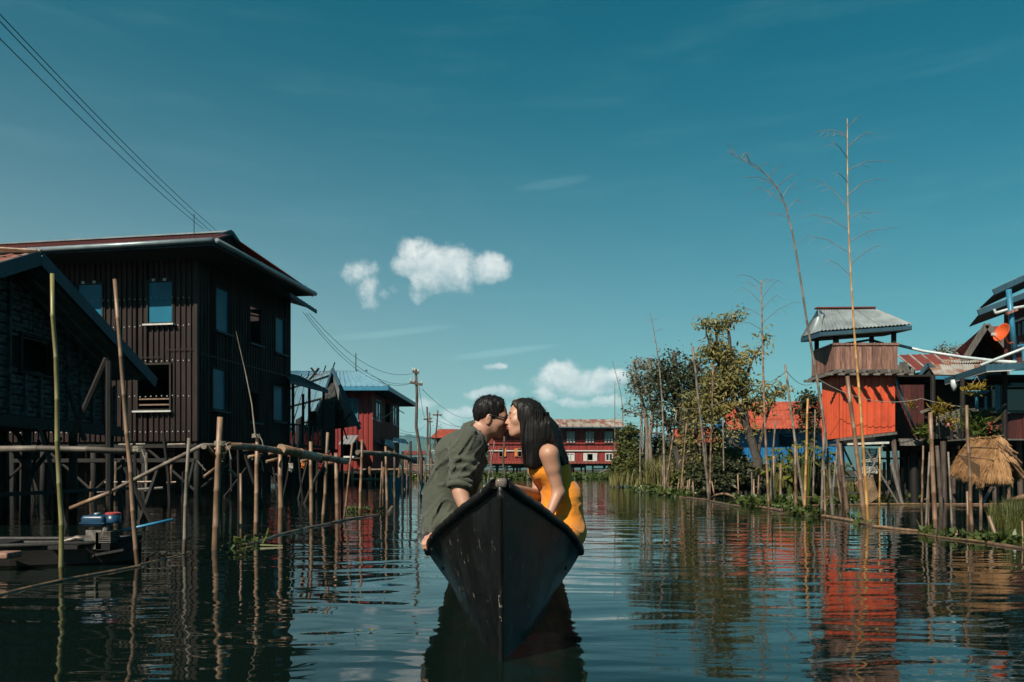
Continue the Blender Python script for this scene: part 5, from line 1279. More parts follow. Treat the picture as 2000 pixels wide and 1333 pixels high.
# large-leaved taro plants in front of the blue house
def taro(px, d, n, h, label):
    b = Vector((xat(px, d), d, .1)); t = thing('taro_plant', b, label, 'plant', 'taro plants left of the orange tower')
    st = MB(); lf = MB()
    for k in range(n):
        a = random.uniform(0, 6.28); r = random.uniform(.1, .42); tip = b + Vector((math.cos(a) * r, math.sin(a) * r * .6, h * random.uniform(.5, 1)))
        st.tube([b + Vector((math.cos(a) * .05, 0, -.2)), b.lerp(tip, .6) + Vector((0, 0, .08)), tip], [.018, .014, .009], 5, cap=False)
        s = random.uniform(.15, .27); f = Vector((math.cos(a + random.uniform(-1, 1)), math.sin(a) - .5, random.uniform(-.9, -.2))).normalized(); sd_ = f.cross(Vector((0, 0, 1))).normalized(); up = sd_.cross(f)
        pts = [(-.35, .32), (.0, .42), (.35, .34), (.75, .16), (1.05, 0)]
        V = [tip]; 
        for (u, v_) in pts: V.append(tip + f * u * s + sd_ * v_ * s + up * .06 * s)
        for (u, v_) in reversed(pts[:-1]): V.append(tip + f * u * s - sd_ * v_ * s + up * .06 * s)
        m_ = len(V); lf._add(V, [(0, i, i + 1) for i in range(1, m_ - 1)] )
    st.build('stem', M['leaf_bush'], t); lf.build('foliage', M['leaf_taro'], t); return t
LT = ['low taro plant behind the thick short post, leftmost of the clump', 'taro plant behind the short post right of the thick one', 'taro plant between the short post and the clean straight post', 'taro plant directly behind the clean straight post', 'taro plant just left of the crossing grey and yellow poles', 'tallest taro plant, behind the foot of the crossing poles', 'broad taro plant right of the yellow pole', 'taro plant just left of the grey post at the tower edge', 'taro plant seen under the left edge of the orange tower', 'smallest taro plant, under the middle of the orange tower', 'short taro plant in front of the straight post by the water', 'short taro plant at the water between the yellow pole and the tower']
for i, (px, h) in enumerate(((1508, 1.1), (1522, 1.3), (1536, 1.45), (1550, 1.2), (1562, 1.5), (1574, 1.6), (1588, 1.5), (1600, 1.4), (1616, 1.2), (1634, .9), (1545, .8), (1580, .9))):
    taro(px, 23.2 + (i * 7 % 5) * .5, 15, h, LT[i])

# ------------------------------------------------------------------ blue walled house with the orange roof
d = 46.0
H8 = thing('blue_house', (xat(1540, d), d + 2, 0), 'blue plank stilt house with an orange tin roof behind the trees', 'house')
F8 = Face((xat(1435, d), d, 0), (1, 0, 0), (0, -1, 0)); u8 = lambda px: xat(px, d) - xat(1435, d)
zf, zt = zat(904, d), zat(836, d)
ops = []
w_ = frame_window(H8, F8, u8(1522), u8(1548), zat(872, d), zat(848, d), M['wood_dark'], M['void'], bar=.06, out=.04, pane=False); ops.append((u8(1523), u8(1547), zat(871, d), zat(849, d)))
mb = MB(); mb.slab([F8.p(u8(1525), zat(852, d), .5), F8.p(u8(1547), zat(853, d), .5), F8.p(u8(1547), zat(849.5, d), .05), F8.p(u8(1525), zat(849.5, d), .05)], .03); mb.build('awning', M['paint_blue'], w_)
# planks of the wall, one by one
u = 0.0; ue = u8(1650); k = 0
pl_mesh = None
while u < ue:
    wd = .2
    spans = [(zf, zt)]
    if ops[0][0] - wd < u < ops[0][1]: spans = [(zf, ops[0][2]), (ops[0][3], zt)]
    for (a, b) in spans:
        mb = MB(); fbox(mb, F8, u + .006, u + wd - .006, a, b, -.03, .0 + .012 * (k % 2)); mb.build('plank', M['clad_blue'], H8)
    u += wd; k += 1
mb = MB(); mb.slab([F8.p(0, zf, -.05), F8.p(0, zf, -6), F8.p(0, zt + .8, -4), F8.p(0, zt, -.05)], .05, (-1, 0, 0)); mb.slab([F8.p(ue, zf, -.05), F8.p(ue, zf, -6), F8.p(ue, zt + .8, -4), F8.p(ue, zt, -.05)], .05, (1, 0, 0)); mb.slab([F8.p(0, zf, -6), F8.p(ue, zf, -6), F8.p(ue, zt, -6), F8.p(0, zt, -6)], .05, (0, 1, 0)); mb.build('wall', M['clad_blue'], H8)
mb = MB(); mb.slab([F8.p(-.5, zf - .01, .15), F8.p(ue, zf - .01, .15), F8.p(ue, zf - .01, -6), F8.p(-.5, zf - .01, -6)], .14); mb.build('floor', M['wood_grey'], H8)
ea, eb = W(1421, 839, 45.05), W(1655, 836, 45.05); ra, rb = W(1404, 790, 49.2), W(1655, 786, 49.2)
for r in range(3):
    for k in range(8):
        t, t2 = k / 8, (k + 1) / 8; s0, s1 = r / 3, (r + 1) / 3 + .02
        P = lambda tt, ss: ea.lerp(eb, tt).lerp(ra.lerp(rb, tt), ss) + Vector((0, 0, .03 * r))
        mb = MB(); corr_quad(mb, P(t, s0), P(t2, s0), P(t2, s1), P(t, s1), 4, .04); mb.build('roof_sheet', M['roof_orange'], H8)
mb = MB(); mb.slab([ra, rb, W(1655, 838, 53.5), W(1421, 838, 53.5)], .05); mb.build('roof', M['roof_orange'], H8)
for px in (1440, 1465, 1490, 1515, 1540, 1565, 1592, 1620):
    mb = MB(); x = xat(px, d); mb.tube([(x, d - .05, -.3), (x, d - .05, zf - .1)], .1, 6); mb.build('stilt', M['wood_dark'], H8)
    mb = MB(); mb.tube([(x, d + 3, -.3), (x, d + 3, zf - .1)], .1, 6); mb.build('stilt', M['wood_dark'], H8)
for (a, b) in (((1515, 890), (1545, 925)), ((1535, 910), (1560, 928))):
    mb = MB(); mb.tube([W(*a, d - .3), W(*b, d - .3)], .05, 6); mb.build('brace', M['wood_grey'], H8)
mb = MB(); mb.beam(W(1418, 886, 45.3), W(1436, 886, 45.3), .3, .05); mb.beam(W(1418, 903, 45.3), W(1436, 903, 45.3), .3, .05); mb.beam(W(1419, 886, 45.3), W(1419, 903, 45.3), .06, .06); mb.beam(W(1431, 886, 45.3), W(1431, 903, 45.3), .06, .06); mb.build('porch', M['wood_grey'], H8)
mb = MB(); mb.tube(sag(W(1500, 891, 44), W(1600, 891, 44), .05) , .04, 5); mb.build('pipe', M['paint_blue'], H8)
L8 = thing('low_orange_house', (xat(1360, 50), 51, 0), 'low house with a sloping orange roof seen behind the leaning trunks', 'house')
ea, eb, ra, rb = W(1322, 868, 48), W(1420, 862, 48), W(1312, 838, 52), W(1412, 836, 52)
for k in range(5):
    t, t2 = k / 5, (k + 1) / 5
    mb = MB(); corr_quad(mb, ea.lerp(eb, t), ea.lerp(eb, t2), ra.lerp(rb, t2), ra.lerp(rb, t), 4, .05); mb.build('roof_sheet', M['roof_orange'], L8)
mb = MB(); mb.box((xat(1368, 50), 50.5, 1.5), (2.7, 3, 2.0)); mb.build('wall', M['wood_dark'], L8)

# ------------------------------------------------------------------ orange watch tower
d = 18.6
TW = thing('orange_tower', (xat(1680, d), d + .45, 0), 'small orange metal clad tower with a railed wooden lookout and tin roof', 'tower')
DP = .95
FT = Face((xat(1640, d), d, 0), (1, 0, 0), (0, -1, 0)); FS_ = Face((xat(1640, d), d, 0), (-.13, 1, 0), (-1, -.13, 0))
tw = xat(1748, d) - xat(1640, d)
zb = lambda u: zat(856, d) + (zat(843, d) - zat(856, d)) * u / tw
zt = zat(731, d)
corr_wall(mbw := MB(), FT, 0.0, tw, zb, zt, .163, .028); mbw.build('wall', M['clad_orange'], TW)
corr_wall(mbw := MB(), FS_, 0.01, .80, lambda u: zat(856, d) - .03 * u, zt, .075, .012, (), WAVE); mbw.build('wall', M['clad_orange'], TW)
mb = MB()
for z_ in (.12, .45, .8, 1.15):
    for k in range(8): mb.box(FT.p(.05 + k * .163, zb(.6) + z_ + random.uniform(-.01, .01), .006), (.014, .014, .012))
mb.build('screws', M['gutter'], TW)['kind'] = 'stuff'
mb = MB(); fbox(mb, FT, -.015, .055, zat(862, d), zat(764, d), .03, .045); mb.build('corner_sheet', M['clad_orange'], TW)
mb = MB(); mb.slab([FT.p(tw, zb(tw), 0), FT.p(tw, zb(tw), -DP), FT.p(tw, zt, -DP), FT.p(tw, zt, 0)], .03, (1, 0, 0)); mb.slab([FT.p(0, zb(0), -DP), FT.p(tw, zb(tw), -DP), FT.p(tw, zt, -DP), FT.p(0, zt, -DP)], .03, (0, 1, 0)); mb.build('wall', M['clad_orange'], TW)
mb = MB(); mb.slab([FT.p(-.02, zb(0) - .01, .05), FT.p(tw + .02, zb(tw) - .01, .05), FT.p(tw + .02, zb(tw), -DP), FT.p(-.02, zb(0), -DP)], .06); mb.build('floor', M['wood_grey'], TW)
# joists of the lookout floor, each sticking out over the wall
fl = zat(733, d)
for k in range(7):
    u = -.22 + k * (tw + .34) / 6
    mb = MB(); mb.box(FT.p(u, fl + .03, -DP / 2 + .12 + .03 * math.sin(k * 2)), (.07, DP + .95, .075)); mb.build('joist', M['wood_grey'], TW)
for v_ in (-.20, DP + .15):
    mb = MB(); mb.box(FT.p(tw / 2 - .05, fl - .02 if v_ > 0 else fl + .0, -v_ if v_ > 0 else .2), (tw + .75, .06, .06)); mb.build('bearer', M['wood_grey'], TW)
mb = MB(); mb.box(FT.p(tw / 2, fl + .085, -DP / 2), (tw + .45, DP + .5, .035)); mb.build('deck', M['wood_grey'], TW)
# boarded balustrade, board by board
bz0, bz1 = fl + .10, zat(676, d)
x0, x1 = xat(1622, d) - xat(1640, d), xat(1745, d) - xat(1640, d)
u = x0; k = 0
while u < x1 - .02:
    wd = random.uniform(.10, .14); wd = min(wd, x1 - u)
    mb = MB(); fbox(mb, FT, u + .003, u + wd - .003, bz0 - random.uniform(0, .02), bz1 - .02 + random.uniform(-.008, .008), .20, .222 + .006 * (k % 2)); mb.build('board', M['wood_brown'], TW); u += wd; k += 1
FS2 = Face(FT.p(x0, 0, .20), (0, 1, 0), (-1, 0, 0)); u = 0.01; Ls = DP + .35
while u < Ls:
    wd = min(random.uniform(.10, .14), Ls - u + .001)
    mb = MB(); fbox(mb, FS2, u + .003, u + wd - .003, bz0 - random.uniform(0, .02), bz1 - .02, .0, .022 + .006 * (k % 2)); mb.build('board', M['wood_brown'], TW); u += wd; k += 1
mb = MB(); fbox(mb, FT, x0 - .03, x1 + .02, bz1 - .02, bz1 + .03, .17, .25); fbox(mb, FS2, .05, Ls, bz1 - .02, bz1 + .03, -.05, .04); mb.build('handrail', M['wood_brown'], TW)
mb = MB(); fbox(mb, FT, x1 - .02, x1 + .0, bz0, bz1 - .03, -DP - .1, .19); fbox(mb, FT, x0, x1 - .03, bz0, bz1 - .03, -DP - .15, -DP - .12); mb.build('board', M['wood_brown'], TW)
# posts and roof
rzb = zat(654, d)
for (u, v_) in ((x0 + .06, -.14), (x1 - .06, -.14), (x0 + .06, DP + .05), (x1 - .06, DP + .05), (x0 + .55, DP + .05)):
    mb = MB(); mb.box(FT.p(u, (bz0 + rzb + .12) / 2, -v_), (.085, .085, rzb + .12 - bz0)); mb.build('post', M['wood_dark'], TW)
for (a, b) in (((1650, 672), (1700, 664)), ((1700, 664), (1726, 672)), ((1655, 672), (1690, 672))):
    mb = MB(); mb.beam(W(*a, d + .5), W(*b, d + .5), .05, .05); mb.build('rail', M['wood_dark'], TW)
ex0, ex1 = xat(1572, d) - xat(1640, d), xat(1781, d) - xat(1640, d)
fo = .62
def TR(u, v_, z): return FT.p(u, z, -v_)
ze = zat(645, d - fo) ; zr = zat(611, d + .5) + .08
fo = .36; E0, E1, E3 = W(1603, 647, d - fo), W(1780, 634, d - fo), W(1565, 659, d + 1.5); E2 = E3 + (E1 - E0)
R0, R1 = TR(xat(1612, d) - xat(1640, d), DP / 2, zr), TR(xat(1722, d) - xat(1640, d), DP / 2, zr)
G0, G1 = TR(xat(1612, d) - xat(1640, d) - .0, DP / 2 - .38, zr - .2), TR(xat(1612, d) - xat(1640, d), DP / 2 + .38, zr - .2)
for k in range(3):
    t, t2 = k / 3, (k + 1) / 3
    mb = MB(); corr_quad(mb, E0.lerp(E1, t), E0.lerp(E1, t2), R0.lerp(R1, t2), R0.lerp(R1, t), 8, .025, WAVE); mb.build('roof_sheet', M['roof_tin'], TW)
mb = MB(); corr_quad(mb, E0, E3, G1, G0, 16, .025, WAVE); mb.build('roof_sheet', M['roof_tin'], TW)
mb = MB(); corr_quad(mb, E1, E2, R1 + Vector((.02, .05, 0)), R1 + Vector((.02, 0, 0)), 14, .025, WAVE); mb.build('roof_sheet', M['roof_rust'], TW)
mb = MB(); mb.slab([E3, E2, R1, R0], .015); mb.build('roof_sheet', M['roof_tin'], TW)
mb = MB(); mb.slab([G0, G1, R0], .03, (-1, 0, 0)); mb.build('gable', M['fascia_teal'], TW)
mb = MB(); mb.beam(R0 + Vector((-.05, 0, .02)), R1 + Vector((.05, 0, .03)), .16, .03); mb.build('ridge_cap', M['roof_brown'], TW)
for a, b in ((E0, E1), (E0, E3), (E1, E2)):
    mb = MB(); mb.beam(a - Vector((0, -.03 if a is E0 and b is E1 else 0, .075)), b - Vector((0, -.03 if a is E0 and b is E1 else 0, .075)), .03, .10); mb.build('fascia', M['fascia_teal'], TW)
mb = MB(); mb.slab([p - Vector((0, 0, .11)) for p in (E0, E1, E2, E3)], .02); mb.build('ceiling', M['wood_dark'], TW)
# legs and braces
for (a, b, w_, dd) in (((1642, 985), (1637, 858), 9, 0.05), ((1757, 988), (1744, 850), 10, 0.1), ((1648, 975), (1643, 858), 8, DP), ((1735, 975), (1733, 850), 8, DP)):
    mb = MB(); p, q = W(*a, d + dd), W(*b, d + dd); p.z = -.5; r = w_ * d / F / 2; mb.tube([p, p.lerp(q, .5) + Vector((.03, 0, 0)), q], [r * 1.1, r, r * .9], 7); mb.build('leg', M['wood_pole'], TW, smooth=True)
for (a, b, w_, dd) in (((1692, 880), (1754, 984), 4, -.1), ((1725, 868), (1694, 936), 3.5, -.15), ((1741, 905), (1762, 985), 7, -.05), ((1643, 866), (1700, 985), 4, .5), ((1690, 945), (1676, 985), 5, .1)):
    mb = MB(); mb.tube([W(*a, d + dd), W(*b, d + dd)], w_ * d / F / 2, 6); mb.build('brace', M['wood_grey'], TW)
mb = MB(); mb.beam(W(1655, 868, d - .05), W(1736, 865, d - .05), .05, .05); mb.build('rail', M['paint_white'], TW)
# woven mat and wicker basket under the tower: strips laid one over another
MT = thing('woven_screen', W(1698, 926, d + .5), 'pale woven screen of thin strips standing under the orange tower', 'screen')
a = W(1684, 926, d + .4); wd = 29 * (d + .4) / F; hh = 50 * (d + .4) / F
for k in range(16):
    mb = MB(); z = a.z + hh * k / 16; n = 6
    pts = [(a.x + wd * i / n, a.y + (.012 if (i + k) % 2 else -.012), z + hh / 32 + random.uniform(-.003, .003)) for i in range(n + 1)]
    mb.tube(pts, hh / 42, 4); mb.build('strip', M['mat_white'], MT)
for u in (0.02, .5, .98):
    mb = MB(); mb.box((a.x + wd * u, a.y, a.z + hh / 2), (.03, .02, hh)); mb.build('upright', M['mat_white'], MT)
BK = thing('wicker_basket', W(1700, 985, d - .3), 'tilted wicker basket hanging below the woven screen', 'basket')
for k in range(13):
    mb = MB(); t = k / 12; c = W(1687 + 16 * t, 938 + 38 * t, d - .2); r = .19 * (1 - .25 * t) ; nn = 12
    pts = [c + Vector((r * math.cos(x), r * math.sin(x) * .8 + (.006 if i % 2 else -.006), .10 * math.cos(x))) for i, x in enumerate([2 * math.pi * i / nn for i in range(nn + 1)])]
    mb.tube(pts, .017, 4); mb.build('strip', M['basket'], BK)
mb = MB()
for i in range(8):
    x = 2 * math.pi * i / 8; mb.tube([W(1687, 938, d - .2) + Vector((.185 * math.cos(x), .15 * math.sin(x), .10 * math.cos(x))), W(1703, 976, d - .2) + Vector((.14 * math.cos(x), .11 * math.sin(x), .08 * math.cos(x)))], .01, 4)
mb.build('stake', M['basket'], BK)
# ------------------------------------------------------------------ right edge: porch house, its neighbours and the tall blue posted house
H9 = thing('porch_house', (11.5, 20, 0), 'dark stilt house with a teal edged roof and a planted porch at the right edge', 'house')
c0, c1, c2 = W(1928, 713, 16.8), W(2150, 702, 16.8), W(1846, 740, 19.6)
bk = c2 - c0; rise = Vector((1.2, 1.6, .10))
mb = MB(); corr_quad(mb, c0, c1, c1 + rise * 1.0 + Vector((0, 1.4, .1)), c0 + rise + Vector((.4, .6, .1)), 22, .02, WAVE); mb.build('roof', M['roof_rust'], H9)
mb = MB(); corr_quad(mb, c2, c0, c0 + rise + Vector((.4, .6, .1)), c2 + rise + Vector((.4, -.5, .1)), 14, .02, WAVE); mb.build('roof', M['roof_rust'], H9)
for a, b in ((c0, c1), (c2, c0)):
    mb = MB(); mb.beam(a - Vector((0, 0, .06)), b - Vector((0, 0, .06)), .03, .14); mb.build('fascia', M['fascia_teal'], H9)
    mb = MB(); mb.beam(a - Vector((0, .02, .145)), b - Vector((0, .02, .145)), .03, .022); mb.build('edge_trim', M['paint_white'], H9)
mb = MB(); mb.tube([W(1863, 742, 18.9), W(1864, 752, 18.9), W(1863, 764, 18.9)], [.07, .085, .03], 8); mb.build('downspout', M['pipe_white'], H9, smooth=True)
dk = zat(857, 19.0); D9 = 19.0
F9 = Face((xat(1757, D9), D9, 0), (1, 0, 0), (0, -1, 0)); u9 = lambda px: xat(px, D9) - xat(1757, D9)
mb = MB()
for k in range(14): mb = MB(); fbox(mb, F9, 0, u9(2110), dk - .06, dk, -.02 - .3 * k - .28, -.02 - .3 * k); mb.build('deck_board', M['wood_grey'], H9)
mb = MB(); fbox(mb, F9, 0, u9(1812), dk - .17, dk - .03, 0, .05); mb.build('deck_edge', M['wood_grey'], H9)
mb = MB(); fbox(mb, F9, u9(1800), u9(2110), dk - .13, dk - .02, .06, .1); mb.build('deck_edge', M['wood_dark'], H9)
for k in range(5): mb = MB(); fbox(mb, F9, u9(1800 + 60 * k), u9(1800 + 60 * k) + .1, dk - .26, dk - .135, -2, .15); mb.build('joist', M['wood_dark'], H9)
# inner walls
zt = zat(735, 21)
Fw = Face((xat(1752, 21.2), 21.2, 0), (1, 0, 0), (0, -1, 0)); uw = lambda px: xat(px, 21.2) - xat(1752, 21.2)
k = 0; u = 0
while u < uw(1803):
    mb = MB(); fbox(mb, Fw, u + .004, u + .176, dk, zat(752, 21.2), -.03, .008 * (k % 2)); mb.build('plank', M['wood_maroon'], H9); u += .18; k += 1
mb = MB(); fbox(mb, Fw, uw(1803), uw(2150), dk, zt, -.9, -.8); fbox(mb, Fw, uw(2150) - .1, uw(2150), dk, zt, -3.5, -.9); fbox(mb, Fw, 0, uw(2150), dk, zt, -3.6, -3.5); fbox(mb, Fw, 0, .05, dk, zat(752, 21), -3.5, -.05); mb.build('wall', M['wood_dark'], H9)
mb = MB(); fbox(mb, Fw, -.1, uw(2150), zt, zt + .05, -3.6, .1); mb.build('ceiling', M['wood_dark'], H9)
# front screen of the porch with blue frames
Fp = Face((xat(1925, 17.6), 17.6, 0), (1, 0, 0), (0, -1, 0)); up_ = lambda px: xat(px, 17.6) - xat(1925, 17.6)
for (a, b, y0, y1) in ((1946, 1951, 752, 802), (1955, 1962, 752, 806), (1907, 1911, 776, 800), (1925, 1928, 774, 800)):
    mb = MB(); fbox(mb, Fp, up_(a), up_(b), zat(y1, 17.6), zat(y0, 17.6), -.05, 0.0); mb.build('blue_post', M['paint_blue'], H9)
mb = MB(); fbox(mb, Fp, up_(1951.5), up_(1954.5), zat(800, 17.6), zat(755, 17.6), -.04, -.02); mb.build('lattice', M['mat_white'], H9)
mb = MB(); fbox(mb, Fp, up_(1975), up_(2100), zat(753, 17.6), zat(748, 17.6), -.05, -.0); mb.build('blue_rail', M['paint_blue'], H9)
mb = MB(); fbox(mb, Fp, up_(1952), up_(2100), zat(808, 17.6), zat(802, 17.6), -.1, .08); mb.build('sill', M['wood_grey'], H9)
mb = MB(); fbox(mb, Fp, up_(1962), up_(2100), zat(806, 17.6), zat(750, 17.6), -.5, -.45); mb.build('pane', M['glass_dark'], H9)
u, k = up_(1926), 0
while u < up_(2100):
    wd = random.uniform(.13, .18); mb = MB(); fbox(mb, Fp, u + .004, u + wd - .004, zat(857, 17.6), zat(808 - random.uniform(0, 2), 17.6), -.03 + .01 * (k % 2), 0.0 + .01 * (k % 2)); mb.build('plank', M['wood_maroon'], H9); u += wd; k += 1
mb = MB(); fbox(mb, Fp, up_(1880), up_(2100), zat(860.5, 17.6), zat(857.5, 17.6), -.6, .04); mb.build('deck_edge', M['wood_grey'], H9)
for (px, y0, d) in ((1822, 735, 18.6), (1880, 740, 18.2), (1962, 720, 17.4)):
    mb = MB(); mb.tube([W(px, y0, d), W(px, 857, d)], .055, 7); mb.build('post', M['wood_dark'], H9)
for (px, wpx, d) in ((1842, 10, 18.4), (1783, 14, 19.5), (1768, 9, 20), (1862, 8, 19.4), (1905, 10, 19), (1945, 10, 18.4), (1990, 10, 18.4), (1815, 8, 21.5), (1880, 8, 21.8), (1960, 8, 21.5)):
    mb = MB(); a = W(px, 862, d); mb.tube([a, Vector((a.x + random.uniform(-.08, .08), a.y, -.5))], wpx * d / F / 2, 7); mb.build('stilt', M['wood_pole' if d < 19.5 else 'wood_dark'], H9)
mb = MB(); fbox(mb, Face((xat(1760, 22.5), 22.5, 0), (1, 0, 0), (0, -1, 0)), 0, 4.4, 0, dk - .1, -.1, 0); mb.build('under_deck_dark', M['void'], H9)  # near-black sheet standing in for the darkness under the deck
# grey picket railing, leaning pickets
for k, (px, lean, yt) in enumerate(((1826, 4, 806), (1838, 4, 802), (1849, 2, 806), (1862, 5, 803), (1874, 6, 800))):
    mb = MB(); a, b = W(px + lean, 857, 18.7), W(px, yt, 18.7); mb.beam(a, b, .10, .03, (0, 1, 0)); mb.build('picket', M['wood_grey'], H9)
mb = MB(); mb.beam(W(1797, 806, 18.4), W(1822, 797, 18.4), .05, .06); mb.build('handrail', M['wood_grey'], H9)
mb = MB(); mb.beam(W(1868, 802, 18.3), W(1962, 799, 17.8), .07, .07); mb.build('handrail', M['wood_grey'], H9)
# fence of upright slats in the dark under the deck
FE = thing('slat_fence', W(1790, 960, 20.8), 'rough fence of bamboo slats in the shade under the porch deck', 'fence')
for k in range(26):
    px = 1700 + k * 8.5; mb = MB(); yt = random.uniform(884, 915) if 1705 < px else 910
    a, b = W(px, 972, 21.5), W(px + random.uniform(-4, 4), yt, 21.5); a.z = -.3; mb.beam(a, b, .07, .025, (0, 1, 0)); mb.build('slat', M['bamboo'], FE)
for y in (896, 944):
    mb = MB(); mb.tube([W(1700, y, 21.4), W(1920, y, 21.4)], .03, 6); mb.build('rail', M['bamboo'], FE)
mb = MB(); mb.beam(W(1757, 944, 20.3), W(1810, 943, 20.3), .3, .06); tag(mb.build('plank', M['wood_brown'], None), 'brown landing plank in the shade right of the tower leg', 'plank')

# roofs behind
S1 = thing('brown_roof_shed', W(1800, 800, 28), 'plank shed with a brown seamed metal roof right behind the orange tower', 'shed')
ra, rb, ea, eb = W(1751, 694, 30.0), W(1892, 690, 30.0), W(1787, 724, 27.5), W(1930, 722, 27.5)
for k in range(6):
    t, t2 = k / 6, (k + 1) / 6
    mb = MB(); corr_quad(mb, ea.lerp(eb, t), ea.lerp(eb, t2), ra.lerp(rb, t2), ra.lerp(rb, t), 2, .012); mb.build('roof_sheet', M['roof_brown'], S1)
    mb = MB(); mb.beam(ea.lerp(eb, t) + Vector((0, 0, .03)), ra.lerp(rb, t) + Vector((0, 0, .03)), .05, .04); mb.build('seam', M['roof_rust'], S1)
lf = ra + Vector((-.55, -2.0, -1.25))
mb = MB(); mb.slab([ra, W(1742, 724, 29.4), W(1742, 728, 31.5), W(1751, 694, 32)], .03); mb.build('roof_sheet', M['roof_brown'], S1)
gl_ = [W(1740, 760, 28.2), W(1788, 760, 28.0), W(1786, 726, 28.0), W(1757, 700, 28.6), W(1741, 722, 29)]
for k in range(6):
    t, t2 = k / 6, (k + 1) / 6; x = 1742 + 46 * t; x2 = 1742 + 46 * t2 - .5; ytop = 722 - (k + .5) * 6 if k < 3 else 704 + (k - 2.5) * 7
    mb = MB(); mb.slab([W(x, 790, 28.3), W(x2, 790, 28.3), W(x2, ytop, 28.3), W(x, ytop, 28.3)], .03, (0, -1, 0)); mb.build('plank', M['wood_grey'], S1)
mb = MB(); mb.box((xat(1850, 29.5), 29.8, 2.6), (2.2, 1.5, 3.6)); mb.build('wall', M['wood_dark'], S1)
S2 = thing('gable_vent_house', W(1840, 800, 22.5), 'low house with a rusty hipped tin roof and a small dark gable vent', 'house')
rl, rr2 = W(1811, 712, 22.6), W(1900, 712, 22.6); el, er = W(1795, 741, 21.6), W(1900, 741, 21.2); gl0, gl1 = W(1793, 737, 22), W(1843, 724, 22.8)
for k in range(5):
    t, t2 = k / 5, (k + 1) / 5; ea = W(1826, 734, 21.4).lerp(W(1925, 734, 21.2), t); eb = W(1826, 734, 21.4).lerp(W(1925, 734, 21.2), t2)
    mb = MB(); corr_quad(mb, ea, eb, rl.lerp(W(1925, 712, 22.6), t2), rl.lerp(W(1925, 712, 22.6), t), 5, .02, WAVE); mb.build('roof_sheet', M['roof_rust'], S2)
mb = MB(); corr_quad(mb, W(1790, 745, 23.2), W(1826, 735, 21.2), W(1843, 725, 22.2), W(1812, 728, 23), 8, .02, WAVE); mb.build('roof_sheet', M['roof_rust'], S2)
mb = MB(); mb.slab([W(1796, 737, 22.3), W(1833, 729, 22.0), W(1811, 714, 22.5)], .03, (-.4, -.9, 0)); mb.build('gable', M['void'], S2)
for a, b in (((1793, 739), (1811, 711)), ((1811, 711), (1840, 729))):
    mb = MB(); mb.beam(W(*a, 22.2), W(*b, 22.2), .04, .08); mb.build('bargeboard', M['fascia_teal'], S2)
mb = MB(); mb.beam(W(1782, 750, 22.6), W(1826, 738, 21.1), .04, .09); mb.beam(W(1826, 738, 21.1), W(1925, 738, 21), .04, .09); mb.build('fascia', M['paint_blue'], S2)
mb = MB(); mb.box((xat(1860, 23), 23.2, 2.3), (1.4, 1.6, 2.0)); mb.build('wall', M['wood_dark'], S2)
S3 = thing('rust_roof_shed', W(1880, 720, 24), 'narrow strip of rusty corrugated roof above the gable vent', 'shed')
mb = MB(); corr_quad(mb, W(1848, 711, 23.4), W(1926, 708, 23.4), W(1926, 700, 24.6), W(1838, 703, 24.6), 16, .03, WAVE); mb.build('roof', M['roof_rust'], S3)
mb = MB(); mb.slab([W(1850, 716, 23.6), W(1926, 714, 23.6), W(1926, 709, 23.6), W(1850, 711.5, 23.6)], 1.2, (0, -1, 0)); mb.build('wall', M['wood_dark'], S3)
S4 = thing('plank_gable_house', W(1925, 800, 25), 'weathered plank house with a steep dark gable beside the orange dish', 'house')
d = 25.0
gp, gL, gR = W(1926, 634, d - 1.1), W(1880, 706, d - 1.1), W(1975, 690, d - 1.1)
bk4 = Vector((2.0, 4.1, 0))
k = 0
for px in range(1888, 1972, 7):
    yt = 640 + (1926 - px) * 1.55 if px < 1926 else 640 + (px - 1926) * 1.15
    mb = MB(); mb.slab([W(px, 740, d + .25), W(px + 6.6, 740, d + .25), W(px + 6.6, yt + 3, d + .25), W(px, yt + 3, d + .25)], .03, (0, -1, 0)); mb.build('plank', M['wood_grey'], S4)
mb = MB(); mb.slab([gp, gL, gL + bk4, gp + bk4], .09); mb.build('roof', M['roof_tin'], S4)
for k in range(3):
    t, t2 = k / 3, (k + 1) / 3; b2 = bk4 + Vector((0, 1.1, 0))
    mb = MB(); corr_quad(mb, gR + b2 * t, gR + b2 * t2, gp + b2 * t2, gp + b2 * t, 2, .02); mb.build('roof_sheet', M['roof_brown'], S4)
mb = MB(); mb.slab([W(1934, 638, 27.5), W(1975, 636, 27.5), W(1985, 664, 25.8), W(1956, 656, 25.6)], .03); mb.build('roof_sheet', M['roof_brown'], S4)
for a, b in ((gp, gL), (gp, gR)):
    mb = MB(); mb.beam(a + Vector((0, -.03, -.02)), b + Vector((0, -.03, -.02)), .05, .17); mb.build('bargeboard', M['wood_grey'], S4)
HT = thing('blue_post_house', W(2010, 800, 20), 'tall dark red house with blue posts and stepped eaves at the right edge', 'house')
d = 18.5
def eave(a, b, dep, mat):
    mb = MB(); back_ = Vector((.35, dep, .25)); up = Vector((.5, dep * .5, .10))
    corr_quad(mb, W(*a, d), W(*b, d), W(*b, d) + up, W(*a, d) + up, 12, .02, WAVE); mb.build('roof', M['roof_rust'], HT)
    mb = MB(); mb.beam(W(*a, d) - Vector((0, 0, .06)), W(*b, d) - Vector((0, 0, .06)), .03, .13); mb.build('fascia', M[mat], HT)
    mb = MB(); mb.slab([W(*a, d) - Vector((0, 0, .12)), W(*b, d) - Vector((0, 0, .12)), W(*b, d) + Vector((.6, dep, -.12)), W(*a, d) + Vector((.6, dep, -.12))], .02); mb.build('soffit', M['wood_dark'], HT)
eave((1940, 566), (2100, 492), 1.6, 'fascia_teal'); eave((1910, 606), (2100, 536), 1.4, 'fascia_teal')
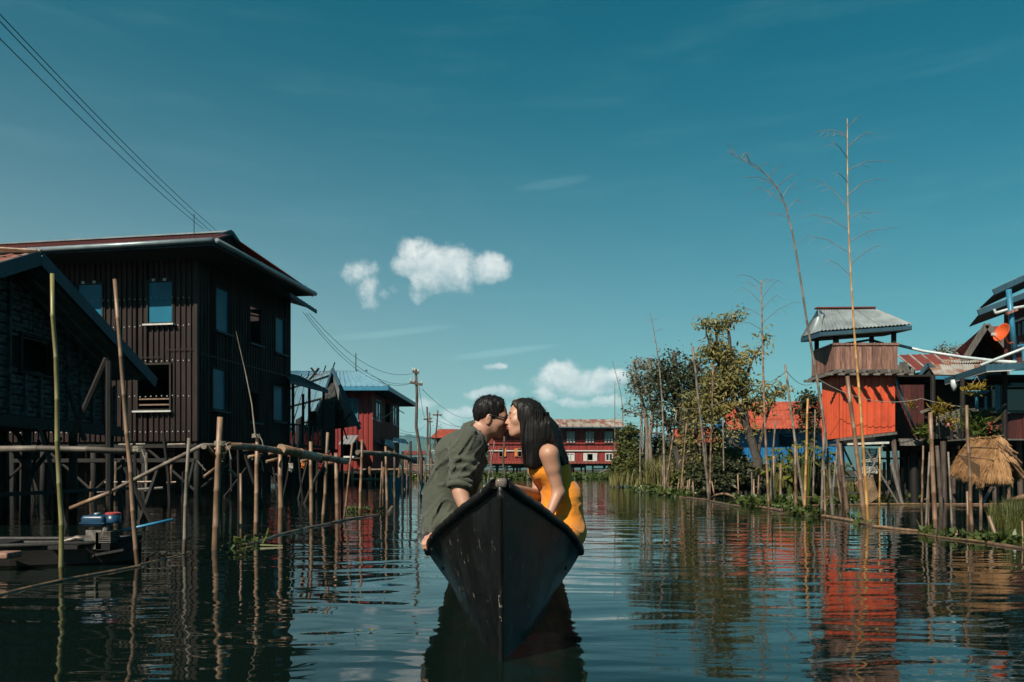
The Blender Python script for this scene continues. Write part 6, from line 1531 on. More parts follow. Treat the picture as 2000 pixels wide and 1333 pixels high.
mb = MB(); mb.tube([W(1945, 612, d - .1), W(1972, 604, d - .1), W(2000, 599, d - .1), W(2060, 596, d - .1)], .035, 7); mb.build('gutter_pipe', M['pipe_white'], HT, smooth=True)
mb = MB(); mb.tube([W(1945, 612, d - .1), W(1941, 604, d - .1)], .03, 6); mb.build('gutter_end', M['pipe_white'], HT)
mb = MB(); mb.tube([W(1970, 566, d - .15), W(1982, 690, d - .15)], .062, 8); mb.build('blue_post', M['paint_blue'], HT, smooth=True)
mb = MB(); mb.beam(W(1966, 613, d - .25), W(1986, 605, d - .25), .08, .06); mb.build('bracket', M['wood_brown'], HT)
Ft = Face((xat(1962, d + .8), d + .8, 0), (1, 0, 0), (0, -1, 0))
u, k = 0, 0
while u < 2.2:
    mb = MB(); fbox(mb, Ft, u + .004, u + .156, zat(720, d + .8), zat(585, d + .8), -.03, .01 * (k % 2)); mb.build('plank', M['wood_maroon'], HT); u += .16; k += 1
mb = MB(); q0, q1 = W(1962, 720, d + .85), W(1970, 720, d + 3.2); mb.slab([q0, q1, q1 + Vector((0, 0, 1.75)), q0 + Vector((0, 0, 1.6))], .05, (-1, .3, 0)); mb.slab([q1, q1 + Vector((3, 0, 0)), q1 + Vector((3, 0, 1.75)), q1 + Vector((0, 0, 1.75))], .05, (0, 1, 0)); mb.build('wall', M['wood_dark'], HT)
mb = MB(); mb.tube([W(1982, 628, d + .6), W(2040, 606, d + .6)], .03, 6); mb.build('pipe', M['pipe_white'], HT)
for (a, b) in (((1988, 632), (1993, 656)), ((1996, 628), (2008, 654)), ((1990, 668), (1998, 690))):
    mb = MB(); mb.slab([W(a[0], b[1], d + .77), W(b[0], b[1], d + .77), W(b[0], a[1], d + .77), W(a[0], a[1], d + .77)], .02, (0, -1, 0)); mb.build('window', M['glass_dark'], HT)
for (a, b) in (((1977, 678), (2020, 672)), ((1980, 676), (1981, 706)), ((1998, 674), (1999, 706))):
    mb = MB(); mb.tube([W(*a, d - .05), W(*b, d - .05)], .03, 6); mb.build('blue_rail', M['paint_blue'], HT)
DS = thing('satellite_dish', W(1968, 668, 17.9), 'orange satellite dish on the blue posted house at the right edge', 'satellite dish')
dd = 17.9; c = W(1961.5, 652, dd); nrm = Vector((-.92, -.20, .34)).normalized(); Rd = nrm.to_track_quat('Z', 'Y').to_matrix(); r = .21
mb = MB(); prof = [(r * k / 6, .09 * (k / 6) ** 2) for k in range(1, 7)] + [(r * 1.02, .09)] + [(r * k / 6, .09 * (k / 6) ** 2 - .015) for k in range(6, 0, -1)]
mb.lathe(c, prof, 22, Rd); mb.build('reflector', M['dish_orange'], DS, smooth=True)
mb = MB(); mb.tube([W(1956, 669, dd - .1), W(1941, 656, dd - .3)], .012, 6); ar = mb.build('feed_arm', M['dish_orange'], DS)
mb = MB(); mb.box(W(1940, 653, dd - .32), (.07, .05, .06)); mb.build('receiver', M['paint_white'], DS)
mb = MB(); mb.tube([c, W(1968, 668, dd), W(1972, 671, dd), W(1979, 669, dd + .3)], .016, 6); mb.build('mount', M['dish_orange'], DS)
# pipes between tower and houses
mb = MB(); mb.tube([W(1744, 672, 18.9), W(1802, 686, 18.8), W(1880, 698, 18.3), W(1950, 706, 17.5), W(1985, 708, 17.1)], .035, 8); tag(mb.build('water_pipe', M['pipe_white'], None, smooth=True), 'long pale pipe running from the lookout of the orange tower to the porch roof', 'pipe')
mb = MB(); mb.tube([W(2060, 655, 16.3), W(2000, 681, 16.4), W(1915, 714, 16.5)], .032, 8); tag(mb.build('water_pipe', M['pipe_white'], None, smooth=True), 'white pipe sloping down from the right edge onto the porch roof corner', 'pipe')
mb = MB(); mb.tube([W(1750, 740, 18.4), W(1770, 800, 18.6), W(1795, 858, 18.8)], .028, 7); tag(mb.build('water_pipe', M['fascia_teal'], None, smooth=True), 'dark teal pipe slanting down right of the orange tower', 'pipe')
mb = MB(); mb.tube(sag(W(1598, 741, 17.9), W(1800, 779, 18.2), .25) + sag(W(1800, 779, 18.2), W(1880, 795, 18.2), .02)[1:], .007, 5); tag(mb.build('rope', M['rope'], None), 'pale rope sagging across the front of the orange tower', 'rope')
# porch plants
def potplant(name, label, px, py, d, rx, ry, mat, n, leaf, up=(0, 0, .9), cat='plant', aspect=.16, spread=.04, per=14):
    c = W(px, py, d); s = d / F; b = W(px, py + ry, d); t = thing(name, b, label, cat)
    st = MB(); C = []
    for k in range(n):
        e = c + Vector((random.gauss(0, rx * s * .55), random.gauss(0, rx * s * .4), random.gauss(0, ry * s * .5)))
        st.tube([b, b.lerp(e, .5) + Vector((0, 0, .04)), e], [.008, .006, .003], 4, cap=False)
        for _ in range(per): C.append(b.lerp(e, random.uniform(.3, 1)) + Vector((random.gauss(0, spread), random.gauss(0, spread), random.gauss(0, spread))))
    st.build('stem', M['leaf_bush'], t); leaves([tuple(q) for q in C], leaf, mat, 'foliage', t, droop=.15, aspect=aspect, up=up); return t
bt = potplant('hanging_plant', 'yellow leaved plant in a blue bowl hanging before the porch', 1905, 761, 17.2, 26, 6, 'leaf_yellow', 18, .11, (0, 0, .25))
mb = MB(); mb.lathe(W(1908, 774, 17.2), [(.06, 0), (.16, .03), (.23, .09), (.235, .10)], 14); mb.build('bowl', M['paint_blue'], bt, smooth=True)
for px in (1890, 1925):
    mb = MB(); mb.tube([W(px, 768, 17.2), W(1908, 735, 17.3)], .004, 4); mb.build('cord', M['rope'], bt)
potplant('porch_fern', 'arching green plant with long blades on the porch beside the maroon planks', 1908, 828, 17.6, 26, 26, 'leaf_fern', 34, .24, (0, 0, .7), aspect=.07)
potplant('climbing_plant', 'yellow leaved climbing plant over the grey pickets', 1832, 790, 18.2, 20, 16, 'leaf_yellow', 16, .12, (0, 0, .1), per=9)
potplant('climbing_plant', 'sprig of yellow leaves left of the picket railing, beside the teal pipe', 1781, 789, 18.3, 8, 7, 'leaf_yellow', 4, .09, (0, 0, .3), per=9)
potplant('climbing_plant', 'yellow leaves hanging between the grey pickets', 1852, 815, 18.5, 22, 12, 'leaf_yellow', 12, .11, (0, 0, -.4), per=7)
potplant('climbing_plant', 'green creeper at the left end of the porch deck', 1800, 838, 18.6, 10, 16, 'leaf_fern', 14, .10, (0, 0, .2), per=12, aspect=.3)
potplant('porch_shrub', 'dark leafy shrub with red flowers before the maroon planks', 1935, 838, 17.5, 14, 18, 'leaf_dark', 20, .11, (0, 0, .5), aspect=.3)
fl_ = MB()
for k in range(12):
    p = W(random.uniform(1926, 1948), random.uniform(826, 848), 17.25); fl_.lathe(p, [(.008, 0), (.02, .012), (.01, .03)], 6)
tag(fl_.build('flowers', M['cap_pink'], None), 'small red flowers on the dark porch shrub', 'flowers', kind='stuff')
for (px, py), lb in zip(((1834, 798), (1848, 797), (1852, 834)), ('small pink cup on the left picket top', 'small pink cup hanging from the third picket top', 'small pink cup low between the pickets')):
    mb = MB(); mb.lathe(W(px, py, 18.3), [(.02, 0), (.035, .03), (.03, .07), (.012, .09)], 8); tag(mb.build('hanging_cup', M['cloth_pink'], None, smooth=True), lb, 'cup', 'pink cups on the railing')

# ------------------------------------------------------------------ thatched hut on stakes
d = 13.2
TH = thing('thatched_hut', W(1925, 1015, d), 'little straw thatched hut on bamboo stakes at the right edge', 'hut')
zr, ze, zw = zat(858, d), zat(935, d - .3), zat(947, d)
xa, xb = xat(1895, d + .35), xat(1951, d - .05)          # ridge runs along x ... left end to right end, tilted toward the camera
RL, RR = Vector((xa - .02, d + .35, zr - .02)), Vector((xb + .02, d - .05, zr))
# left-front slope, right gable face, far slope
A1, A2 = W(1858, 922, d + .25), W(1922, 946, d - .62)       # eave of the visible slope
B1, B2 = W(1922, 946, d - .6), W(2012, 935, d - .1)
core = MB(); core.slab([RL, RR, A2 + Vector((0, 0, .05)), A1 + Vector((0, 0, .05))], .05)
core.slab([RR, B2 + Vector((0, .1, .05)), B2 + Vector((-.25, 1.0, .05)), RL], .05); core.build('roof', M['thatch'], TH)
core = MB(); core.slab([A2 + Vector((.02, .06, 0)), W(1975, 946, d - .35), RR + Vector((.0, .06, -.02))], .05, (.4, -.9, 0)); core.build('gable', M['thatch'], TH)
body = MB(); body.slab([A1 + Vector((.1, 0, -.04)), A2 + Vector((0, .05, 0)), W(1976, 946, d - .3), W(1930, 938, d + .9)], .04); body.build('floor', M['wood_brown'], TH)
body = MB(); body.slab([A1 + Vector((.13, 0, 0)), A2 + Vector((-.02, .1, 0)), A2 + Vector((-.02, .1, .3)), A1 + Vector((.13, 0, .3))], .03, (-.8, -.5, 0)); body.build('wall', M['thatch'], TH)
def strands(name, tops, bots, n, r, jit, hang, seed_mat='thatch'):
    mb = MB()
    for _ in range(n):
        t = random.random(); s0 = random.uniform(-.02, .85); L = random.uniform(.16, .42)
        a = tops[0].lerp(tops[1], t); b = bots[0].lerp(bots[1], min(1, max(0, t + random.gauss(0, .03))))
        nn = (tops[1] - tops[0]).cross(bots[0] - tops[0]).normalized(); nn = nn if nn.y < 0 else -nn
        p = a.lerp(b, max(0, s0)); q = a.lerp(b, min(1.0 + random.uniform(0, hang), s0 + L)); off = nn * random.uniform(.02, .055)
        j = Vector((random.gauss(0, jit), random.gauss(0, jit), random.gauss(0, jit * .6)))
        mb.tube([p + off * .6, p.lerp(q, .5) + off + j * .3, q + off * .9 + j], [r, r, r * .4], 3, cap=False)
    mb.build(name, M['straw'], TH)['kind'] = 'stuff'
strands('straw', (RL, RR), (A1, A2), 1900, .0062, .022, .2)
strands('straw', (RR + Vector((-.03, 0, 0)), RR + Vector((.03, 0, 0))), (A2 + Vector((.02, 0, 0)), W(1975, 946, d - .35)), 700, .0045, .02, .03)
strands('straw', (RR, RL + Vector((.2, .3, 0))), (B2, B2 + Vector((-.1, .7, .05))), 900, .0045, .03, .22)
strands('straw', (RR + Vector((-.02, 0, .03)), RR + Vector((.05, 0, .02))), (W(1966, 905, d - .3), W(1990, 912, d - .3)), 60, .006, .03, .05)
mb = MB()
for k in range(90):
    t = random.random(); c = RL.lerp(RR, t) + Vector((0, 0, .03)); a = Vector((random.gauss(0, .045), random.gauss(0, .05), random.gauss(0, .02))); mb.tube([c - a, c + Vector((0, 0, .015)), c + a], .005, 3, cap=False)
mb.build('straw', M['straw'], TH)['kind'] = 'stuff'
for y_, t in ((0, .28), (0, .55)):
    mb = MB(); mb.tube([RL.lerp(A1, t) + Vector((-.05, -.06, .05)), RR.lerp(A2, t) + Vector((0, -.07, .05))], .009, 5); mb.build('batten', M['bamboo'], TH)
for (a, b) in (((1948, 862), (1996, 905)), ((1955, 880), (2005, 940)), ((1963, 872), (1988, 886))):
    mb = MB(); mb.tube([W(*a, d - .25), W(*b, d - .3)], .014, 6); mb.build('rafter', M['bamboo'], TH)
for (px, py, w_, dd) in ((1916, 1034, 6, -.4), (1950, 1024, 5, -.1), (1962, 1024, 5, .1), (1972, 1026, 7, -.3), (1893, 1030, 5, .2), (1978, 1015, 6, .5)):
    mb = MB(); P, Rr = bamboo_pts(Vector((xat(px, d + dd), d + dd, -.4)), W(px - 2, 940, d + dd), w_ * d / F / 2, w_ * d / F / 2.2); mb.tube(P, Rr, 7); mb.build('stake', M['bamboo'], TH)

# ------------------------------------------------------------------ poles and stakes of the right bank
G_ = 'thin stakes crowded at the left end of the right bank'
def twiggy(o, pts, label=None, n=10, L=.5, r=.0055, side=1.0):
    """Bare side shoots at the joints of a tall bamboo, a part of it."""
    mb = MB()
    for k in range(n):
        t = k / max(1, n - 1); a = pts[0].lerp(pts[1], t) if len(pts) == 2 else pts[min(len(pts) - 2, int(t * (len(pts) - 1)))].lerp(pts[min(len(pts) - 1, int(t * (len(pts) - 1)) + 1)], t * (len(pts) - 1) % 1.0)
        s_ = (1 if k % 2 else -1) * side; l_ = L * random.uniform(.5, 1.2) * (1 - .45 * t); an = random.uniform(.25, .9)
        e = a + Vector((s_ * l_ * math.cos(an), random.gauss(0, .12), l_ * math.sin(an))); e2 = e + Vector((s_ * l_ * .45, random.gauss(0, .05), -l_ * random.uniform(-.1, .4)))
        mb.tube([a, a.lerp(e, .55) + Vector((0, 0, l_ * .10)), e, e2], [r, r * .8, r * .6, r * .2], 4, cap=False)
        for q in range(3):
            p0 = a.lerp(e, random.uniform(.4, 1)); mb.tube([p0, p0 + Vector((s_ * l_ * random.uniform(.1, .35), 0, l_ * random.uniform(-.3, .3)))], [r * .45, r * .15], 3, cap=False)
    b = mb.build('side_shoot', M['twig'], None); b.parent = o; b.location = b.location - o.location
def tall(pts, d, w0, w1, mat, label, shoots):
    P = [W(px, py, d) for px, py in pts]; P[0].z = -.5; Q, R_ = [], []; n = 46
    def cr(t):                                    # Catmull-Rom through the points
        k = t * (len(P) - 1); i = min(int(k), len(P) - 2); f = k - i
        p0, p1, p2, p3 = P[max(0, i - 1)], P[i], P[i + 1], P[min(len(P) - 1, i + 2)]
        return .5 * ((2 * p1) + (p2 - p0) * f + (2 * p0 - 5 * p1 + 4 * p2 - p3) * f * f + (3 * p1 - p0 - 3 * p2 + p3) * f ** 3)
    for i in range(n + 1):
        t = i / n; r = (w0 + (w1 - w0) * t) * d / F / 2; q = cr(t)
        if i % 2 and 0 < i < n: dv = (cr(min(1, t + .01)) - cr(t - .01)).normalized(); Q += [q - dv * r * .5, q, q + dv * r * .5]; R_ += [r, r * 1.2, r]
        else: Q.append(q); R_.append(r)
    mb = MB(); mb.tube(Q, R_, 8); o = mb.build('bamboo_pole', M[mat], None)
    for p_ in o.data.polygons: p_.use_smooth = len(p_.vertices) == 4
    tag(o, label, 'bamboo pole')
    if shoots: t0, t1, k, L, sd_ = shoots; twiggy(o, [cr(t0 + (t1 - t0) * i / 8) for i in range(9)], n=k, L=L, side=sd_)
    return o
tall([(1700, 1026), (1682, 816), (1668, 640), (1657, 430), (1655, 232)], 11.7, 7, 1.3, 'bamboo_yellow', 'tallest yellow bamboo pole crossing before the orange tower', (.62, .99, 15, .62, 1))
tall([(1631, 1008), (1611, 840), (1578, 640), (1544, 440), (1505, 350), (1420, 296)], 13.8, 7, 1.0, 'bamboo_grey', 'tall grey bamboo pole bending left high above the orange tower', (.62, .97, 14, .5, 1))
tall([(1504, 1000), (1493, 800), (1489, 650), (1487, 548)], 16.0, 5.5, 2.0, 'bamboo', 'tall straight bamboo with bare side shoots before the orange roof', (.68, .99, 10, .65, 1))
tall([(1299, 966), (1294, 800), (1284, 690), (1270, 612)], 25.0, 5, .8, 'bamboo_grey', 'tall thin bamboo whip before the dense dark tree', (.6, .95, 6, .3, 1))
tall([(1214, 945), (1216, 860), (1214, 780), (1196, 705)], 43.0, 3, .8, 'bamboo_grey', 'thin whip leaning left over the right end of the long red house', (.5, .95, 6, .6, 1))
tall([(1204, 946), (1201, 850), (1201, 745)], 42.0, 2.8, .8, 'bamboo_grey', 'slim upright whip before the last window of the long red house', (.55, .98, 6, .6, 1))
for a in (
    (1385, 976, 1353, 677, 5.5, 'bamboo_grey', 'tall grey pole leaning left before the leaning trunks'),
    (1386, 973, 1393, 712, 4.2, 'bamboo', 'tall slim brown pole rising through the yellowish tree'),
    (1383, 975, 1377, 836, 3.6, 'bamboo_grey', 'shorter grey pole squeezed between two tall ones'),
    (1571, 995, 1533, 712, 5.5, 'bamboo_grey', 'tall grey pole leaning left before the blue house'),
    (1571, 997, 1578, 779, 5.5, 'bamboo_yellow', 'tall yellow pole left of the orange tower'),
    (1414, 966, 1412, 815, 3.4, 'bamboo_grey', 'slim grey pole before the left end of the orange roof'),
    (1443, 978, 1441, 927, 3.2, 'bamboo', 'short stake beside the end of the fallen bamboo'),
    (1469, 984, 1468, 922, 3.4, 'bamboo_grey', 'slim stake, left one of a close pair'),
    (1473, 984, 1472, 936, 4.6, 'bamboo', 'thicker stake, right one of a close pair'),
    (1480, 977, 1482, 928, 3.4, 'bamboo', 'slim stake just right of a close pair'),
    (1508, 994, 1511, 891, 8.0, 'bamboo', 'thick short post at the foot of the straight bamboo with shoots'),
    (1503, 985, 1515, 822, 4.4, 'bamboo_grey', 'grey pole leaning right behind the thick short post'),
    (1524, 985, 1525, 906, 6.0, 'bamboo', 'short post between the thick post and the tall pair'),
    (1541, 994, 1541, 969, 3.2, 'bamboo', 'very short stake by the front log'),
    (1554, 1003, 1553, 871, 6.5, 'bamboo', 'clean straight post left of the crossing poles'),
    (1604, 1010, 1610, 845, 6.0, 'bamboo_grey', 'grey post at the left edge of the orange tower'),
    (1612, 1010, 1608, 858, 5.0, 'bamboo', 'brown post right beside a grey one under the tower edge'),
    (1690, 1023, 1655, 735, 10.0, 'bamboo', 'thick brown pole leaning left before the orange tower wall'),
    (1657, 1018, 1640, 866, 9.0, 'bamboo', 'thick post leaning left below the tower corner'),
    (1718, 991, 1718, 874, 4.0, 'bamboo_yellow', 'slim yellow stake before the woven screen'),
    (1800, 990, 1803, 871, 4.5, 'bamboo', 'slim stake under the left end of the porch deck'),
    (1808, 1038, 1816, 883, 5.0, 'bamboo_grey', 'grey stake leaning right against the thick pole'),
    (1827, 1041, 1817, 806, 9.5, 'bamboo', 'thickest tall pole before the picket railing'),
    (1838, 990, 1830, 871, 8.5, 'wood_pole', 'grey wooden post just behind the thickest tall pole'),
    (1860, 1040, 1852, 883, 4.5, 'bamboo_grey', 'crooked thin stake left of the thatched hut'),
    (1898, 1041, 1888, 792, 7.5, 'bamboo', 'tall pole standing before the thatched hut'),
    (1868, 1052, 1868, 1036, 6.0, 'bamboo', 'short sawn stub in the water at the right'),
    (1947, 1052, 1931, 1008, 9.0, 'bamboo', 'thick slanted stub below the thatched hut'),
    (1890, 1028, 1889, 960, 5.5, 'bamboo', 'stake half hidden behind the tall pole at the hut'),
    (1997, 1062, 1996, 1018, 3.0, 'bamboo', 'thin stake in the grass at the right edge'),
    (1624, 990, 1636, 868, 5.0, 'wood_grey', 'pale slanted pole between the tower legs'),
    (1588, 984, 1592, 800, 3.0, 'bamboo_grey', 'slim grey pole just left of the orange tower'),
    (1814, 988, 1813, 930, 3.0, 'bamboo', 'short stake behind the grey leaning one'),
    (1644, 990, 1630, 900, 4.0, 'bamboo', 'stake leaning left between the tower legs'),
    (1250, 953, 1251, 815, 3.6, 'bamboo_grey', 'slim grey stake before the wide green shrub'),
    (1246, 930, 1239, 864, 2.6, 'bamboo_grey', 'short slim stake leaning left on the shrub'),
    (1256, 952, 1253, 760, 2.6, 'bamboo_grey', 'very tall slim stake before the pale tree'),
    (1298, 966, 1322, 801, 4.2, 'bamboo', 'brown pole leaning strongly right before the dark trunks'),
    (1329, 967, 1341, 826, 4.0, 'bamboo', 'brown stake leaning right before the leaning trunks'),
    (1293, 930, 1279, 860, 2.8, 'bamboo_grey', 'slim stake leaning left in the reeds'),
    (1300, 964, 1297, 850, 3.2, 'bamboo_grey', 'slim grey stake at the foot of the tall whip'),
    (1355, 972, 1353, 941, 3.2, 'bamboo', 'low stake where the front log begins'),
    (1396, 970, 1390, 940, 3.0, 'bamboo', 'low stake leaning left beside the fallen bamboo'),
    (1414, 972, 1412, 950, 3.2, 'bamboo', 'lowest stake under the fallen bamboo'),
): pole(*a)
for i, (a, b, yt, w_) in enumerate(((1306, 962, 915, 3), (1310, 960, 905, 2.6), (1314, 963, 930, 3), (1318, 962, 922, 3), (1323, 965, 935, 3.4), (1334, 966, 930, 3), (1340, 966, 938, 3.2), (1345, 967, 936, 3), (1294, 962, 910, 2.6), (1322, 958, 895, 2.4), (1341, 962, 925, 3))):
    pole(a, b, a + random.uniform(-3, 6), yt, w_, 'bamboo', 'thin bamboo stake in the crowded row below the reeds', group=G_)
# floating logs of the right bank
log([(1328, 972), (1384, 978)], 4.5, 'bamboo', 'thin bamboo floating at the left start of the right boom')
log([(1388, 980), (1445, 991)], 5.5, 'bamboo_wet', 'dark floating log right of the tall leaning pair')
rod(WW(1390, 976) + Vector((0, 0, .05)), WW(1442, 981) + Vector((0, 0, .06)), .035, 'bamboo', 'fallen bamboo arched over the water between two stakes', bend=(0, 0, .12), name='fallen_bamboo', cat='bamboo')
log([(1480, 992), (1540, 1001), (1608, 1010)], 7, 'bamboo', 'long floating bamboo log from the thick short post to the tower edge')
log([(1606, 1010), (1655, 1018), (1696, 1026)], 9, 'bamboo', 'thickest floating bamboo log before the orange tower')
log([(1708, 1031), (1750, 1035), (1797, 1039)], 9, 'bamboo', 'floating log with an open cut end right of the yellow pole')
log([(1797, 1045), (1860, 1054), (1930, 1062)], 7, 'bamboo_wet', 'dark wet floating log under the water plants at the right')
log([(1932, 1063), (1965, 1068), (2040, 1080)], 10, 'bamboo', 'thick floating log leaving the picture at the right edge')
log([(1445, 974), (1540, 973), (1660, 971)], 5, 'bamboo', 'farthest floating bamboo log before the taro plants')
log([(1580, 990), (1690, 987), (1800, 986)], 7, 'bamboo_wet', 'middle floating bamboo log under the tower')
log([(1800, 986), (1880, 986), (1966, 986)], 6, 'bamboo', 'middle floating bamboo log under the thatched hut')
rod(WW(1905, 1008) * 1 + Vector((0, 0, .02)), W(1938, 950, 14.5), .028, 'bamboo', 'slanted bamboo propped under the thatched hut', name='bamboo_prop', cat='bamboo pole')
rod(W(1972, 980, 12.0), W(2010, 968, 11.6), .045, 'bamboo', 'sawn bamboo end lying in the grass at the right edge', name='fallen_bamboo', cat='bamboo')
mb = MB(); mb.tube(sag(W(1180, 820, 42), W(1326, 796, 24), .05) + sag(W(1326, 796, 24), W(1464, 751, 20), .25)[1:] + sag(W(1464, 751, 20), W(1536, 725, 15.8), .12)[1:] + sag(W(1536, 725, 15.8), W(1598, 741, 17.9), .2)[1:], .006, 5); tag(mb.build('rope', M['rope'], None), 'long pale rope strung from pole to pole across the right bank trees', 'rope')
wire(W(1180, 822, 75), W(1300, 818, 60), .3, .012, 'wire', 'dark wire from the red house roof into the trees')
upole(1283, 822, 1280, 950, 55, 4.5, ((832, 9, 0), (847, 15, 0)), 'dark utility pole half hidden among the right bank shrubs')
# floating plants and grass
lilies('water_hyacinth', [(WW(1440, 982), WW(1530, 996), .3, 60), (WW(1300, 966), WW(1350, 972), .5, 70), (WW(1480, 985), WW(1520, 990), .4, 36)], .11, 'floating green plants along the left part of the right boom', hgt=.16)
lilies('water_hyacinth', [(WW(1545, 1002), WW(1600, 1010), .18, 40), (WW(1670, 1022), WW(1690, 1026), .08, 5)], .08, 'floating green plants beside the log left of the tower foot', hgt=.1)
lilies('water_hyacinth', [(WW(1795, 1043), WW(1850, 1050), .07, 8), (WW(1850, 1050), WW(1960, 1061), .12, 26), (WW(1930, 1056), WW(2010, 1066), .18, 34)], .06, 'floating green plants under the thatched hut at the right', hgt=.08)
lilies('water_hyacinth', [(WW(1560, 990), WW(1760, 980), .5, 60), (WW(1250, 958), WW(1300, 964), .7, 100)], .12, 'low floating plants in front of the bank behind the tower legs', hgt=.16)
lilies('water_hyacinth', [(WW(440, 1072), WW(480, 1066), .04, 3), (WW(500, 1062), WW(512, 1058), .04, 2)], .06, 'few green sprigs at the left end of the near floating log', hgt=.06)
lilies('water_hyacinth', [(WW(690, 1000), WW(710, 998), .2, 8)], .1, 'small green sprigs among the far rail posts', hgt=.06)
def big_leaf(pts, label, w_=.02):
    mb = MB(); P = [WW(px, py) + Vector((0, 0, z)) for px, py, z in pts]
    for a, b in zip(P[:-1], P[1:]):
        s_ = (b - a).cross(Vector((0, -1, .3))).normalized() * w_; mb.quad(a - s_, a + s_, b + s_ * .7, b - s_ * .7)
    tag(mb.build('floating_leaf', M['leaf_taro'], None), label, 'leaf')
big_leaf([(1812, 1050, 0), (1800, 1042, .05), (1790, 1036, .14)], 'long yellow leaf sticking up from the water before the thickest tall pole')
big_leaf([(512, 1062, 0), (520, 1056, .05), (524, 1050, .11)], 'upright green leaf growing by the near floating log', .015)
big_leaf([(470, 1074, .01), (500, 1068, .02), (552, 1068, .01)], 'long thin green leaf floating beside the near log', .008)
reeds(1962, 2060, 9.8, 11.4, 2400, .42, 'dense fine grass growing at the right edge beside the thatched hut', 'leaf_bush', .004, 'grass_clump', 0.0)
reeds(1930, 1990, 11.0, 12.0, 500, .35, 'short grass at the foot of the thatched hut', 'leaf_bush', .006, 'grass_clump', 0.0)
# ------------------------------------------------------------------ the boat the couple sits in
X0 = -.045
BT = thing('wooden_boat', (X0, 6, 0), 'black tarred wooden boat with a high pointed bow, carrying the couple', 'boat')
GW = [(.012, 3.07, .742), (.085, 3.30, .680), (.165, 3.55, .620), (.235, 3.78, .560), (.302, 4.0, .505), (.345, 4.16, .458), (.384, 4.3, .412), (.424, 4.52, .352), (.440, 4.72, .308), (.455, 5.4, .29), (.465, 8, .28), (.42, 11, .30), (.2, 12.5, .42), (.02, 13.2, .55)]
WL = [(.008, 3.34), (.055, 3.52), (.115, 3.78), (.165, 4.05), (.22, 4.4), (.265, 4.75), (.31, 5.1), (.355, 5.42), (.385, 5.75), (.425, 6.3), (.43, 8.3), (.36, 11), (.12, 12.2), (.01, 12.9)]
def cat(P, n):
    P = [Vector(p) for p in P]; out_ = []
    for i in range(len(P) - 1):
        p0, p1, p2, p3 = P[max(0, i - 1)], P[i], P[i + 1], P[min(len(P) - 1, i + 2)]
        for k in range(n):
            f = k / n; out_.append(.5 * ((2 * p1) + (p2 - p0) * f + (2 * p0 - 5 * p1 + 4 * p2 - p3) * f * f + (3 * p1 - p0 - 3 * p2 + p3) * f ** 3))
    return out_ + [P[-1]]
Gc = cat(GW, 5); Wc = cat([(a, b, 0) for a, b in WL], 5)
for sgn, nm in ((-1, 'left'), (1, 'right')):
    V, Q = [], []; rows = 12
    for g, w_ in zip(Gc, Wc):
        gp_ = Vector((X0 + sgn * g.x, g.y, g.z - .012)); wp = Vector((X0 + sgn * w_.x, w_.y, 0))
        out_ = Vector((sgn, -.25, 0))
        for j in range(rows):
            t = j / (rows - 1) * 1.35
            if t <= 1: p = gp_.lerp(wp, t) + out_ * (.012 * math.sin(math.pi * min(1, t)) * min(1, g.x / .2))
            else: p = wp + (wp - gp_).normalized() * (t - 1) * .35 + Vector((-sgn * (t - 1) * w_.x * 1.2, 0, -.02))
            V.append(p + Vector((random.uniform(-1, 1), random.uniform(-1, 1), 0)) * .0012)
    n = len(Gc)
    for i in range(n - 1):
        for j in range(rows - 1):
            a = i * rows + j; Q.append((a, a + 1, a + 1 + rows, a + rows) if sgn > 0 else (a, a + rows, a + 1 + rows, a + 1))
    np_mesh('hull_side', np.array([tuple(p) for p in V]), np.array(Q), M['hull'], BT, True)
    # inner lining and rail
    mb = MB(); V, fs = [], []
    for g, w_ in zip(Gc, Wc):
        V += [(X0 + sgn * max(0, g.x - .05), g.y + .04, g.z - .02), (X0 + sgn * max(0, w_.x - .05) * .75, max(w_.y, 3.5) + .03, .045), (X0, max(w_.y, 3.5) + .03, .04)]
    for i in range(n - 1):
        a = 3 * i; fs += [(a, a + 1, a + 4, a + 3), (a + 1, a + 2, a + 5, a + 4)]
    mb._add(V, fs); mb.build('lining', M['boat_wood'], BT)
    P, R_ = [], []
    for k, g in enumerate(Gc):
        P.append(Vector((X0 + sgn * (g.x + .004), g.y, g.z + .004))); R_.append((.0245 if g.y < 4.75 else .024) * (1 + .05 * math.sin(k * 2.3) + random.uniform(-.03, .03)))
    V, fs = [], []; m_ = 10
    for i, (p, r) in enumerate(zip(P, R_)):
        d = (P[min(i + 1, len(P) - 1)] - P[max(0, i - 1)]).normalized(); u = d.cross(Vector((0, 0, 1))).normalized(); u = u if u.x * sgn > 0 else -u; v_ = Vector((0, 0, 1))
        for k in range(m_):
            a = 2 * math.pi * k / m_; ca, sa = math.cos(a), math.sin(a)
            ca = math.copysign(abs(ca) ** .7, ca); sa = math.copysign(abs(sa) ** .7, sa)
            V.append(p + u * ca * r * 1.0 + v_ * (sa * r * .82) + Vector((0, 0, random.uniform(-.0015, .0015))))
    for i in range(len(P) - 1):
        for k in range(m_): fs.append((i * m_ + k, i * m_ + (k + 1) % m_, (i + 1) * m_ + (k + 1) % m_, (i + 1) * m_ + k))
    fs += [tuple(range(m_)), tuple((len(P) - 1) * m_ + k for k in range(m_))]
    mb = MB(); mb._add(V, fs); mb.build('gunwale', M['gunwale'], BT, smooth=True)
mb = MB(); P = [Vector((X0, 3.045 + .30 * t, .735 - .80 * t)) for t in [k / 16 for k in range(17)]]
mb.tube([p + Vector((random.uniform(-.0015, .0015), 0, 0)) for p in P], [.010 + .003 * math.sin(k * 1.7) ** 2 for k in range(17)], 7); mb.build('stem', M['gunwale'], BT, smooth=True)
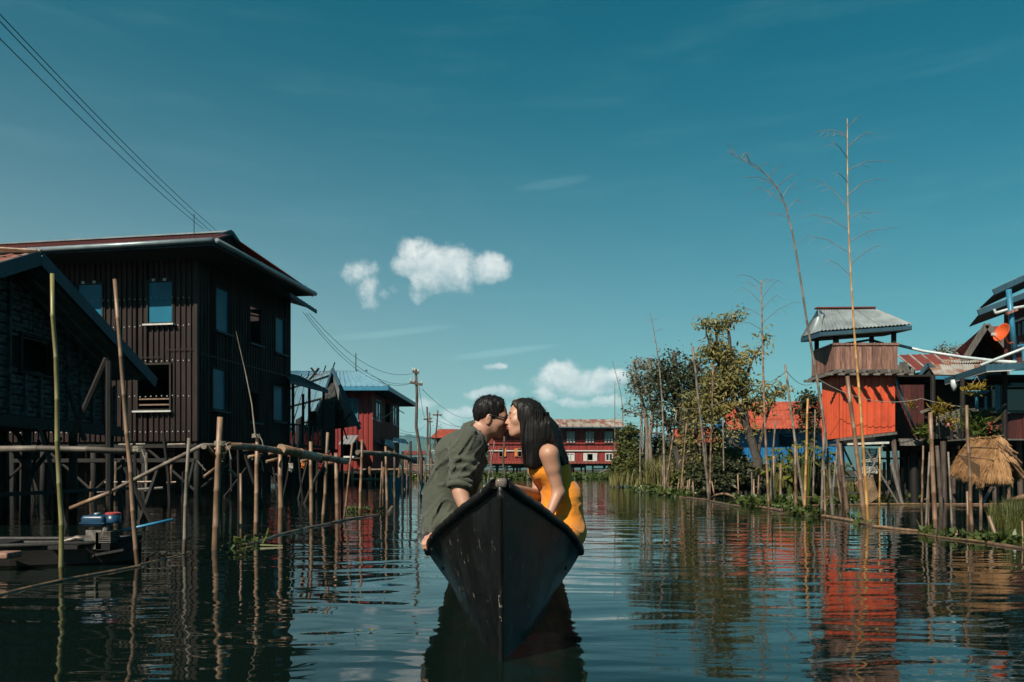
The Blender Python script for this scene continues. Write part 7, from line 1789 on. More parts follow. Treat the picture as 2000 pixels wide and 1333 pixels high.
cap_ = rbox('bow_cap', (X0 + .004, 3.085, .748), .046, .08, .040, .016, 'bow_cap', BT)
for y, z, h in ((4.70, .24, .36), (5.6, .2, .40), (7.2, .2, .42), (9.2, .2, .38)):
    mb = MB(); mb.box((X0, y, z), (2 * h, .24, .03)); mb.build('thwart', M['boat_wood'], BT)
mb = MB(); mb.slab([(X0 - .12, 3.6, .56), (X0 + .12, 3.6, .56), (X0 + .22, 3.9, .47), (X0 - .22, 3.9, .47)], .02); mb.build('bow_deck', M['boat_wood'], BT)
for k in range(5):
    mb = MB(); mb.box((X0 - .24 + .12 * k, 7.3, .07), (.11, 3.2, .02)); mb.build('floor_board', M['boat_wood'], BT)
# ------------------------------------------------------------------ the couple: bodies and clothes from blended volumes
class SDF:
    """A distance field on a grid; rounded volumes are blended into it, then its surface is taken."""
    def __init__(s, lo, hi, h):
        s.lo = np.array(lo, np.float32); s.h = h
        s.n = tuple(int(math.ceil((hi[i] - lo[i]) / h)) + 1 for i in range(3))
        s.d = np.full(s.n, .08, np.float32)
    def _win(s, mn, mx, pad):
        a = [max(0, int((mn[i] - pad - s.lo[i]) / s.h)) for i in range(3)]; b = [min(s.n[i], int((mx[i] + pad - s.lo[i]) / s.h) + 2) for i in range(3)]
        if any(b[i] <= a[i] for i in range(3)): return None
        g = [(s.lo[i] + s.h * np.arange(a[i], b[i], dtype=np.float32)) for i in range(3)]
        X, Y, Z = np.meshgrid(*g, indexing='ij'); return tuple(slice(a[i], b[i]) for i in range(3)), X, Y, Z
    def _put(s, sl, v, k, op):
        a = s.d[sl]
        if op == 'add':
            if k: h = np.maximum(k - np.abs(a - v), 0) / k; r = np.minimum(a, v) - h * h * k * .25
            else: r = np.minimum(a, v)
        else:
            v = -v
            if k: h = np.maximum(k - np.abs(a - v), 0) / k; r = np.maximum(a, v) + h * h * k * .25
            else: r = np.maximum(a, v)
        s.d[sl] = r
    def cap(s, a, b, ra, rb, k=.02, op='add', flat=None, f=1.0):
        """Tapered capsule; flat (a direction) with f > 1 makes it thinner that way."""
        a, b = np.array(tuple(a), np.float32), np.array(tuple(b), np.float32); R = max(ra, rb)
        w_ = s._win(np.minimum(a, b) - R, np.maximum(a, b) + R, k + .035)
        if w_ is None: return s
        sl, X, Y, Z = w_
        ab = b - a; L2 = max(1e-9, float(ab @ ab))
        px, py, pz = X - a[0], Y - a[1], Z - a[2]
        t = np.clip((px * ab[0] + py * ab[1] + pz * ab[2]) / L2, 0, 1)
        qx, qy, qz = px - t * ab[0], py - t * ab[1], pz - t * ab[2]
        if flat is not None:
            fl = np.array(tuple(Vector(flat).normalized()), np.float32); c = (qx * fl[0] + qy * fl[1] + qz * fl[2]) * (f - 1)
            qx, qy, qz = qx + fl[0] * c, qy + fl[1] * c, qz + fl[2] * c
        v = np.sqrt(qx * qx + qy * qy + qz * qz) - (ra + (rb - ra) * t)
        if flat is not None: v = v / (1 + (f - 1) * .4)
        s._put(sl, v, k, op); return s
    def ell(s, c, r, R=None, k=.02, op='add'):
        c = np.array(tuple(c), np.float32); m = max(r); w_ = s._win(c - m, c + m, k + .035)
        if w_ is None: return s
        sl, X, Y, Z = w_; X, Y, Z = X - c[0], Y - c[1], Z - c[2]
        if R is not None:
            A_ = np.array(R.transposed(), np.float32); X, Y, Z = A_[0, 0] * X + A_[0, 1] * Y + A_[0, 2] * Z, A_[1, 0] * X + A_[1, 1] * Y + A_[1, 2] * Z, A_[2, 0] * X + A_[2, 1] * Y + A_[2, 2] * Z
        k0 = np.sqrt((X / r[0]) ** 2 + (Y / r[1]) ** 2 + (Z / r[2]) ** 2); k1 = np.sqrt((X / r[0] ** 2) ** 2 + (Y / r[1] ** 2) ** 2 + (Z / r[2] ** 2) ** 2)
        s._put(sl, k0 * (k0 - 1) / np.maximum(k1, 1e-6), k, op); return s
    def plane_cut(s, p, n):
        g = [(s.lo[i] + s.h * np.arange(s.n[i], dtype=np.float32)) for i in range(3)]; n = Vector(n).normalized()
        v = (g[0][:, None, None] - p[0]) * n[0] + (g[1][None, :, None] - p[1]) * n[1] + (g[2][None, None, :] - p[2]) * n[2]
        s.d = np.maximum(s.d, v.astype(np.float32)); return s
    def ripple(s, fn, amp):
        g = np.meshgrid(*[(s.lo[i] + s.h * np.arange(s.n[i], dtype=np.float32)) for i in range(3)], indexing='ij'); s.d += fn(*g).astype(np.float32) * amp; return s
    def mesh(s):
        """Naive surface nets."""
        d = s.d.copy(); d[0] = d[-1] = .05; d[:, 0] = d[:, -1] = .05; d[:, :, 0] = d[:, :, -1] = .05
        ins = d < 0; n = d.shape
        c = np.zeros((n[0] - 1, n[1] - 1, n[2] - 1), np.int8)
        corners = [(i, j, k) for i in (0, 1) for j in (0, 1) for k in (0, 1)]
        for (i, j, k) in corners: c += ins[i:n[0] - 1 + i, j:n[1] - 1 + j, k:n[2] - 1 + k]
        idx = np.argwhere((c > 0) & (c < 8)); cell = np.full(c.shape, -1, np.int32); cell[tuple(idx.T)] = np.arange(len(idx))
        vals = np.stack([d[idx[:, 0] + i, idx[:, 1] + j, idx[:, 2] + k] for (i, j, k) in corners], 1)
        acc = np.zeros((len(idx), 3)); cnt = np.zeros(len(idx))
        for p in range(8):
            for q in range(p + 1, 8):
                if sum(abs(corners[p][m] - corners[q][m]) for m in range(3)) != 1: continue
                a, b = vals[:, p], vals[:, q]; m = (a < 0) != (b < 0); t = np.where(m, a / np.where(m, a - b, 1), 0)
                P = np.array(corners[p]) + t[:, None] * (np.array(corners[q]) - np.array(corners[p])); acc += P * m[:, None]; cnt += m
        V = s.lo + s.h * (idx + acc / cnt[:, None]); Q = []
        for ax in range(3):
            a1, a2 = (ax + 1) % 3, (ax + 2) % 3
            sl0 = [slice(1, -1)] * 3; sl1 = [slice(1, -1)] * 3; sl0[ax] = slice(0, -1); sl1[ax] = slice(1, None)
            A_, B_ = ins[tuple(sl0)], ins[tuple(sl1)]; e = np.argwhere(A_ != B_)
            if not len(e): continue
            fl = A_[tuple(e.T)]; off = np.ones(3, int); off[ax] = 0; e = e + off
            def at(o1, o2): q = e.copy(); q[:, a1] += o1; q[:, a2] += o2; return cell[tuple(q.T)]
            q = np.stack([at(-1, -1), at(0, -1), at(0, 0), at(-1, 0)], 1); q[~fl] = q[~fl][:, ::-1]; Q.append(q)
        return V, np.concatenate(Q)
def smooth_mesh(V, Q, it=2, lam=.5):
    e = np.concatenate([Q[:, [0, 1]], Q[:, [1, 2]], Q[:, [2, 3]], Q[:, [3, 0]]]); n = len(V)
    deg = np.bincount(e[:, 0], minlength=n) + np.bincount(e[:, 1], minlength=n)
    for _ in range(it):
        S = np.zeros_like(V)
        for i in range(3): S[:, i] = np.bincount(e[:, 0], weights=V[e[:, 1], i], minlength=n) + np.bincount(e[:, 1], weights=V[e[:, 0], i], minlength=n)
        V = V + lam * (S / deg[:, None] - V)
    return V
def sdf_obj(s, name, mat, parent, it=1, off=None):
    V, Q = s.mesh(); V = smooth_mesh(V, Q, it); return np_mesh(name, V, Q, mat, parent, True, off)
def vnoise(seed, f):
    g = np.random.default_rng(seed).random((32, 32, 32)).astype(np.float32)
    def fn(X, Y, Z, sx=1, sy=1, sz=1):
        x, y, z = X * f * sx, Y * f * sy, Z * f * sz; i, j, k = np.floor(x).astype(int), np.floor(y).astype(int), np.floor(z).astype(int)
        fx, fy, fz = x - i, y - j, z - k; fx, fy, fz = (q * q * (3 - 2 * q) for q in (fx, fy, fz)); r = 0
        for a in (0, 1):
            for b in (0, 1):
                for c in (0, 1): r = r + g[(i + a) % 32, (j + b) % 32, (k + c) % 32] * (fx if a else 1 - fx) * (fy if b else 1 - fy) * (fz if c else 1 - fz)
        return r - .5
    return fn

class Head:
    """Head frame: fwd where the face points, up, left; p() turns head coordinates (metres) into the place."""
    def __init__(s, c, fwd, up, k=1.0):
        s.c = Vector(c); s.f = Vector(fwd).normalized(); s.l = Vector(up).cross(s.f).normalized(); s.u = s.f.cross(s.l); s.k = k
        s.R = Matrix((s.f, s.l, s.u)).transposed()
    def p(s, x, y, z): return s.c + (s.f * x + s.l * y + s.u * z) * s.k
def add_head(S, H, fem=False):
    p, k, R = H.p, H.k, H.R
    E_ = lambda c, r, kk=.02, op='add': S.ell(p(*c), tuple(x * k for x in r), R, kk, op)
    C_ = lambda a, b, ra, rb, kk=.02, op='add': S.cap(p(*a), p(*b), ra * k, rb * k, kk, op)
    jw = .85 if fem else 1.0
    E_((-.014, 0, .036), (.100, .076, .086)); E_((.032, 0, .02), (.058, .064, .075)); E_((.028, 0, -.03), (.055, .058 * jw + .004, .072))
    for s_ in (-1, 1):
        C_((-.012, .050 * s_ * jw, -.05), (.058, .016 * s_, -.098), .022, .016, .03)
        E_((.050, .040 * s_, -.022), (.030, .024, .026), .025)
        C_((.078, .012 * s_, .026), (.070, .046 * s_, .024), .009, .008, .02)
        S.ell(p(.101, .031 * s_, .004), (.017 * k, .015 * k, .013 * k), R, .014, 'cut')
        E_((.076, .031 * s_, .003), (.0150, .0165, .0125), .008)
        E_((-.024, .078 * s_, -.006), (.017, .008, .031), .008); S.ell(p(-.021, .088 * s_, -.004), (.010 * k, .006 * k, .019 * k), R, .006, 'cut')
        E_((-.024, .079 * s_, -.030), (.009, .006, .011), .006)
        E_((.100, .0115 * s_, -.034), (.011, .0075, .008), .008)
    E_((.064, 0, -.100), (.020, .020, .016), .025)
    E_((.066, 0, -.062), (.028, .034, .032), .02)
    C_((.086, 0, .014), (.112 if not fem else .109, 0, -.028), .0075, .0100 if fem else .0115, .014)
    E_((.096, 0, -.057), (.0115, .021, .0075), .006); E_((.094, 0, -.0685), (.0115, .019, .0080), .006)
    C_((.104, -.016, -.0628), (.104, .016, -.0628), .0022, .0022, .004, 'cut')
def hand(S, w_, fw, pl, side, k=1.0, curl=(.5, .7, .5), spread=.12, thumb=True):
    """A hand from the wrist w_: fw points along the palm, pl is the palm's facing, side +1 puts the thumb on the fw x pl side."""
    fw, pl = Vector(fw).normalized(), Vector(pl).normalized(); pl = (pl - fw * pl.dot(fw)).normalized(); sd_ = fw.cross(pl).normalized() * side
    S.cap(w_, w_ + fw * .035 * k, .026 * k, .028 * k, .02, flat=pl, f=1.45)
    kn = []
    for i, q in enumerate((.030, .010, -.010, -.029)):
        b = w_ + fw * (.088 - .006 * abs(i - 1.2)) * k + sd_ * q * k; kn.append(b); S.cap(w_ + fw * .03 * k + sd_ * q * .6 * k, b, .016 * k, .0125 * k, .012)
    for i, (b, L) in enumerate(zip(kn, (.070, .079, .074, .058))):
        d = (fw + sd_ * spread * (1.2 - i) * .6).normalized(); q = b; r = (.0100, .0102, .0096, .0085)[i] * k; ax = d.cross(pl); ang = 0
        for j, f_ in enumerate((.46, .31, .24)):
            ang += curl[j] * (1 + .06 * i); dd = d * math.cos(ang) + pl * math.sin(ang); e = q + dd * L * f_ * k; S.cap(q, e, r, r * .92, .006); q = e; r *= .92
    if thumb:
        a = w_ + fw * .022 * k + sd_ * .022 * k + pl * .006; b = a + (fw * .55 + sd_ * .75 + pl * .25).normalized() * .042 * k; c = b + (fw * .85 + sd_ * .25 + pl * .45).normalized() * .032 * k; e = c + (fw * .9 + pl * .5).normalized() * .026 * k
        S.cap(a, b, .0165 * k, .0125 * k, .012); S.cap(b, c, .012 * k, .0110 * k, .006); S.cap(c, e, .011 * k, .009 * k, .006)

# ---------- man: sits on the left gunwale, leans right over his straight right arm
HMc = W(960.5, 816.5, 4.62); HM = Head(HMc, (.985, .10, -.13), (.12, -.14, .98), .93)
hipL, hipR = W(872, 1046, 4.84), W(862, 1050, 4.55); pel = (hipL + hipR) / 2
chest = W(898, 900, 4.64); nb = W(930, 850, 4.64)
shR, shL = W(913, 866, 4.47), W(925, 868, 4.82)
elR, wrR = W(897, 950, 4.40), W(914, 1012, 4.34)
elL, wrL = W(852, 985, 4.86), Vector((-.405, 4.47, .432))
S = SDF((-.62, 4.05, .02), (.12, 5.12, 1.34), .0052)
add_head(S, HM)
S.cap(HM.p(-.03, 0, -.03), nb, .052, .060, .03); S.cap(HM.p(.0, 0, -.07), nb + Vector((.02, 0, 0)), .045, .055, .03)
S.cap(nb, chest, .07, .13, .05, flat=(.8, 0, .45), f=1.25); S.cap(chest, pel + Vector((0, 0, .08)), .135, .125, .05, flat=(.9, 0, .3), f=1.2)
for sh in (shR, shL): S.cap(nb, sh, .055, .055, .04)
S.cap(shR, elR, .054, .043, .03); S.cap(elR, wrR, .043, .030, .02); S.cap(elR.lerp(wrR, .25) + Vector((-.004, 0, 0)), elR.lerp(wrR, .5), .042, .036, .02)
S.cap(shL, elL, .052, .042, .03); S.cap(elL, wrL, .041, .029, .02)
hand(S, wrR, Vector((.28, -.1, -.75)), Vector((.25, .8, -.1)), 1, 1.0, (.5, .6, .5))
hand(S, wrL, Vector((-.80, -.48, -.22)), Vector((-.15, .1, -.98)), 1, .95, (.55, .85, .5), .05)
knL, knR = Vector((-.02, 4.86, .47)), Vector((-.06, 4.40, .46))
for hip, kn in ((hipL, knL), (hipR, knR)):
    S.cap(hip, kn, .085, .058, .04); ft = Vector((kn.x - .02, kn.y - .02, .10)); S.cap(kn, ft, .056, .036, .03); S.cap(ft + Vector((-.03, 0, -.02)), ft + Vector((.14, 0, -.035)), .036, .028, .02, flat=(0, 0, 1), f=1.2)
S.ell(pel, (.13, .18, .11), None, .05)
MAN = sdf_obj(S, 'person', [M['skin_man'], M['lips']], None, 1, off=(pel.x, pel.y, .07))
tag(MAN, 'person in an olive shirt with glasses, leaning right for a kiss on the bow', 'person')
# shirt
fold, fold2 = vnoise(3, 9.0), vnoise(5, 21.0)
S = SDF((-.64, 4.24, .34), (.08, 5.14, 1.12), .006)
hemR, hemL = W(868, 1030, 4.56), W(866, 1028, 4.84)
S.cap(nb + Vector((-.012, 0, -.01)), chest, .085, .152, .05, flat=(.8, 0, .45), f=1.25); S.cap(chest, W(874, 985, 4.68), .155, .158, .05, flat=(.9, 0, .3), f=1.15)
S.cap(W(874, 985, 4.68), W(868, 1040, 4.68), .158, .148, .04, flat=(.9, 0, .3), f=1.1)
S.cap(hemR, hemL, .10, .10, .05); S.cap(W(885, 1030, 4.5), W(850, 1040, 4.56), .07, .06, .05)
for sh in (shR, shL): S.cap(nb + Vector((-.015, 0, -.02)), sh, .062, .072, .05)
cuffR = shR.lerp(elR, .99)
S.cap(shR, shR.lerp(elR, .5), .075, .072, .04); S.cap(shR.lerp(elR, .5), cuffR, .072, .060, .02)
S.cap(shL, elL, .072, .062, .04); S.cap(elL, elL.lerp(wrL, .25), .06, .055, .02)
ax_ = (elR - shR).normalized()
def arm_folds(X, Y, Z):
    t = (X - shR.x) * ax_.x + (Y - shR.y) * ax_.y + (Z - shR.z) * ax_.z
    dist = np.sqrt((X - shR.x - ax_.x * t) ** 2 + (Y - shR.y - ax_.y * t) ** 2 + (Z - shR.z - ax_.z * t) ** 2)
    m = np.clip((.125 - dist) / .04, 0, 1) * np.clip((t - .02) / .10, 0, 1)
    return m * np.sin(t * 115 + 14 * (X - Y) + 5 * fold(X, Y, Z)) * (.5 + fold2(X, Y, Z))
S.ripple(arm_folds, .012)
def crease(n, w_=.055): return -np.exp(-(n / w_) ** 2)
cr1, cr2 = vnoise(31, 7.5), vnoise(33, 12.0)
def body_folds(X, Y, Z):
    u = X * .8 - Z * .6; v_ = X * .6 + Z * .8
    a = crease(cr1(u, Y, v_, 1.7, 1, .75)); b_ = crease(cr2(u, Y, v_, 1.5, 1, .7), .07)
    return a + .55 * b_ + .9 * fold(X, Y, Z, 1.0, .5, 1.2)
S.ripple(body_folds, .0125)
S.cap(HM.p(-.02, 0, -.05), nb + Vector((.045, 0, -.01)), .058, .046, .01, 'cut')          # neck opening
S.cap(nb + Vector((.05, 0, .0)), chest + Vector((.16, 0, .02)), .035, .012, .02, 'cut')
S.cap(cuffR + ax_ * .035, cuffR + ax_ * .14, .075, .075, .004, 'cut')
sh_o = sdf_obj(S, 'shirt', M['shirt_olive'], MAN, 1)
def ring(mb, c, ax, r0, r1, th, n=20, w_=.03, open_=0.0, tilt=0.0):
    ax = Vector(ax).normalized(); u = ax.cross(Vector((0, 1, .01))).normalized(); v_ = ax.cross(u); V, fs = [], []
    for i in range(n + 1):
        a = open_ + (2 * math.pi - 2 * open_) * i / n; e = u * math.cos(a) + v_ * math.sin(a)
        for (r, h) in ((r0, 0), (r1, w_), (r1 + th, w_ * 1.02), (r0 + th * 1.3, -.002)): V.append(Vector(c) + e * r * (1 + .02 * math.sin(5 * a)) + ax * (h + .004 * math.sin(3 * a)))
    for i in range(n):
        for k in range(4): fs.append((i * 4 + k, i * 4 + (k + 1) % 4, (i + 1) * 4 + (k + 1) % 4, (i + 1) * 4 + k))
    mb._add(V, fs)
mb = MB(); ring(mb, cuffR - ax_ * .010, ax_, .061, .060, .010, 22, .028); ring(mb, cuffR - ax_ * .036, ax_, .066, .063, .007, 22, .030); mb.build('rolled_cuff', M['shirt_olive'], sh_o, smooth=True)
nax = (HM.p(-.02, 0, -.06) - nb).normalized()
mb = MB(); ring(mb, nb + nax * -.006 - Vector((.006, 0, 0)), nax, .082, .066, .007, 26, .058, .0); ring(mb, nb + nax * -.016 - Vector((.006, 0, 0)), nax, .088, .071, .006, 26, .058, .0); mb.build('collar', M['shirt_olive'], sh_o, smooth=True)
# trousers
S = SDF((-.62, 4.2, .05), (.12, 5.1, .66), .0065)
S.ell(pel + Vector((0, 0, -.005)), (.145, .20, .105), None, .05)
for hip, kn in ((hipL, knL), (hipR, knR)): S.cap(hip, kn, .097, .075, .04); S.cap(kn, Vector((kn.x - .02, kn.y - .02, .17)), .072, .062, .03)
sdf_obj(S, 'trousers', M['trousers'], MAN, 1)
# hair: short back and sides, fuller on top
S = SDF(tuple(HMc - Vector((.17, .15, .12))), tuple(HMc + Vector((.16, .15, .17))), .0032)
S.ell(HM.p(-.018, 0, .046), (.106 * .93, .084 * .93, .094 * .93), HM.R, .01)
S.ell(HM.p(.035, 0, .092), (.060, .056, .034), HM.R, .02); S.ell(HM.p(-.085, 0, .02), (.030, .056, .062), HM.R, .02)
hn = vnoise(9, 95.0)
S.ripple(lambda X, Y, Z: hn(X, Y, Z, 1, 1, .35), .007)
S.plane_cut(tuple(HM.p(.066, 0, .06)), tuple(HM.f + HM.u * .10))                  # forehead line
for s_ in (-1, 1):
    S.cap(HM.p(.085, .085 * s_, -.01), HM.p(.060, .09 * s_, .045), .040, .024, .008, 'cut'); S.cap(HM.p(.03, .09 * s_, -.045), HM.p(-.035, .09 * s_, -.03), .040, .036, .006, 'cut'); S.ell(HM.p(-.022, .086 * s_, -.004), (.021, .02, .033), HM.R, .004, 'cut')
S.cap(HM.p(.02, -.05, -.07), HM.p(.02, .05, -.07), .06, .06, .01, 'cut'); S.plane_cut(tuple(HM.p(-.06, 0, -.062)), tuple(-HM.u + HM.f * .35))
ho = sdf_obj(S, 'hair', M['hair'], MAN, 0)
mb = MB()
for _ in range(260):
    a = random.uniform(0, 6.28); z = random.uniform(.35, 1); q = Vector((math.cos(a) * math.sqrt(1 - z * z), math.sin(a) * math.sqrt(1 - z * z), z))
    b = HM.p(-.018 + q.x * .098, q.y * .078, .046 + q.z * .089)
    dirn = (HM.R @ Vector((.35 + q.x * .4 if q.x > -.4 else -.6, q.y * .5, q.z * .8))).normalized()
    L = random.uniform(.007, .018); mb.tube([b, b + dirn * L * .6, b + dirn * L + Vector((random.gauss(0, .003), 0, random.gauss(0, .003)))], [.0014, .0011, .0004], 3, cap=False)
mb.build('tuft', M['hair'], ho)
# glasses
P = HM.p; mb = MB()
for s_ in (-1, 1): mb.tube([P(-.034, .079 * s_, .006), P(-.022, .080 * s_, .020), P(.03, .078 * s_, .019), P(.084, .066 * s_, .017), P(.096, .058 * s_, .015)], [.0018, .003, .0033, .0033, .0038], 6)
mb.tube([P(.108, -.009, .010), P(.111, 0, .012), P(.108, .009, .010)], .0016, 5)
for s_ in (-1, 1):
    pts = []
    for i in range(25):
        a = 2 * math.pi * i / 24; ca, sa = math.cos(a), math.sin(a); ca = math.copysign(abs(ca) ** .6, ca); sa = math.copysign(abs(sa) ** .6, sa)
        y = .034 + .0245 * ca; pts.append(P(.109 - (y - .02) * .35, s_ * y, .001 + .015 * sa))
    mb.tube(pts, .0028, 5, cap=False)
gl = mb.build('glasses', M['dark_cloth'], MAN, smooth=True)
for s_ in (-1, 1):
    mb = MB(); mb.slab([P(.109 - (y - .02) * .35, s_ * y, z) for y, z in ((.012, -.013), (.056, -.012), (.057, .014), (.012, .014))], .0008, tuple(HM.f)); lo = mb.build('lens', M['lens_clear'], gl)
def face_bits(H, par, brow=.0026):
    for s_ in (-1, 1):
        mb = MB(); mb.tube([H.p(.094, .014 * s_, .027), H.p(.093, .030 * s_, .033), H.p(.082, .048 * s_, .028)], [brow, brow * 1.2, brow * .5], 5); mb.build('eyebrow', M['hair'], par, smooth=True)
        mb = MB(); mb.tube([H.p(.0865, .018 * s_, -.002), H.p(.0905, .031 * s_, -.0055), H.p(.083, .045 * s_, -.002)], [.0008, .0014, .0008], 5); mb.build('eyelash', M['hair'], par, smooth=True)
    mb = MB(); mb.tube([H.p(.098, -.019, -.0605), H.p(.1065, -.008, -.0565), H.p(.1065, .008, -.0565), H.p(.098, .019, -.0605)], [.002, .0038, .0038, .002], 6); mb.tube([H.p(.097, -.018, -.0645), H.p(.1045, -.007, -.0695), H.p(.1045, .007, -.0695), H.p(.097, .018, -.0645)], [.002, .0044, .0044, .002], 6); mb.build('lips', M['lips'], par, smooth=True)
face_bits(HM, MAN, .0034)

# ---------- woman: sits on the right gunwale, leans left, left arm straight down to the gunwale
HWc = W(1022.0, 819.0, 4.565); HW_ = Head(HWc, (-.985, -.13, .03), (.03, .16, .985), .89)
wp = (W(1094, 1046, 4.52) + W(1092, 1046, 4.80)) / 2; whL, whR = W(1094, 1050, 4.53), W(1090, 1050, 4.80)
wst = W(1096, 972, 4.64); wch = W(1076, 915, 4.62); wnb = W(1052, 866, 4.60)
wsL, wsR = W(1073, 888, 4.465), W(1058, 886, 4.76)
weL, wwL = W(1091, 962, 4.485), W(1070, 1012, 4.41)
weR, wwR = W(1050, 968, 4.70), W(990, 952, 4.32)
S = SDF((-.16, 4.05, .02), (.52, 5.10, 1.34), .0052)
add_head(S, HW_, True)
S.cap(HW_.p(-.03, 0, -.03), wnb, .043, .048, .03); S.cap(HW_.p(0, 0, -.075), wnb, .036, .045, .03)
S.cap(wnb, wch, .055, .095, .05, flat=(-.8, 0, .5), f=1.2); S.cap(wch, wst, .100, .082, .05, flat=(1, 0, .2), f=1.15); S.cap(wst, wp + Vector((0, 0, .04)), .085, .12, .05)
for sh in (wsL, wsR): S.cap(wnb, sh, .040, .046, .04)
S.cap(wsL, weL, .046, .035, .03); S.cap(weL, wwL, .034, .0235, .02); S.cap(wsR, weR, .046, .036, .03); S.cap(weR, wwR, .036, .025, .02)
S.cap(wsL, wsL.lerp(weL, .35), .049, .045, .02)
hand(S, wwL, Vector((-.2, -.1, -.8)), Vector((-.2, .8, 0)), -1, .88, (.5, .6, .5))
hand(S, wwR, Vector((-.93, -.3, .10)), Vector((.05, -.25, -.95)), -1, .9, (.10, .2, .2))
wkL, wkR = Vector((.06, 4.55, .45)), Vector((.05, 4.98, .45))
for hip, kn in ((whL, wkL), (whR, wkR)):
    S.cap(hip, kn, .082, .052, .04); ft = Vector((kn.x + .02, kn.y, .10)); S.cap(kn, ft, .05, .032, .03); S.cap(ft + Vector((.03, 0, -.02)), ft + Vector((-.12, 0, -.035)), .032, .025, .02, flat=(0, 0, 1), f=1.2)
S.ell(wp, (.13, .17, .11), None, .05)
WOM = sdf_obj(S, 'person', [M['skin_woman'], M['lips']], None, 1, off=(wp.x, wp.y, .07))
tag(WOM, 'person with long black hair in a yellow strapless dress, leaning left for a kiss', 'person')
face_bits(HW_, WOM, .0020)
# dress: a straight strapless top over a fuller skirt
S = SDF((.0, 4.30, .32), (.54, 5.0, 1.0), .0055)
S.cap(wnb.lerp(wch, .7), wch, .095, .112, .05, flat=(-.8, 0, .5), f=1.15)
for s_ in (-1, 1): S.ell(wch + Vector((-.075, .055 * s_ - .01, -.01)), (.058, .056, .056), None, .05)
S.cap(wch, wst, .112, .098, .05, flat=(1, 0, .2), f=1.1); S.cap(wst, wp + Vector((.0, 0, .05)), .100, .138, .06); S.cap(wst + Vector((.02, 0, 0)), wp + Vector((.01, 0, .04)), .09, .128, .05)
S.ell(wp + Vector((.0, 0, .01)), (.145, .19, .10), None, .05)
for hip, kn in ((whL, wkL), (whR, wkR)): S.cap(hip, hip.lerp(kn, .7), .095, .075, .05)
def dress_folds(X, Y, Z):
    u = Z * 1.0 + X * .45
    return .4 * crease(cr1(X + Z * .5, Y, Z, .9, 1, 1.9)) * np.clip((.86 - Z) * 5, .12, 1) + .16 * crease(cr2(X + Z * .8, Y, Z, 1.1, 1, 2.0), .08) * np.clip((.80 - Z) * 6, 0, 1) + .4 * fold(X, Y, Z, 1, 1, 1.3)
S.ripple(dress_folds, .0075)
topn = Vector((-.10, 0, 1.0)).normalized(); S.plane_cut(tuple(W(1076, 908.5, 4.62)), tuple(topn))
dr = sdf_obj(S, 'dress', M['dress_yellow'], WOM, 1)
# long straight black hair
S = SDF((-.02, 4.30, .76), (.46, 4.88, 1.30), .0042)
k_ = .89
S.ell(HW_.p(-.018, 0, .044), (.107 * k_, .088 * k_, .094 * k_), HW_.R, .02)
S.ell(HW_.p(.02, 0, .075), (.075, .066, .045), HW_.R, .02)
# back fall
S.cap(HW_.p(-.08, 0, .02), W(1080, 850, 4.60), .070, .062, .04, flat=(1, 0, .3), f=1.2); S.cap(W(1076, 845, 4.58), W(1098, 898, 4.58), .066, .052, .04, flat=(1, 0, .3), f=1.5)
S.cap(W(1070, 830, 4.52), W(1096, 900, 4.52), .05, .030, .03, flat=(1, 0, .2), f=1.5); S.cap(W(1078, 842, 4.66), W(1098, 898, 4.68), .05, .030, .03, flat=(1, 0, .2), f=1.5)
# near-side curtain hanging in front of the shoulder, and the far one
S.cap(HW_.p(-.01, .068, .03), W(1034, 858, 4.50), .046, .048, .03, flat=(0, 1, 0), f=1.5); S.cap(W(1040, 840, 4.50), W(1036, 903, 4.49), .050, .036, .03, flat=(0, 1, 0), f=1.6)
S.cap(W(1052, 840, 4.50), W(1046, 903, 4.50), .05, .034, .03, flat=(0, 1, 0), f=1.5); S.cap(W(1028, 850, 4.50), W(1029, 905, 4.49), .022, .012, .02)
S.cap(HW_.p(-.03, .062, .0), W(1062, 850, 4.51), .05, .05, .03, flat=(0, 1, 0), f=1.4)
S.cap(HW_.p(-.01, -.066, .03), W(1036, 865, 4.72), .044, .036, .03, flat=(0, 1, 0), f=1.5); S.cap(W(1036, 862, 4.72), W(1034, 902, 4.72), .036, .026, .03, flat=(0, 1, 0), f=1.5)
hn2 = vnoise(21, 120.0)
S.ripple(lambda X, Y, Z: hn2(X, Y, Z, 1, 1, .07), .008)
S.cap(HW_.p(.125, 0, -.02), HW_.p(.115, 0, .052), .068, .062, .010, 'cut'); S.cap(HW_.p(.105, .02, -.08), HW_.p(.10, .03, .02), .055, .055, .008, 'cut'); S.cap(HW_.p(.02, -.01, -.13), HW_.p(.10, 0, -.06), .055, .05, .01, 'cut')
hw_o = sdf_obj(S, 'hair', M['hair'], WOM, 0)
mb = MB()
def strand(a, m_, b, r=.0016): mb.tube([a, a.lerp(m_, .5) + Vector((random.gauss(0, .002), random.gauss(0, .002), 0)), m_, m_.lerp(b, .5) + Vector((random.gauss(0, .003), 0, 0)), b], [r, r, r, r * .8, r * .3], 3, cap=False)
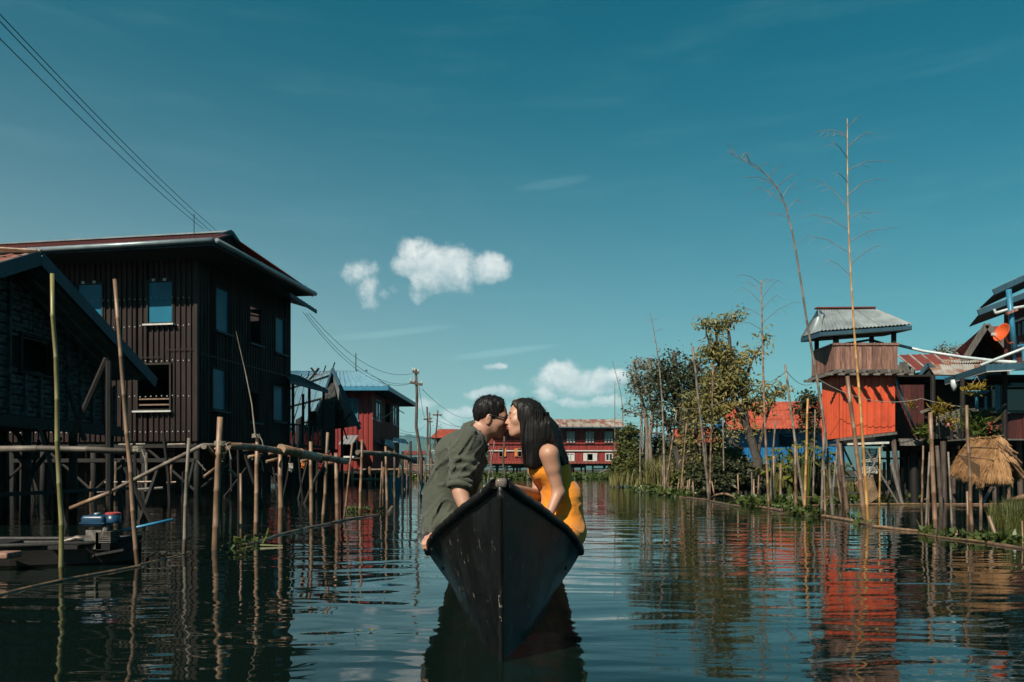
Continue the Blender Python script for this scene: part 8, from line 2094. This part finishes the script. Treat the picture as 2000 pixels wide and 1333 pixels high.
for _ in range(260):
    t = random.random(); x0 = 1020 + 46 * t; dd = 4.475 + random.uniform(-.01, .015)
    strand(W(1026 + 34 * t, 800 + 8 * random.random(), dd + .01), W(x0, 855, dd), W(x0 + random.gauss(0, 2) + 2, random.uniform(893, 910), dd))
for _ in range(200):
    t = random.random(); dd = 4.5 + .2 * t
    strand(W(1062 + random.uniform(-3, 10), 805, dd), W(1082 + random.uniform(-6, 3), 850, dd), W(1104 + random.uniform(-12, 4), random.uniform(886, 902), dd))
for _ in range(8): strand(W(1016, 795, 4.5), W(1018 + random.uniform(-2, 1), 840, 4.49), W(1021 + random.uniform(-2, 4), 905, 4.48), .0012)
for _ in range(130):                            # flyaways round the outline
    a = random.uniform(-.2, 2.6); b = HW_.p(-.018 + math.cos(a) * -.094, random.uniform(-.06, .07), .044 + math.sin(a) * .083); o = (b - HW_.p(-.018, 0, .044)).normalized()
    mb.tube([b, b + o * .008 + Vector((random.gauss(.004, .006), 0, .002)), b + o * random.uniform(.006, .018) + Vector((random.gauss(.012, .012), 0, -.012))], [.0007, .0006, .0003], 3, cap=False)
for _ in range(60):
    x = random.uniform(1074, 1082); strand(W(x, 828, 4.55), W(x + 10 + random.gauss(0, 1.5), 862, 4.55), W(1108 + random.gauss(1, 4), random.uniform(888, 904), 4.55), .0007)
mb.build('strand', M['hair'], hw_o)
mb = MB(); q = HW_.p; mb.tube([q(.082, .040, .094), q(.055, .046, .116), q(.025, .046, .127)], [.0016, .002, .001], 5); mb.build('parting', M['scalp'], hw_o)
# ------------------------------------------------------------------ the air: one box of thin haze round camera, water, houses and hills
hm = bpy.data.materials.new('haze'); hm.use_nodes = True
t = NT(hm.node_tree); t.n.clear()
ho_ = t.add('ShaderNodeOutputMaterial'); pv = t.add('ShaderNodeVolumePrincipled')
pv.inputs['Color'].default_value = (.33, .86, 1.0, 1); pv.inputs['Density'].default_value = .00007; pv.inputs['Anisotropy'].default_value = 0.0
t.l.new(pv.outputs[0], ho_.inputs['Volume'])
mb = MB(); mb.box((0, 3450, 195), (8400, 7120, 396.4)); tag(mb.build('haze', hm, None), kind='stuff')
